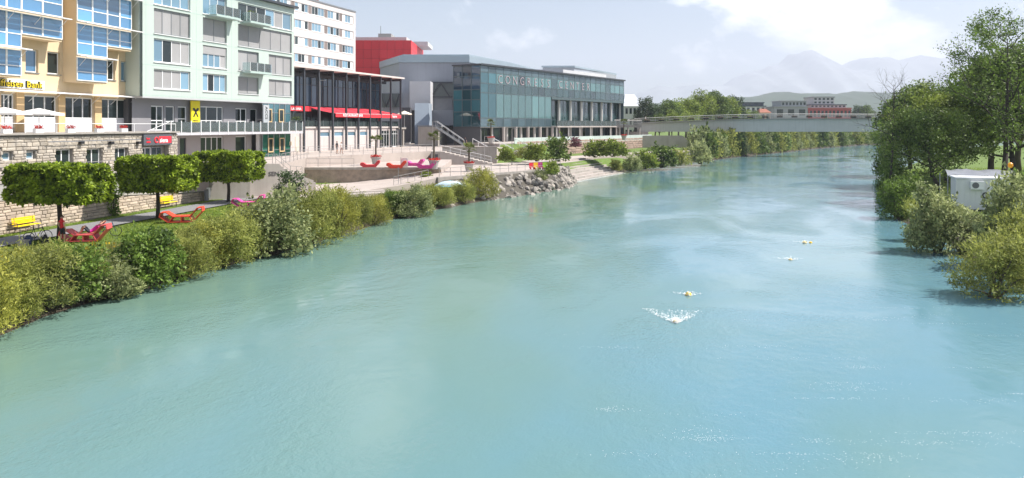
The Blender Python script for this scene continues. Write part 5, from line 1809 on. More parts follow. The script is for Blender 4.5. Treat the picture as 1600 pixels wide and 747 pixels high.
# ---- mid distance shrubs on the terraces
MID = [('small', 790, 251, 30, 24, 3.2, 'bright yellow green shrub beside the wide quay stair'),
       ('small', 838, 250, 40, 30, 3.2, 'yellow green bush spreading before the forecourt wall'),
       ('smalldark', 873, 250, 44, 38, 3.0, 'round dark tree-like bush with a thick stem on the upper path'),
       ('small', 930, 244, 40, 28, 3.0, 'light green shrub left of the yellow chairs'),
       ('small', 958, 243, 46, 28, 3.2, 'broad light green bush below the balcony of the glass wing'),
       ('smallpurple', 899, 229, 20, 16, 5.1, 'small purple leaved shrub on the forecourt'),
       ('smallwillow', 815, 247, 26, 18, 3.2, 'grey green low shrub between the two handrails'),
       ('small', 700, 252, 14, 8, 2.5, 'small leafy plant at the foot of the quay stair'),
       ('smallwillow', 845, 282, 26, 20, 1.2, 'weedy shrub growing among the boulders'),
       ('small', 862, 272, 22, 24, 2.2, 'fresh green shrub at the end of the quay railing'),
       ('smallwillow', 962, 266, 22, 18, .5, 'low willow shrub where the river steps end'),
       ('smallwillow', 986, 266, 34, 28, .4, 'round grey green willow beside the river steps'),
       ('small', 1008, 262, 40, 30, .6, 'bright yellow green bush below the bridge end'),
       ('smalldark', 1034, 260, 52, 34, .6, 'dense green bush at the water below the bridge end'),
       ('smallwillow', 1064, 257, 36, 26, .6, 'olive bush at the water under the bridge'),
       ('smallwillow', 1093, 254, 44, 34, .6, 'rounded willow standing out at the water under the bridge'),
       ('small', 667, 276, 20, 9, 2.4, 'weedy plant at the ramp railing'),
       ('smallwillow', 640, 292, 16, 8, 1.6, 'tuft of weeds beside the lawn')]
for kind, a, b, w, h, z, lab in MID:
    p = site(a, b, z); sc = p.y / FOC
    bush(kind, p, w * sc * .55, h * sc, lab, None, 'shrub')

# ---- willows along the far bank below the bridge, each its own tree-bush
k = 0
pos = 28.0
def curve_pt(curve, y):
    for p, q in zip(curve, curve[1:]):
        if p.y <= y <= q.y:
            return p.lerp(q, (y - p.y) / (q.y - p.y))
    return curve[-1]
yy = 176.0
rr = random.Random(21)
while yy < 345:
    p = curve_pt(LEFT, yy)
    r_ = rr.uniform(3.2, 4.3); h = rr.uniform(6.2, 8.6)
    bush('smallwillow' if rr.random() < .8 else 'smalldark', (p.x - 2.2, p.y + 1.2, .4), r_, h, (ordn[k] if k < 20 else 'distant ' + ordn[k - 20]) + ' willow in the far bank row counted from the bridge end', 'willows along the far bank', 'bank_willow', 'tree')
    k += 1
    yy += rr.uniform(3.4, 5.0) * (1 if yy < 240 else 1.35)

# ------------------------------------------------------------------ trees
def tree_meshes(seed, m, rx, rz, cz, n_clump, per, leaf, wide, trunk_r, trunk_h, size=(.28, .46), bark_m=None, limbs=9):
    r = np.random.default_rng(seed)
    cl = crown_clumps(r, rx, rx, rz, n_clump, cz, size)
    P, O = clump_cloud(r, cl, per, .45)
    A, S, L, W_ = leaves_at(P, O, r, leaf, wide, .1, .1, .8)
    crown = leaf_mesh('crown', P, A, S, L, W_, m)
    mb = MB()
    mb.tube([(0, 0, -.3), (.1, .05, trunk_h * .5), (.05, -.1, trunk_h), (0, 0, cz + rz * .5)], [trunk_r * 1.25, trunk_r, trunk_r * .8, trunk_r * .2], 8)
    for i in range(limbs):
        c, rad = cl[i % len(cl)]
        z0 = trunk_h * r.uniform(.7, 1.15)
        mb.tube([(0.05, 0, z0), (c[0] * .5, c[1] * .5, (z0 + c[2]) * .52), c], [trunk_r * .5, trunk_r * .3, trunk_r * .08], 6)
    return crown, mb.mesh('trunk', bark_m or bark, True)
TREE = {
    'round': [tree_meshes(51, F_TREE2, 5.0, 5.2, 8.2, 42, 62, .42, .7, .3, 4), tree_meshes(52, F_TREE, 5.0, 5.6, 8.4, 42, 62, .42, .7, .3, 4), tree_meshes(54, F_TREE2, 4.4, 6.2, 8.8, 42, 62, .42, .7, .3, 4)],
    'dark': [tree_meshes(53, F_DARK, 3.8, 7.0, 9.2, 44, 66, .42, .6, .3, 4)],
}
def tree(kind, i, loc, s, label, group=None, name='broadleaf_tree', rz=0, sz=None):
    crown, trunk = TREE[kind][i % len(TREE[kind])]
    t = thing(name, label, 'tree', loc, rz, group)
    sc = (s, s, sz or s)
    put('crown', crown, t, (0, 0, 0), 0, sc)
    put('trunk', trunk, t, (0, 0, 0), 0, sc)
    return t
FAR_T = [('dark', 1010, 235, 17.2, 0, 'dark conical tree beside the white villa'), ('dark', 1024, 250, 15.5, 0, 'second dark tree right of the conical one'),
         ('round', 1046, 255, 15.6, 1, 'golden green tree left in the row behind the bridge'), ('round', 1072, 262, 17.3, 0, 'light green round tree behind the bridge'),
         ('round', 1098, 270, 18.6, 2, 'tall bright green tree in the middle of the row behind the bridge'), ('round', 1116, 275, 19.0, 1, 'tallest green tree in the row behind the bridge'),
         ('round', 1132, 282, 18.2, 0, 'deep green tree near the end of the row behind the bridge'), ('dark', 1148, 320, 21.0, 0, 'narrow dark tree standing at the row end before the blue hill'),
         ('round', 1160, 330, 15.0, 2, 'low light green tree before the white block'), ('round', 1178, 340, 13.8, 1, 'low rounded tree before the small red roofed house'),
         ('round', 1060, 300, 16.2, 1, 'tree half hidden behind the light green round tree'), ('round', 1085, 310, 18.5, 0, 'tree showing between the tall trees behind the bridge'),
         ('dark', 1340, 470, 21.0, 0, 'dark pointed tree beyond the red walled wing'), ('round', 1352, 470, 19.0, 1, 'rounded tree beside the dark pointed one beyond the bridge'),
         ('round', 1290, 395, 11.5, 1, 'low tree before the red walled wing'), ('round', 1225, 390, 10.4, 0, 'low tree at the foot of the grey hall'),
         ('round', 1000, 216, 8.6, 0, 'small light tree under the landing deck'), ('round', 1050, 232, 12, 2, 'tree in the shade under the bridge'),
         ('round', 1075, 240, 12, 0, 'second tree in the shade under the bridge'), ('round', 1030, 226, 11.0, 1, 'bushy tree behind the bridge parapet')]
for i, (kind, a, Y, top, q, lab) in enumerate(FAR_T):
    z0 = 3.8
    hh = {'round': 11.9, 'dark': 14.4}[kind]
    s = (top - z0) / hh
    tree(kind, q, (X_(a, Y), Y, z0), s * (1.0 if top > 14 else .9), lab, 'trees behind the bridge', rz=i * 1.3, sz=s)

# ---- clipped box-headed trees on the promenade
def box_tree(label, loc, rx, ry, z0, z1, seed):
    r = np.random.default_rng(seed)
    t = thing('clipped_tree', label, 'tree', loc, WANG - math.pi / 2, 'clipped box-headed trees on the promenade')
    n = 15000
    P = np.column_stack([r.uniform(-1, 1, n), r.uniform(-1, 1, n), r.uniform(-1, 1, n)])
    ax = r.integers(0, 5, n)
    sgn = np.where(r.random(n) < .5, -1, 1)
    q = 1 - np.abs(r.normal(0, .12, n))
    P[ax == 0, 0] = (sgn * q)[ax == 0]; P[ax == 1, 1] = (sgn * q)[ax == 1]; P[ax == 2, 2] = q[ax == 2]; P[ax == 3, 1] = (sgn * q)[ax == 3]
    P[ax == 4, 2] = -q[ax == 4]
    # round the corners and make the faces uneven
    rr_ = (np.abs(P) ** 7).sum(1) ** (1 / 7)
    P = P / np.maximum(rr_, .85)[:, None] * np.minimum(rr_, 1.02)[:, None]
    O = unit(P ** 5 + 1e-6)
    w = np.array([mnoise.noise(Vector((p[0] * 3.2, p[1] * 2.4, p[2] * 2 + seed))) for p in P])
    P = P + O * (w * .2)[:, None]
    hz_ = (z1 - z0) / 2
    P = P * np.array([rx, ry, hz_]) + np.array([0, 0, (z0 + z1) / 2])
    low = P[:, 2] < z0 + .3
    P[low, 2] -= np.abs(r.normal(0, .1, low.sum()))
    A, S, L, W_ = leaves_at(P, O, r, .23, .75, .1, .35, .9)
    put('crown', leaf_mesh('crown', P, A, S, L, W_, F_LIME), t)
    mb = MB()
    mb.tube([(0, 0, -.2), (.05, .03, z0 * .5), (-.03, 0, z0 + .2), (0, 0, z1 - .6)], [.17, .14, .13, .05], 9)
    for i in range(10):
        a = i * .63; e = .85
        mb.tube([(0, 0, z0 + .05), (math.cos(a) * rx * .4, math.sin(a) * ry * .4, z0 + .35), (math.cos(a) * rx * e, math.sin(a) * ry * e, z0 + .9)], [.07, .05, .02], 5)
    mb.build('trunk', bark_dark, t, True)
    return t
box_tree('wide clipped box-headed tree beside the person in the red shirt', (-28.5, 46.3, 1.2), 2.85, 1.35, 2.72, 4.75, 3)
box_tree('middle clipped box-headed tree with a slim dark trunk', (-27.6, 57.3, 1.2), 2.55, 1.5, 2.45, 4.8, 4)
box_tree('clipped box-headed tree beside the lettered stair wall', (-26.8, 69.5, 1.2), 2.9, 1.7, 2.35, 4.75, 5)

# ivy hanging on the wall
r = np.random.default_rng(8)
P, O = clump_cloud(r, [((0, 0, 1.0), (.55, .3, .95)), ((.1, -.1, 1.9), (.8, .35, .5)), ((.2, -.1, .3), (.4, .3, .4))], 1100, .5)
A, S, L, W_ = leaves_at(P, O, r, .16, .8, 0, .4, .8)
p = wl_pt(10.3, -.12, 1.25)
t = thing('ivy', 'dark ivy clump hanging over the stone wall between the clipped trees', 'ivy', p, WANG)
put('leaves', leaf_mesh('leaves', P, A, S, L, W_, F_DEEP), t)
MB().tube([(0, 0, -.05), (.05, 0, 1), (0.1, .05, 2)], [.05, .04, .02], 6).build('stem', bark, t)

# ---- right bank: airy big tree, leafy middle tree, bare tree, bushes
def grow(mb, r, p, d, ln, rad, depth, tips, spread=.55, taper=.72, up=.12, n=3):
    segs = 3
    pts, rs_ = [p], [rad]
    q = p.copy()
    dd = d.copy()
    for i in range(segs):
        dd = (dd + Vector(r.normal(size=3)) * .12 + Vector((0, 0, up * .4))).normalized()
        q = q + dd * ln / segs
        pts.append(q.copy()); rs_.append(rad * (1 - (1 - taper) * (i + 1) / segs))
        if depth <= 2: tips.append((q.copy(), dd.copy(), depth))
    mb.tube(pts, rs_, 7 if rad > .08 else 5 if rad > .03 else 3, cap=False)
    if depth == 0:
        return
    k = n if depth > 1 else n + 1
    for i in range(k):
        j = r.integers(1, segs + 1)
        nd = (dd + Vector(r.normal(size=3)) * spread + Vector((0, 0, up))).normalized()
        grow(mb, r, pts[j if i else segs], nd, ln * r.uniform(.6, .82), rs_[j] * .62, depth - 1, tips, spread, taper, up, n)

def limb_tree(name, label, loc, h, rad, seed, leaf_m, per, leaf, wide, spread, depth=4, n=3, clear=.28, lean=(0, 0), bark_m=None, clump=.35, ln=None, up=.12):
    r = np.random.default_rng(seed)
    mb = MB(); tips = []
    t = thing(name, label, 'tree', loc, 0)
    p0 = Vector((0, 0, -.3)); top = Vector((lean[0], lean[1], h * clear))
    mb.tube([p0, p0.lerp(top, .5) + Vector((.08, .05, 0)), top], [rad * 1.2, rad, rad * .85], 9)
    trunk2 = [top, top + Vector((lean[0] * .3, lean[1] * .3, h * .22)), top + Vector((lean[0] * .5, 0, h * .45)), top + Vector((lean[0] * .6, .1, h * .62))]
    mb.tube(trunk2, [rad * .85, rad * .6, rad * .35, rad * .1], 7)
    ln = ln or h * .26
    for i in range(13):
        f = i / 12 * .95
        seg = min(2, int(f * 3)); q = trunk2[seg].lerp(trunk2[seg + 1], f * 3 - seg)
        a = i * 2.4 + seed
        grow(mb, r, q, Vector((math.cos(a), math.sin(a), .35 + .55 * f)).normalized(), ln * (1.15 - .6 * f), rad * .42 * (1 - .6 * f), depth - 2, tips, spread, .7, up, n)
    mb.build('trunk', bark_m or bark_dark, t, True)
    if per:
        P, O = [], []
        for q, d, dep in tips:
            c = per if dep < 2 else per // 3
            pts = np.array(q) + r.normal(size=(c, 3)) * clump * np.array([1, 1, .7])
            P.append(pts); O.append(np.repeat(np.array(d)[None], c, 0))
        P = np.concatenate(P); O = np.concatenate(O)
        A, S, L, W_ = leaves_at(P, O, r, leaf, wide, -.1, .2, .9)
        put('crown', leaf_mesh('crown', P, A, S, L, W_, leaf_m), t)
    return t
limb_tree('tall_tree', 'tall airy tree with open leafy branches above the white container', (51.6, 77.5, 1.5), 19.2, .30, 5, F_DEEP, 17, .27, .45, .62, 4, 3, .22, (.4, 0), None, .38, 4.6)
limb_tree('tall_tree', 'dense tree behind the tall airy one at the picture edge', (59.5, 87, 1.7), 16.5, .32, 9, F_TREE, 34, .30, .6, .6, 4, 3, .18, (-.4, 0), None, .6, 4.2)
limb_tree('leafy_tree', 'rounded leafy tree leaning over the lawn on the far side bank', (53.2, 90, 1.4), 10.4, .24, 14, F_TREE2, 40, .28, .6, .7, 4, 3, .16, (-.3, 0), None, .55, 3.6)
limb_tree('leafy_tree', 'dark leafy tree leaning out over the water beside the bare one', (46.9, 80, 1.2), 9.0, .22, 17, F_TREE, 26, .26, .6, .7, 4, 3, .2, (-1.2, 0), None, .5, 3.0)
limb_tree('leafy_tree', 'thick leafy tree between the bare tree and the tall airy one', (57, 100, 1.4), 11.6, .26, 19, F_TREE, 40, .3, .6, .7, 4, 3, .12, (0, 0), None, .65, 4.0)
limb_tree('sapling', 'slim dark leaved sapling sticking out of the silvery bush before the stair wall', (*site(452, 350, .9).xy, .7), 3.4, .05, 31, F_DARK, 5, .17, .6, .6, 4, 2, .45, (.1, 0), None, .12, .8, .3)
tree('round', 1, (60.5, 93, 1.5), 1.15, 'dense dark round tree behind the white container', None, 'broadleaf_tree', .4, 1.15)
tree('dark', 0, (69.5, 101, 1.6), 1.35, 'tall dense dark tree filling the picture edge', None, 'broadleaf_tree', 1.4, 1.2)
tree('round', 1, (66.0, 88, 1.6), 1.1, 'dark round tree at the picture edge beside the container', None, 'broadleaf_tree', 2.4, 1.2)
tree('round', 1, (66, 122, 1.6), 1.0, 'dark tree behind the bright strip of lawn', None, 'broadleaf_tree', 3.1, .95)
limb_tree('bare_tree', 'bare dark branched tree standing beside the bridge end', (45.2, 88, 1.3), 11.9, .15, 23, None, 0, .2, .5, .7, 4, 3, .4, (.3, 0), None, .3, 2.6, .2)
for kind, a, b, w, h, z, lab, nm in [
        ('willow', 1556, 462, 128, 112, .1, 'round golden willow bush at the water, cut by the picture edge', 'willow_bush'),
        ('willow', 1600, 440, 120, 120, .3, 'willow bush rising behind the round golden one at the edge', 'willow_bush'),
        ('silver', 1466, 392, 100, 100, .1, 'greyish willow bush at the water before the white container', 'bush'),
        ('willow', 1440, 372, 56, 70, .2, 'feathery yellow green bush at the water below the lawn', 'willow_bush'),
        ('deep', 1402, 340, 66, 66, .1, 'dark green bush at the water under the leaning tree', 'bush'),
        ('deep', 1420, 318, 50, 50, .8, 'rounded bush under the leaning dark tree', 'bush'),
        ('silver', 1592, 388, 120, 125, 1.2, 'tall silvery shrub before the tall tree trunk', 'bush'),
        ('deep', 1394, 300, 46, 52, .2, 'shaded bush hanging over the water beside the bridge', 'bush'),
        ('deep', 1548, 318, 60, 46, 1.4, 'dark shrub behind the white container', 'bush'),
        ('deep', 1598, 322, 70, 60, 1.4, 'dark shrub at the picture edge under the tall tree', 'bush'),
        ('silver', 1500, 352, 46, 30, 1.0, 'low pale shrub at the corner of the white container', 'bush'),
        ('deep', 1386, 275, 40, 60, .4, 'far shaded bush at the bend beside the bridge', 'bush'),
        ('silver', 1525, 372, 70, 40, 1.0, 'low shrub before the white container', 'bush')]:
    p = site(a, b, z); sc = p.y / FOC
    bush(kind, p, w * sc * .55, h * sc * 1.0, lab, 'bushes on the bank of the white container', nm)

# ------------------------------------------------------------------ palms in round planters
palm_leaf = foliage('palm_leaf', (0.04, 0.06, 0.012), (0.16, 0.19, 0.04), .3, 2)
planter_m = mat('planter_grey', (.40, .38, .36), .8, .1)
def palm(label, loc, h, planter=True):
    t = thing('potted_palm', label, 'palm', loc, random.uniform(0, 6), 'palms in planters with red flowers')
    z0 = 0
    if planter:
        MB().lathe([(.42, 0), (.62, .95), (.72, 1.0), (.72, 1.08), (.6, 1.08), (.55, .95)], 14).build('planter', planter_m, t)
        z0 = .95
        r = np.random.default_rng(int(loc[1] * 10) % 999)
        n = 260
        a = r.uniform(0, 6.28, n); q = r.uniform(.25, .72, n)
        P = np.column_stack([np.cos(a) * q, np.sin(a) * q, 1.0 + r.uniform(0, .28, n)])
        A, S, L, W_ = leaves_at(P, np.zeros((n, 3)), r, .16, .8, .3)
        put('flowers', leaf_mesh('flowers', P, A, S, L, W_, red_flowers), t)
    MB().tube([(0, 0, z0 - .1), (.04, .02, z0 + h * .5), (0, 0, z0 + h)], [.13, .11, .12], 8).build('trunk', bark, t)
    r = np.random.default_rng(int(loc[0] * 10) % 997)
    for i in range(20):
        a = i * 2.399; el = r.uniform(-.35, 1.15); ln = r.uniform(.55, .75)
        d = np.array([math.cos(a) * math.cos(el), math.sin(a) * math.cos(el), math.sin(el)])
        tip = np.array([0, 0, z0 + h]) + d * ln
        nl = 16
        Pf = np.repeat(tip[None], nl, 0)
        side = unit(np.cross(d, np.array([0, 0, 1.0])) + 1e-6)
        upv = np.cross(side, d)
        th = np.linspace(-1.9, 1.9, nl)
        A = unit(d * np.cos(th)[:, None] + side * np.sin(th)[:, None] + np.array([0, 0, -.15]))
        S = unit(np.cross(A, np.repeat(upv[None], nl, 0)))
        o = put('frond', leaf_mesh('frond', Pf, A, S, np.full(nl, .52), np.full(nl, .07), palm_leaf), t)
        MB().tube([(0, 0, z0 + h), tuple(tip)], .014, 4).build('stalk', palm_leaf, o)
    return t
palm('potted palm with red flowers behind the red loungers', site(587.5, 258, TZ), 2.3)
palm('potted palm beside the pink loungers at the terrace end', site(678, 264, TZ - .1), 2.8)
palm('potted palm with red flowers in a big planter on the quay', site(733, 268, QZ), 2.0)
palm('potted palm on the forecourt before the glass wing', site(767, 224, CZ), 2.8)
palm('slender palm on the forecourt beside the balcony end', site(975, 219, CZ), 3.2)

# ------------------------------------------------------------------ grass and meadow on the near bank (uncountable)
def grass_patch(name, label, n, fun, m, hgt, w, seed):
    r = np.random.default_rng(seed)
    P = fun(r, n)
    A = unit(np.column_stack([r.normal(0, .35, len(P)), r.normal(0, .35, len(P)), np.ones(len(P))]))
    S = unit(np.cross(A, unit(r.normal(size=(len(P), 3)))))
    L = hgt * r.uniform(.5, 1.4, len(P))
    o = put(name, leaf_mesh(name, P, A, S, L, np.full(len(P), w), m))
    tag(o, label, 'grass', None, 'stuff')
    return o
def lawn(r, n):
    u = r.uniform(-10, 27, n); y = np.where(r.random(n) < .3, r.uniform(-1.5, -.1, n), r.uniform(-12, -4.4, n))
    q = np.array(W0)[None] + u[:, None] * np.array(WT)[None] + y[:, None] * np.array(WN)[None]
    q[:, 2] = 1.2
    return q
grass_patch('lawn_grass', 'short green grass along the footpath', 60000, lawn, F_GRASS, .10, .035, 3)
def verge(r, n):
    out = []
    ys = r.uniform(28, 84, n); ds = r.uniform(.8, 6.0, n)
    for y, d in zip(ys, ds):
        p = curve_pt(LEFT, y)
        out.append((p.x - d * .97, p.y + d * .2, left_h(d, y) - .03))
    return np.array(out)
grass_patch('verge_meadow', 'tall dry meadow grass on the river verge', 26000, verge, F_MEADOW, .55, .03, 4)
def vflow(r, n):
    out = []
    for c in ((-24.2, 36.0), (-23.6, 38.4), (-22.0, 43.2), (-15.6, 66.4), (-23.5, 40.0)):
        k = n // 5
        q = r.normal(size=(k, 3)) * np.array([.5, .8, .16])
        out.append(q + np.array([c[0], c[1], 1.75]))
    return np.concatenate(out)
grass_patch('wild_flowers', 'yellow wild flowers in the verge', 420, vflow, F_YELLOW, .14, .10, 5)
def right_lawn(r, n):
    ys = r.uniform(45, 120, n); ds = r.uniform(1.5, 24, n)
    return np.array([(curve_pt(RIGHT, y).x + d, y, right_h(d, y) - .02) for y, d in zip(ys, ds)])
grass_patch('lawn_grass', 'grass on the bank of the white container', 30000, right_lawn, F_GRASS, .16, .05, 6)
# ------------------------------------------------------------------ folded lounge furniture
def lounger(label, loc, rz, col, group, s=1.0, w=.95, solid=False):
    t = thing('lounger', label, 'lounger', loc, rz, group)
    m = mat('lounger_' + col, {'red': (.62, .05, .06), 'orange': (.72, .07, .035), 'pink': (.66, .07, .30), 'magenta': (.50, .05, .36), 'coral': (.68, .10, .10)}[col], .5, .08, 1.2)
    th = .055
    def part(name, prof): MB().strip([(x * s, z * s) for x, z in prof], -w / 2 * s, w / 2 * s, th).build(name, m, t)
    part('headrest', [(.55, .03), (.0, .42), (.08, .68), (.42, .70), (.88, .40), (.62, .03)])
    part('seat', [(.88, .40), (1.95, .40)])
    part('backrest', [(1.95, .40), (2.42, .96), (2.72, 1.0), (2.76, .74), (2.15, .05), (1.95, .40)])
    part('base', [(.55, .03), (2.15, .03)])
    part('web', [(1.40, .04), (1.40, .39)])
    if solid:
        for nm, pr in (('end_panel', [(.55, .03), (.0, .42), (.08, .68), (.42, .70), (.88, .40), (.62, .03)]), ('end_panel', [(1.95, .40), (2.42, .96), (2.72, 1.0), (2.76, .74), (2.15, .05)]), ('side_panel', [(.62, .03), (2.15, .05), (1.95, .4), (.88, .4)])):
            mb = MB(); k = len(pr)
            mb.v = [(x * s, -w * .42 * s, z * s) for x, z in pr] + [(x * s, w * .42 * s, z * s) for x, z in pr]
            mb.f = [tuple(range(k)), tuple(reversed(range(k, 2 * k)))]; mb.mi = [0, 0]
            mb.build(nm, m, t)
    return t
LG = 'folded loungers on the promenade'
lounger('coral red lounger with a person lying on it', (-28.1, 45.9, 1.28), math.radians(10), 'coral', LG)
lounger('orange red lounger under the middle clipped tree', (-26.2, 54.9, 1.28), math.radians(12), 'orange', LG, 1.08)
lounger('magenta lounger cut by the picture edge', (-33.0, 42.2, 1.28), math.radians(14), 'magenta', LG)
lounger('pink lounger half hidden by bushes beside the stair wall', (-24.9, 65.5, 1.28), math.radians(10), 'pink', LG)
LT = 'loungers on the terrace'
for lab, a, b, col, rz in (('red lounger nearest the first potted palm on the terrace', 563, 262, 'red', 8), ('orange red lounger in the middle of the terrace', 604, 262.5, 'orange', 5), ('pink lounger touching the orange one on the terrace', 634, 259, 'pink', -6), ('bright pink lounger at the end of the terrace', 650, 263, 'pink', 8)):
    p = site(a, b, TZ)
    lounger(lab, p, math.radians(rz), col, LT, .86, 1.3, True)
# yellow benches
def bench(label, loc, rz):
    t = thing('park_bench', label, 'bench', loc, rz, 'yellow benches along the stone wall')
    yel = mat('bench_yellow', (.85, .60, .01), .5, .06)
    for i in range(3):
        MB().box(-.95, .95, -.02 + i * .15, .11 + i * .15, .44, .48).build('seat_slat', yel, t)
    for i in range(3):
        mb = MB(); z = .58 + i * .145
        mb.v = []; mb.box(-.95, .95, .44 + i * .03, .475 + i * .03, z, z + .125)
        mb.build('back_slat', yel, t)
    for x in (-.75, .75):
        MB().tube([(x, .02, 0), (x, .02, .43), (x, .42, .43)], .03, 6).build('leg', dark_metal, t)
        MB().tube([(x, .42, 0), (x, .43, .43), (x, .52, 1.0)], .03, 6).build('back_post', dark_metal, t)
    for x in (-.98, .98):
        MB().tube([(x, .0, .45), (x, .0, .68), (x, .46, .68)], .022, 6).build('armrest', dark_metal, t)
    return t
bench('yellow slatted bench near the blue and white notice board', wl_pt(1.6, -.75, 1.26), WANG)
bench('yellow slatted bench behind the middle clipped tree', wl_pt(16.6, -.75, 1.26), WANG)
# notice board
nb = thing('notice_board', 'white and blue notice board on a post before the stone wall', 'sign', wl_pt(-1.6, -.5, 1.2), WANG)
MB().tube([(.3, 0, 0), (.3, 0, 2.0)], .035, 6).build('post', dark_metal, nb)
MB().tube([(-1.3, 0, 0), (-1.3, 0, 2.0)], .035, 6).build('post', dark_metal, nb)
MB().box(-1.6, .1, -.06, -.02, .85, 2.05).build('board', white_paint, nb)
MB().box(.1, .72, -.062, -.018, .95, 2.1).build('blue_panel', mat('sign_blue', (.02, .30, .68), .5, .05), nb)
MB().box(.1, .72, -.066, -.063, .95, 1.2).build('white_footer', white_paint, nb)
bs = thing('stone_block', 'grey stone block beside the footpath under the wide clipped tree', 'block', (*wl_pt(-3.4, -5.2)[:2], 1.2), WANG)
MB().box(-.25, .25, -.25, .25, 0, .42).build('block', concrete, bs)
bp = thing('wall_post', 'white and grey service post at the end of the stone wall', 'post', wl_pt(22.4, -.4, 1.2), WANG)
MB().box(-.18, .18, -.12, .12, 0, 1.15).build('body', mat('post_grey', (.2, .2, .22), .5, .05), bp)
MB().box(.19, .5, -.1, .1, .35, 1.3).build('panel', white_paint, bp)

# bicycles
def bicycle(label, loc, rz, lean, m):
    t = thing('bicycle', label, 'bicycle', loc, 0)
    t.rotation_euler = (lean, 0, rz)
    for x in (0, 1.05):
        w = MB()
        w.tube([(x + .34 * math.cos(q * math.pi / 12), 0, .34 + .34 * math.sin(q * math.pi / 12)) for q in range(25)], .022, 6)
        wh = w.build('wheel', black_stuff, t)
        s = MB()
        for q in range(8):
            a = q * math.pi / 8
            s.tube([(x - .33 * math.cos(a), 0, .34 - .33 * math.sin(a)), (x + .33 * math.cos(a), 0, .34 + .33 * math.sin(a))], .004, 3)
        s.build('spokes', grey_metal, wh)
    f = MB()
    for p in ([(0, 0, .34), (.35, 0, .85)], [(0, 0, .34), (.45, 0, .32)], [(.45, 0, .32), (.33, 0, .92)], [(.45, 0, .32), (.88, 0, .82)], [(.36, 0, .82), (.86, 0, .86)], [(.84, 0, .98), (1.05, 0, .34)]):
        f.tube(p, .02, 6)
    f.build('frame', m, t)
    MB().tube([(.84, 0, .98), (.86, 0, 1.04), (.84, .28, 1.06)], .015, 5).build('handlebar', dark_metal, t)
    MB().tube([(.84, 0, .98), (.86, 0, 1.04), (.84, -.28, 1.06)], .015, 5).build('handlebar', dark_metal, t)
    mb = MB(); mb.v = [(.2, -.09, .94), (.2, .09, .94), (.46, .02, .94), (.46, -.02, .94), (.2, -.09, .99), (.2, .09, .99), (.46, .02, .97), (.46, -.02, .97)]
    mb.f = [(3, 2, 1, 0), (4, 5, 6, 7), (0, 1, 5, 4), (1, 2, 6, 5), (2, 3, 7, 6), (3, 0, 4, 7)]; mb.mi = [0] * 6
    mb.build('saddle', black_stuff, t)
    MB().tube([(.45, -.1, .32), (.45, .1, .32)], .06, 8).build('crank', grey_metal, t)
    return t
bicycle('bicycle parked behind the coral red lounger', (-26.9, 47.8, 1.28), math.radians(18), .12, mat('frame_blue', (.05, .09, .2), .4, .05))
bicycle('dark bicycle leaning on the wide clipped tree', (-29.9, 45.6, 1.2), math.radians(60), -.2, black_stuff)
def backpack(label, loc, rz, m):
    t = thing('backpack', label, 'bag', loc, rz)
    import bmesh
    bm = bmesh.new(); bmesh.ops.create_cube(bm, size=1)
    bmesh.ops.bevel(bm, geom=bm.edges[:], offset=.22, segments=3, affect='EDGES')
    me = bpy.data.meshes.new('bag_body')
    for v in bm.verts:
        v.co = Vector((v.co.x * .42, v.co.y * .28 * (1.1 - .4 * v.co.z), v.co.z * .6 + .3))
    bm.to_mesh(me); bm.free(); me.materials.append(m)
    put('bag_body', me, t)
    for x in (-.12, .12):
        MB().tube([(x, .14, .1), (x, .24, .3), (x, .13, .55)], .025, 5).build('strap', black_stuff, t)
    MB().box(-.14, .14, -.22, -.12, .08, .28).build('pocket', m, t)
    return t
backpack('dark blue rucksack on the grass left of the person in red', (-29.3, 44.6, 1.25), .6, mat('rucksack_blue', (.03, .045, .10), .8, .1))
backpack('black rucksack at the foot of the wide clipped tree', (-28.5, 44.9, 1.25), 2.1, black_stuff)

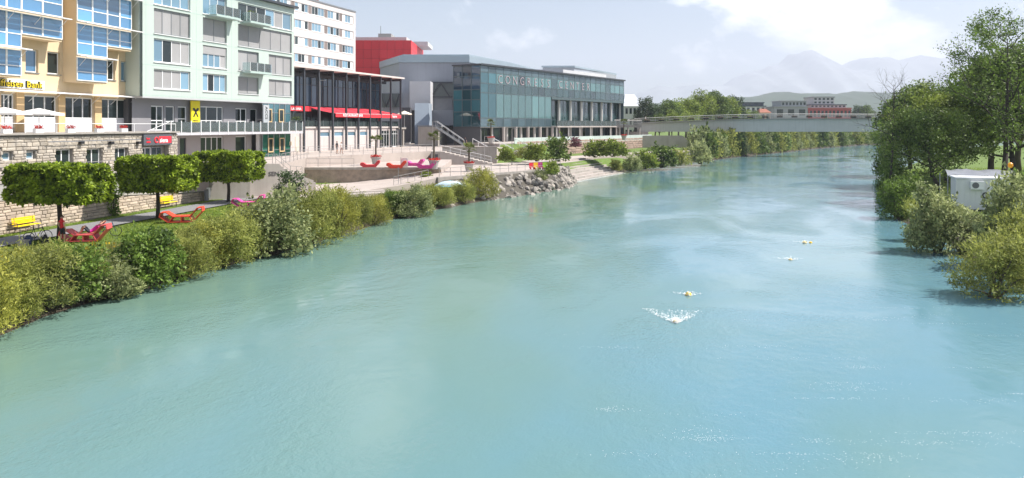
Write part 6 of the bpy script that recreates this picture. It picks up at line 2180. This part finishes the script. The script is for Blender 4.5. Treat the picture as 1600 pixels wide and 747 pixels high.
# ------------------------------------------------------------------ people: one continuous skin grown over a posed skeleton
skin_m = mat('skin', (.52, .30, .21), .6, .05)
def person(label, loc, rz, J, clothes, hair, scale=1.0, hair_long=False):
    """J: joint name -> (position, radius). clothes: bone -> material; bones follow the usual chain"""
    bones = [('pelvis', 'waist'), ('waist', 'chest'), ('chest', 'neck'), ('neck', 'head'), ('head', 'crown_')]
    for s in ('l', 'r'):
        bones += [('chest', 'sh' + s), ('sh' + s, 'el' + s), ('el' + s, 'wr' + s), ('wr' + s, 'ha' + s), ('pelvis', 'hip' + s), ('hip' + s, 'kn' + s), ('kn' + s, 'an' + s), ('an' + s, 'toe' + s)]
    names = list(J)
    me = bpy.data.meshes.new('body')
    me.from_pydata([J[k][0] for k in names], [(names.index(a), names.index(b)) for a, b in bones], [])
    o = bpy.data.objects.new('body', me); COL.objects.link(o)
    sk = o.modifiers.new('s', 'SKIN'); sk.use_smooth_shade = True
    for i, k in enumerate(names):
        r_ = J[k][1]
        me.skin_vertices[0].data[i].radius = r_ if isinstance(r_, tuple) else (r_, r_)
        me.skin_vertices[0].data[i].use_root = (k == 'pelvis')
    sub = o.modifiers.new('u', 'SUBSURF'); sub.levels = 2; sub.render_levels = 2
    dg = bpy.context.evaluated_depsgraph_get()
    body = bpy.data.meshes.new_from_object(o.evaluated_get(dg))
    bpy.data.objects.remove(o)
    # fingers: five unequal bent chains joined into the same mesh
    mb = MB()
    for s in ('l', 'r'):
        w, h = Vector(J['wr' + s][0]), Vector(J['ha' + s][0])
        d = (h - w).normalized(); side = d.orthogonal().normalized(); up = d.cross(side)
        for i, (f, ln) in enumerate(((-.03, .065), (-.01, .08), (.01, .085), (.03, .075))):
            b = h + side * f
            mb.tube([b - d * .02, b + d * ln * .6, b + d * ln + up * .025], [.010, .009, .007], 5)
        b = h - side * .035 - d * .03
        mb.tube([b, b - side * .03 + d * .03, b - side * .035 + d * .065], [.012, .011, .008], 5)
    vs_ = [tuple(v.co) for v in body.vertices] + mb.v
    k0 = len(body.vertices)
    fs_ = [tuple(p.vertices) for p in body.polygons] + [tuple(k0 + i for i in f) for f in mb.f]
    me2 = bpy.data.meshes.new('body')
    me2.from_pydata(vs_, [], fs_)
    ms = [skin_m] + list({m.name: m for m in clothes.values()}.values())
    for m in ms: me2.materials.append(m)
    idx = {m.name: i for i, m in enumerate(ms)}
    segs = [(a, b, Vector(J[a][0]), Vector(J[b][0])) for a, b in bones]
    for p in me2.polygons:
        c = p.center
        best, bd = None, 9
        for a, b, pa, pb in segs:
            d = pb - pa; t_ = max(0, min(1, (c - pa).dot(d) / max(d.length_squared, 1e-6)))
            e = (c - (pa + d * t_)).length - (J[a][1] if not isinstance(J[a][1], tuple) else J[a][1][0]) * .5
            if e < bd: bd, best, bt = e, (a, b), t_
        key = best[0] + '>' + best[1]
        m = clothes.get(key)
        lim = clothes.get
        if m is not None and (key[:2] == 'sh' and bt > .55): m = None
        if m is not None and (key[:3] == 'hip' and bt > .75 and (best[1][:2] + '>') not in clothes and 'kn' + best[1][-1] + '>an' + best[1][-1] not in clothes): m = None
        p.material_index = idx[m.name] if m else 0
        p.use_smooth = True
    bpy.data.meshes.remove(body)
    t = put('person', me2, None, loc, rz, scale)
    tag(t, label, 'person')
    # hair cap, nose and eyes
    hc, hn = Vector(J['head'][0]), Vector(J['neck'][0])
    up = (Vector(J['crown_'][0]) - hn).normalized()
    f = Vector(J['face']) if 'face' in J else None
    import bmesh
    bm = bmesh.new(); bmesh.ops.create_uvsphere(bm, u_segments=12, v_segments=8, radius=.118)
    fwd = FACE.get(label, Vector((0, -1, 0)))
    dele = [v for v in bm.verts if v.co.dot(Vector((0, -1, 0))) > .045 and v.co.z < .055 or v.co.z < -.06]
    bmesh.ops.delete(bm, geom=dele, context='VERTS')
    hm = bpy.data.meshes.new('hair'); bm.to_mesh(hm); bm.free(); hm.materials.append(hair)
    q = up.to_track_quat('Z', 'Y')
    yaw = fwd
    mat3 = Matrix.Identity(3)
    fy = -(yaw - up * yaw.dot(up)).normalized(); fx = fy.cross(up)
    mat3 = Matrix((fx, fy, up)).transposed()
    hp = hc.lerp(Vector(J['crown_'][0]), .45)
    h = put('hair', hm, t, hp); h.rotation_euler = mat3.to_euler()
    mb = MB()
    mb.tube([(0, -.09, .0), (0, -.125, -.03), (0, -.095, -.045)], [.008, .016, .010], 5)
    n_ = mb.build('nose', skin_m, t); n_.location = hp; n_.rotation_euler = mat3.to_euler()
    for sx in (-.035, .035):
        e = MB().box(sx - .012, sx + .012, -.108, -.098, .005, .018).build('eye', black_stuff, t); e.location = hp; e.rotation_euler = mat3.to_euler()
    e = MB().box(-.025, .025, -.104, -.096, -.075, -.068).build('mouth', mat('lips', (.35, .10, .09), .6, .05), t); e.location = hp; e.rotation_euler = mat3.to_euler()
    return t
FACE = {}
def standing(step=0.0, arm=0.06, lean=0.0):
    J = {'pelvis': ((0, 0, .95), (.135, .10)), 'waist': ((0, lean * .3, 1.1), (.125, .09)), 'chest': ((0, lean * .7, 1.33), (.15, .10)), 'neck': ((0, lean, 1.50), .055), 'head': ((0, lean - .01, 1.60), (.078, .088)), 'crown_': ((0, lean - .01, 1.70), (.072, .085))}
    for s, q in (('l', -1), ('r', 1)):
        J['sh' + s] = ((q * .18, lean * .85, 1.42), .058)
        J['el' + s] = ((q * (.22 + arm), lean * .6 + .04 - step * q * .25, 1.14), .043)
        J['wr' + s] = ((q * (.23 + arm), lean * .3 - .06 - step * q * .35, .90), .03)
        J['ha' + s] = ((q * (.23 + arm), lean * .2 - .08 - step * q * .38, .82), (.036, .022))
        J['hip' + s] = ((q * .09, 0, .90), .092)
        J['kn' + s] = ((q * .10, -.03 + step * q * .45, .49), .062)
        J['an' + s] = ((q * .10, .02 + step * q * .9, .085), .042)
        J['toe' + s] = ((q * .11, -.14 + step * q * .9, .03), (.04, .028))
    return J
def clo(shirt, shorts, shoes, long_legs=False, sleeves=True):
    c = {'pelvis>waist': shirt, 'waist>chest': shirt, 'chest>neck': shirt, 'chest>shl': shirt, 'chest>shr': shirt, 'pelvis>hipl': shorts, 'pelvis>hipr': shorts, 'hipl>knl': shorts, 'hipr>knr': shorts, 'anl>toel': shoes, 'anr>toer': shoes}
    if sleeves: c['shl>ell'] = shirt; c['shr>elr'] = shirt
    if long_legs: c['knl>anl'] = shorts; c['knr>anr'] = shorts
    return c
shirt_red = mat('shirt_red', (.62, .02, .025), .8, .08)
shorts_dark = mat('shorts_dark', (.02, .022, .03), .8, .05)
top_pink = mat('top_pink', (.75, .03, .38), .8, .06)
shirt_black = mat('shirt_black', (.03, .03, .035), .8, .05)
shirt_white = mat('shirt_white', (.65, .62, .60), .8, .05)
hair_brown = mat('hair_brown', (.06, .035, .02), .7, .1)
hair_fair = mat('hair_fair', (.32, .20, .09), .7, .1)
lb = 'person in a red sleeveless shirt and dark shorts leaning by the clipped tree'
FACE[lb] = Vector((-.5, .85, 0))
person(lb, (-27.55, 45.1, 1.27), math.radians(160), standing(.08, .04, .05), clo(shirt_red, shorts_dark, black_stuff, sleeves=False), hair_brown, .98)
lb = 'person in dark clothes walking on the plaza before the restaurant'
person(lb, site(526.5, 240.5, PZ), math.radians(70), standing(.22, .03), clo(shirt_black, shorts_dark, black_stuff), hair_brown, 1.02)
lb = 'person in a pale top walking beside the one in dark clothes'
person(lb, site(533.5, 241, PZ), math.radians(70), standing(-.2, .03), clo(shirt_white, mat('skirt_brown', (.22, .12, .10), .8, .05), black_stuff), hair_fair, .96)
lb = 'person in dark clothes at the foot of the open steel stair'
person(lb, site(727, 229.5, PZ), math.radians(20), standing(.15, .03), clo(shirt_black, shorts_dark, black_stuff, True), hair_brown, 1.0)
lb = 'person in a white top crossing the bridge beside the landing deck'
person(lb, (36.4, 200.6, 6.8 + deck_z(2.4) + .25), math.radians(80), standing(.2, .03), clo(shirt_white, shorts_dark, black_stuff, True), hair_brown, 1.0)
# person lying on the lounger, knees up, head on the raised end
lb = 'person in a bright pink top lying on the coral red lounger with knees up'
FACE[lb] = Vector((.1, -.4, .9))
J = {'pelvis': ((1.65, 0, .56), (.10, .14)), 'waist': ((1.82, 0, .64), (.09, .125)), 'chest': ((2.05, 0, .84), (.10, .15)), 'neck': ((2.24, 0, 1.03), .055), 'head': ((2.34, 0, 1.12), (.085, .08)), 'crown_': ((2.42, 0, 1.19), (.08, .075))}
for s, q in (('l', -1), ('r', 1)):
    J['sh' + s] = ((2.13, q * .18, .94), .058); J['el' + s] = ((2.36, q * .34, 1.06), .043); J['wr' + s] = ((2.50, q * .16, 1.18), .032); J['ha' + s] = ((2.50, q * .08, 1.20), (.036, .024))
    J['hip' + s] = ((1.6, q * .09, .54), .09); J['kn' + s] = ((1.28, q * .12, .93), .062); J['an' + s] = ((1.12, q * .12, .52), .042); J['toe' + s] = ((.96, q * .13, .46), (.04, .028))
person(lb, (-28.1, 45.9, 1.28), math.radians(10), J, clo(top_pink, shorts_dark, skin_m, sleeves=False), hair_brown)

# ------------------------------------------------------------------ other small things on plaza and quay
bn = thing('banner', 'white vertical banner on a post before the terrace wall', 'banner', site(632, 275, 2.25), 0)
MB().box(-.42, .42, -.03, .03, .25, 2.2).build('cloth', white_paint, bn)
MB().tube([(-.46, 0, 0), (-.46, 0, 2.3)], .03, 6).build('pole', grey_metal, bn)
def lamp_post(label, loc, h, head=True, lean=0.0):
    t = thing('lamp_post', label, 'lamp post', loc, 0, 'slim lamp posts')
    MB().tube([(0, 0, 0), (lean * .5, 0, h * .5), (lean, 0, h)], [.07, .055, .04], 7).build('pole', rail_metal, t)
    MB().lathe([(.12, 0), (.12, .25), (.08, .3)], 8).build('base', rail_metal, t)
    MB().tube([(lean, 0, h), (lean + .5, -.1, h + .05)], .03, 5).build('arm', rail_metal, t)
    MB().box(lean + .35, lean + .85, -.2, 0, h + .02, h + .1).build('lamp_head', grey_metal, t)
    return t
lamp_post('slim lamp post before the restaurant pavilion', site(500, 239, PZ), 10.5)
lamp_post('slim lamp post at the corner of the stone building and the mint green block', (*site(283, 250, PZ).xy, PZ), 5.6, lean=.5)
lamp_post('slim lamp post on the plaza beside the hall landing', site(676, 234, PZ), 4.6)
lamp_post('slim lamp post on the quay beside the potted palm', site(757, 262, QZ), 4.4)
lamp_post('slim lamp post at the quay end', site(800, 258, QZ), 5.5)
pb = thing('leaflet_stand', 'small white box on a post at the plaza railing', 'post', site(454, 244, PZ), 0)
MB().tube([(0, 0, 0), (0, 0, 1.5)], .03, 6).build('post', rail_metal, pb)
MB().box(-.1, .15, -.1, .1, 1.4, 1.9).build('box', mat('box_cream', (.65, .55, .4), .6, .05), pb)
tp = thing('thin_post', 'thin post beside the bright lawn', 'post', site(622.5, 287, 2.0), 0)
MB().tube([(0, 0, 0), (0, 0, 1.7)], .03, 6).build('pole', grey_metal, tp)
MB().box(-.09, .09, -.03, .03, 1.6, 1.78).build('cap', grey_metal, tp)
# handrails of the garden stairs below the forecourt
for i, (a0, b0, a1, b1) in enumerate(((757, 225, 776, 246), (793, 226, 810, 246), (816, 222, 839, 243))):
    p, q = site(a0, b0, 5.0), site(a1, b1, 3.2)
    p = Vector((q.x - 4.6 + i * .3, q.y + 12, 5.0))
    railing('white_handrail', ['white sloping handrail next to the bright shrub', 'white sloping handrail between the shrubs', 'long white sloping handrail above the quay end'][i], [p + Vector((0, 0, .1)), q], 1.0, 3.0, white_paint, (1.0,), .06, .04)
gst = thing('garden_stair', 'narrow planted stair between quay and forecourt', 'staircase', (-1.2, 122, QZ), math.radians(62))
for k in range(14):
    bx('step', gst, k * .95, k * .95 + 1.0, 0, 2.2, -.5, .15 + k * .18, concrete)
# planted slope between quay and forecourt
mb = MB()
mb.prism([(-2.4, 117, 2.5), (1, 120, 2.5), (7.5, 126, 2.6), (10, 136, 2.7), (6.5, 148.8, 4.6), (0.5, 140.3, 5.0), (-2.2, 137, 4.9)], .5)
struct('planted_slope', mb, grass_ground, 'green slope between quay and forecourt')
# colourful seats at the quay end
sc_ = {'red': (.75, .04, .08), 'yellow': (.85, .55, .02), 'magenta': (.55, .03, .28), 'green': (.30, .55, .03)}
for i, c in enumerate(sc_):
    p = site(835 + i * 7.0 - 4, 265, QZ)
    t = thing('beach_seat', c + ' low seat in the colourful row at the quay end', 'seat', (p.x, p.y + .4, QZ), .3, 'colourful seats at the quay end')
    m = mat('seat_' + c, sc_[c], .6, .05)
    MB().strip([(-.1, .0), (-.25, .3), (0, .32), (.32, .30), (.30, 0)], -.3, .3, .05).build('seat', m, t)
    MB().box(-.28, .34, .24, .32, .25, .95).build('backrest', m, t)
def yellow_chair(label, loc):
    t = thing('yellow_chair', label, 'chair', loc, -.4, 'yellow chairs on the upper path')
    m = mat('chair_yellow', (.85, .55, .01), .5, .05)
    MB().box(-.5, .5, -.4, .4, .4, .5).build('seat', m, t)
    mb = MB(); mb.box(-.5, .5, .36, .46, .5, 1.15); mb.build('backrest', m, t)
    for x in (-.4, .4):
        for y in (-.32, .32):
            MB().tube([(x, y, 0), (x, y, .4)], .03, 5).build('leg', dark_metal, t)
yellow_chair('yellow chair on the upper path, nearer the quay', site(924, 242.5, 2.65))
yellow_chair('yellow chair on the upper path, nearer the bridge', site(935, 241.5, 2.65))
# upturned boat under a pale blue cover
bt = thing('upturned_boat', 'upturned boat under a pale blue cover on the lawn', 'boat', site(703, 292, 1.75), math.radians(8))
mb = MB()
nb_ = 12
for i in range(nb_ + 1):
    x = -1.75 + 3.5 * i / nb_
    w = .72 * (1 - (abs(x) / 1.78) ** 2.4) + .02; h = .62 * (1 - (abs(x) / 1.85) ** 2.2) + .05
    for j in range(9):
        a = math.pi * j / 8
        mb.v.append((x, math.cos(a) * w, math.sin(a) ** .8 * h))
for i in range(nb_):
    for j in range(8):
        a = i * 9 + j
        mb.f.append((a, a + 9, a + 10, a + 1)); mb.mi.append(0)
mb.build('hull', mat('boat_cover', (.50, .62, .70), .6, .1, 1.2), bt, True)
MB().tube([(-1.7, 0, .1), (-.9, 0, .52), (0, 0, .67), (.9, 0, .52), (1.7, 0, .1)], .035, 6).build('keel', mat('boat_teal', (.10, .40, .45), .5, .05), bt)
MB().tube([(-1.74, 0, .05), (-.9, -.62, .05), (0, -.76, .06), (.9, -.62, .05), (1.74, 0, .05)], .05, 6).build('gunwale', mat('boat_teal', (.10, .40, .45), .5, .05), bt)
# piles in the water
def pile(label, a, b, h, r_, m):
    t = thing('mooring_pile', label, 'pile', (*site(a, b, 0).xy, -1), 0)
    MB().tube([(0, 0, 0), (0, 0, h + 1)], r_, 9).build('shaft', m, t)
    MB().lathe([(r_ * 1.15, h + 1), (r_ * 1.15, h + 1.08), (r_ * .6, h + 1.14)], 9).build('cap', m, t)
pile('rusty mooring pile standing at the river steps', 880, 288, 1.75, .17, mat('rust', (.16, .09, .06), .9, .3, 4))
pile('pale slim pile standing before the boulders', 845, 291, 2.0, .09, mat('pile_pale', (.55, .52, .48), .7, .1))

# ------------------------------------------------------------------ white container with air conditioner
ct = thing('white_container', 'white site container with a flat roof under the tall tree', 'container', (37.3, 61.8, 1.25), math.radians(-22))
box_w = mat('container_white', (.66, .67, .68), .5, .08, .6, streak=.2)
MB().box(0, 3.8, 0, 2.6, .25, 2.75).build('body', box_w, ct)
for i in range(9):
    bx('rib', ct, .2 + i * .4, .28 + i * .4, -.03, .0, .3, 2.65, box_w)
MB().box(-.08, 3.88, -.08, 2.68, 2.753, 2.9).build('roof', mat('container_roof', (.62, .63, .66), .5, .1), ct)
MB().box(0, 3.8, .1, 2.5, 0, .247).build('skid', dark_metal, ct)
for x in (-.03, 3.73):
    bx('corner_post', ct, x, x + .1, -.045, .06, .25, 2.74, box_w)
ac = MB().box(1.0, 1.95, -.42, -.035, 1.95, 2.62).build('air_conditioner', white_paint, ct)
mb = MB(); mb.tube([(1.33, -.425, 2.28), (1.33, -.44, 2.28)], .25, 16); mb.build('fan_grille', mat('grille', (.14, .14, .15), .6, .05), ac)
mb = MB(); mb.tube([(2.1 + .2 * math.cos(q * .6), -.08, 1.45 + .22 * math.sin(q * .6)) for q in range(12)], .05, 6); mb.build('cable_coil', black_stuff, ct)
mb = MB(); mb.tube([(2.2, -.06, 1.3), (2.3, -.08, .7), (2.6, -.06, .4)], .02, 5); mb.build('cable', black_stuff, ct)
tt = thing('grey_tarp_roof', 'shiny grey tarpaulin canopy behind the white container', 'canopy', (38.6, 65.2, 1.3), math.radians(-22))
mb = MB()
for i in range(10):
    for j in range(7):
        mb.v.append((i * .6, j * .7, 2.75 + .45 * math.sin(math.pi * j / 6) + .10 * math.sin(i * 1.7 + j)))
for i in range(9):
    for j in range(6):
        a = i * 7 + j; mb.f.append((a, a + 7, a + 8, a + 1)); mb.mi.append(0)
mb.build('cover', mat('tarp_grey', (.27, .28, .31), .25, .2, 1.5), tt, True)
for p in ((0, 0), (5.4, 0), (0, 4.2), (5.4, 4.2)):
    MB().tube([(*p, 0), (*p, 2.76)], .05, 6).build('post', grey_metal, tt)
pn = thing('blue_skip', 'blue grey open skip beside the white container', 'skip', (38.6, 57.6, 1.25), math.radians(-20))
MB().box(0, 1.6, 0, .05, .1, 1.3).build('side', mat('skip_blue', (.08, .14, .22), .6, .15), pn)
MB().box(0, 1.6, 1.15, 1.2, .1, 1.3).build('side', mat('skip_blue', (.08, .14, .22), .6, .15), pn)
MB().box(0, .05, .06, 1.14, .1, 1.3).build('end', mat('skip_blue', (.08, .14, .22), .6, .15), pn)
MB().box(1.55, 1.6, .06, 1.14, .1, 1.3).build('end', mat('skip_blue', (.08, .14, .22), .6, .15), pn)
MB().box(.05, 1.55, .06, 1.14, .1, .15).build('floor', mat('skip_blue', (.08, .14, .22), .6, .15), pn)
ob = thing('orange_lamp', 'small orange warning lamp on a post by the tall tree', 'lamp', (42.4, 62.6, 1.3), 0)
MB().tube([(0, 0, 0), (0, 0, 3.6)], .03, 6).build('post', dark_metal, ob)
MB().lathe([(.12, 3.6), (.2, 3.75), (.18, 3.95), (.05, 4.05)], 10).build('lens', mat('orange_lens', (.85, .35, .01), .4, .05), ob)

# ------------------------------------------------------------------ yellow floats in the current with white water behind them
float_m = mat('float_yellow', (.85, .55, .01), .4, .08)
foam_glint_m = mat('foam', (.88, .90, .90), .7, .04)  # white of the foam and of the painted sun glints
def foam(label, loc, w, ln, n, seed, ang):
    r = np.random.default_rng(seed)
    P = []
    for i in range(n):
        t = r.random() ** 1.9
        side = -1 if r.random() < .5 else 1
        x = side * w * (t ** .8) + r.normal(0, .05 + .12 * t)
        if r.random() < .35: x = r.uniform(-1, 1) * w * t * .8
        y = -.18 + ln * t + r.normal(0, .05)
        P.append((x, y, .012 + abs(r.normal(0, .03)) * (1 - t) + (.16 * r.random() if t < .35 and r.random() < .4 else 0)))
    P = np.array(P)
    A = unit(np.column_stack([r.normal(size=n), r.normal(size=n), r.normal(size=n) * .25]))
    S = unit(np.cross(A, np.column_stack([r.normal(size=n) * .2, r.normal(size=n) * .2, np.ones(n)])))
    o = put('foam', leaf_mesh('foam', P, A, S, r.uniform(.02, .085, n), r.uniform(.015, .05, n), foam_glint_m), None, loc, ang)
    tag(o, label, 'foam', None, 'stuff')
FL = [(1056, 503, .13, .03, 'yellow float dragged half under in the biggest splash', 'big white splash round the nearest float', 1.1, 2.3, 1000),
      (1075.5, 461, .155, .09, 'round yellow float riding high second from the camera', 'white wake of the second float', .62, .7, 330),
      (1235, 406, .12, .04, 'small yellow float in a thin wake right of the middle', 'thin white wake of the small float', .7, .9, 260),
      (1257, 379.5, .15, .07, 'yellow float at the left of the far pair', 'white wake of the far pair of floats', .75, .9, 300),
      (1266.5, 379.5, .11, .05, 'smaller yellow float at the right of the far pair', None, 0, 0, 0)]
for i, (a, b, r_, up, lab, flab, w, ln, n) in enumerate(FL):
    p = site(a, b, 0)
    t = thing('float', lab, 'float', (p.x, p.y, up - r_ * .5), .4, 'yellow floats anchored in the river')
    prof = [(max(.01, r_ * math.sin(math.pi * q / 10)), -r_ * math.cos(math.pi * q / 10)) for q in range(11)]
    mb = MB().lathe(prof, 14); mb.build('ball', float_m, t, True)
    mb = MB(); mb.tube([(r_ * .8, 0, r_ * .5), (r_ * 1.25, 0, r_ * .75), (r_ * .95, 0, r_ * .2)], .025, 6); mb.build('eyelet', black_stuff, t)
    if n: foam(flab, (p.x, p.y, 0), w, ln, n, 50 + i, math.radians(-8))

# white flecks: painted sun glints on the current, broken water along the river steps
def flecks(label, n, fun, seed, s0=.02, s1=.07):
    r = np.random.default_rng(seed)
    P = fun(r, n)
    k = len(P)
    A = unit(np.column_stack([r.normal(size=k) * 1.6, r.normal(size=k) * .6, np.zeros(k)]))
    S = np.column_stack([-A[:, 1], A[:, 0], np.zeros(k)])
    o = put('foam', leaf_mesh('foam', P, A, S, r.uniform(s0, s1, k), r.uniform(s0, s1, k) * .4, foam_glint_m))  # shared by the step foam and the painted sun glints
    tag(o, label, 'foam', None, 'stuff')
def step_foam(r, n):
    out = []
    for i in range(n):
        t = r.random(); a, b = (low[0], low[1]) if r.random() < .45 else (low[1], low[2])
        p = a.lerp(b, t); out.append((p.x + .75 + r.normal(0, .18), p.y - .35 + r.normal(0, .15), .012))
    return np.array(out)
def sun_glints(r, n):
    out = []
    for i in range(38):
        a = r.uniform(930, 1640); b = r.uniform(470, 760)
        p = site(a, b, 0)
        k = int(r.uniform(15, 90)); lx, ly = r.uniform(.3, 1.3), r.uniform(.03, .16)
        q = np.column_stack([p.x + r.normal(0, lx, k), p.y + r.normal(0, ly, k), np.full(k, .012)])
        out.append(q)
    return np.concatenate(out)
flecks('tiny white flecks painting sun glints on the current', 0, sun_glints, 72, .012, .04)
flecks('white water breaking along the lowest river step', 1500, step_foam, 71, .06, .22)

# ------------------------------------------------------------------ air
hz_o = MB().box(-13000, 13000, -600, 13500, -6, 1250).build('haze', None)
hz_o['kind'] = 'stuff'
hz_o['label'] = 'pale summer haze in the air over the valley'
hm_ = bpy.data.materials.new('haze_air')
hm_.use_nodes = True
hn_ = hm_.node_tree.nodes; hl_ = hm_.node_tree.links
hn_.clear()
ho_ = hn_.new('ShaderNodeOutputMaterial')
hv_ = hn_.new('ShaderNodeVolumePrincipled')
hv_.inputs['Color'].default_value = (0.67, 0.70, 0.83, 1)
hv_.inputs['Density'].default_value = 0.00015
hv_.inputs['Anisotropy'].default_value = 0.2
hl_.new(hv_.outputs[0], ho_.inputs['Volume'])
hz_o.data.materials.clear()
hz_o.data.materials.append(hm_)
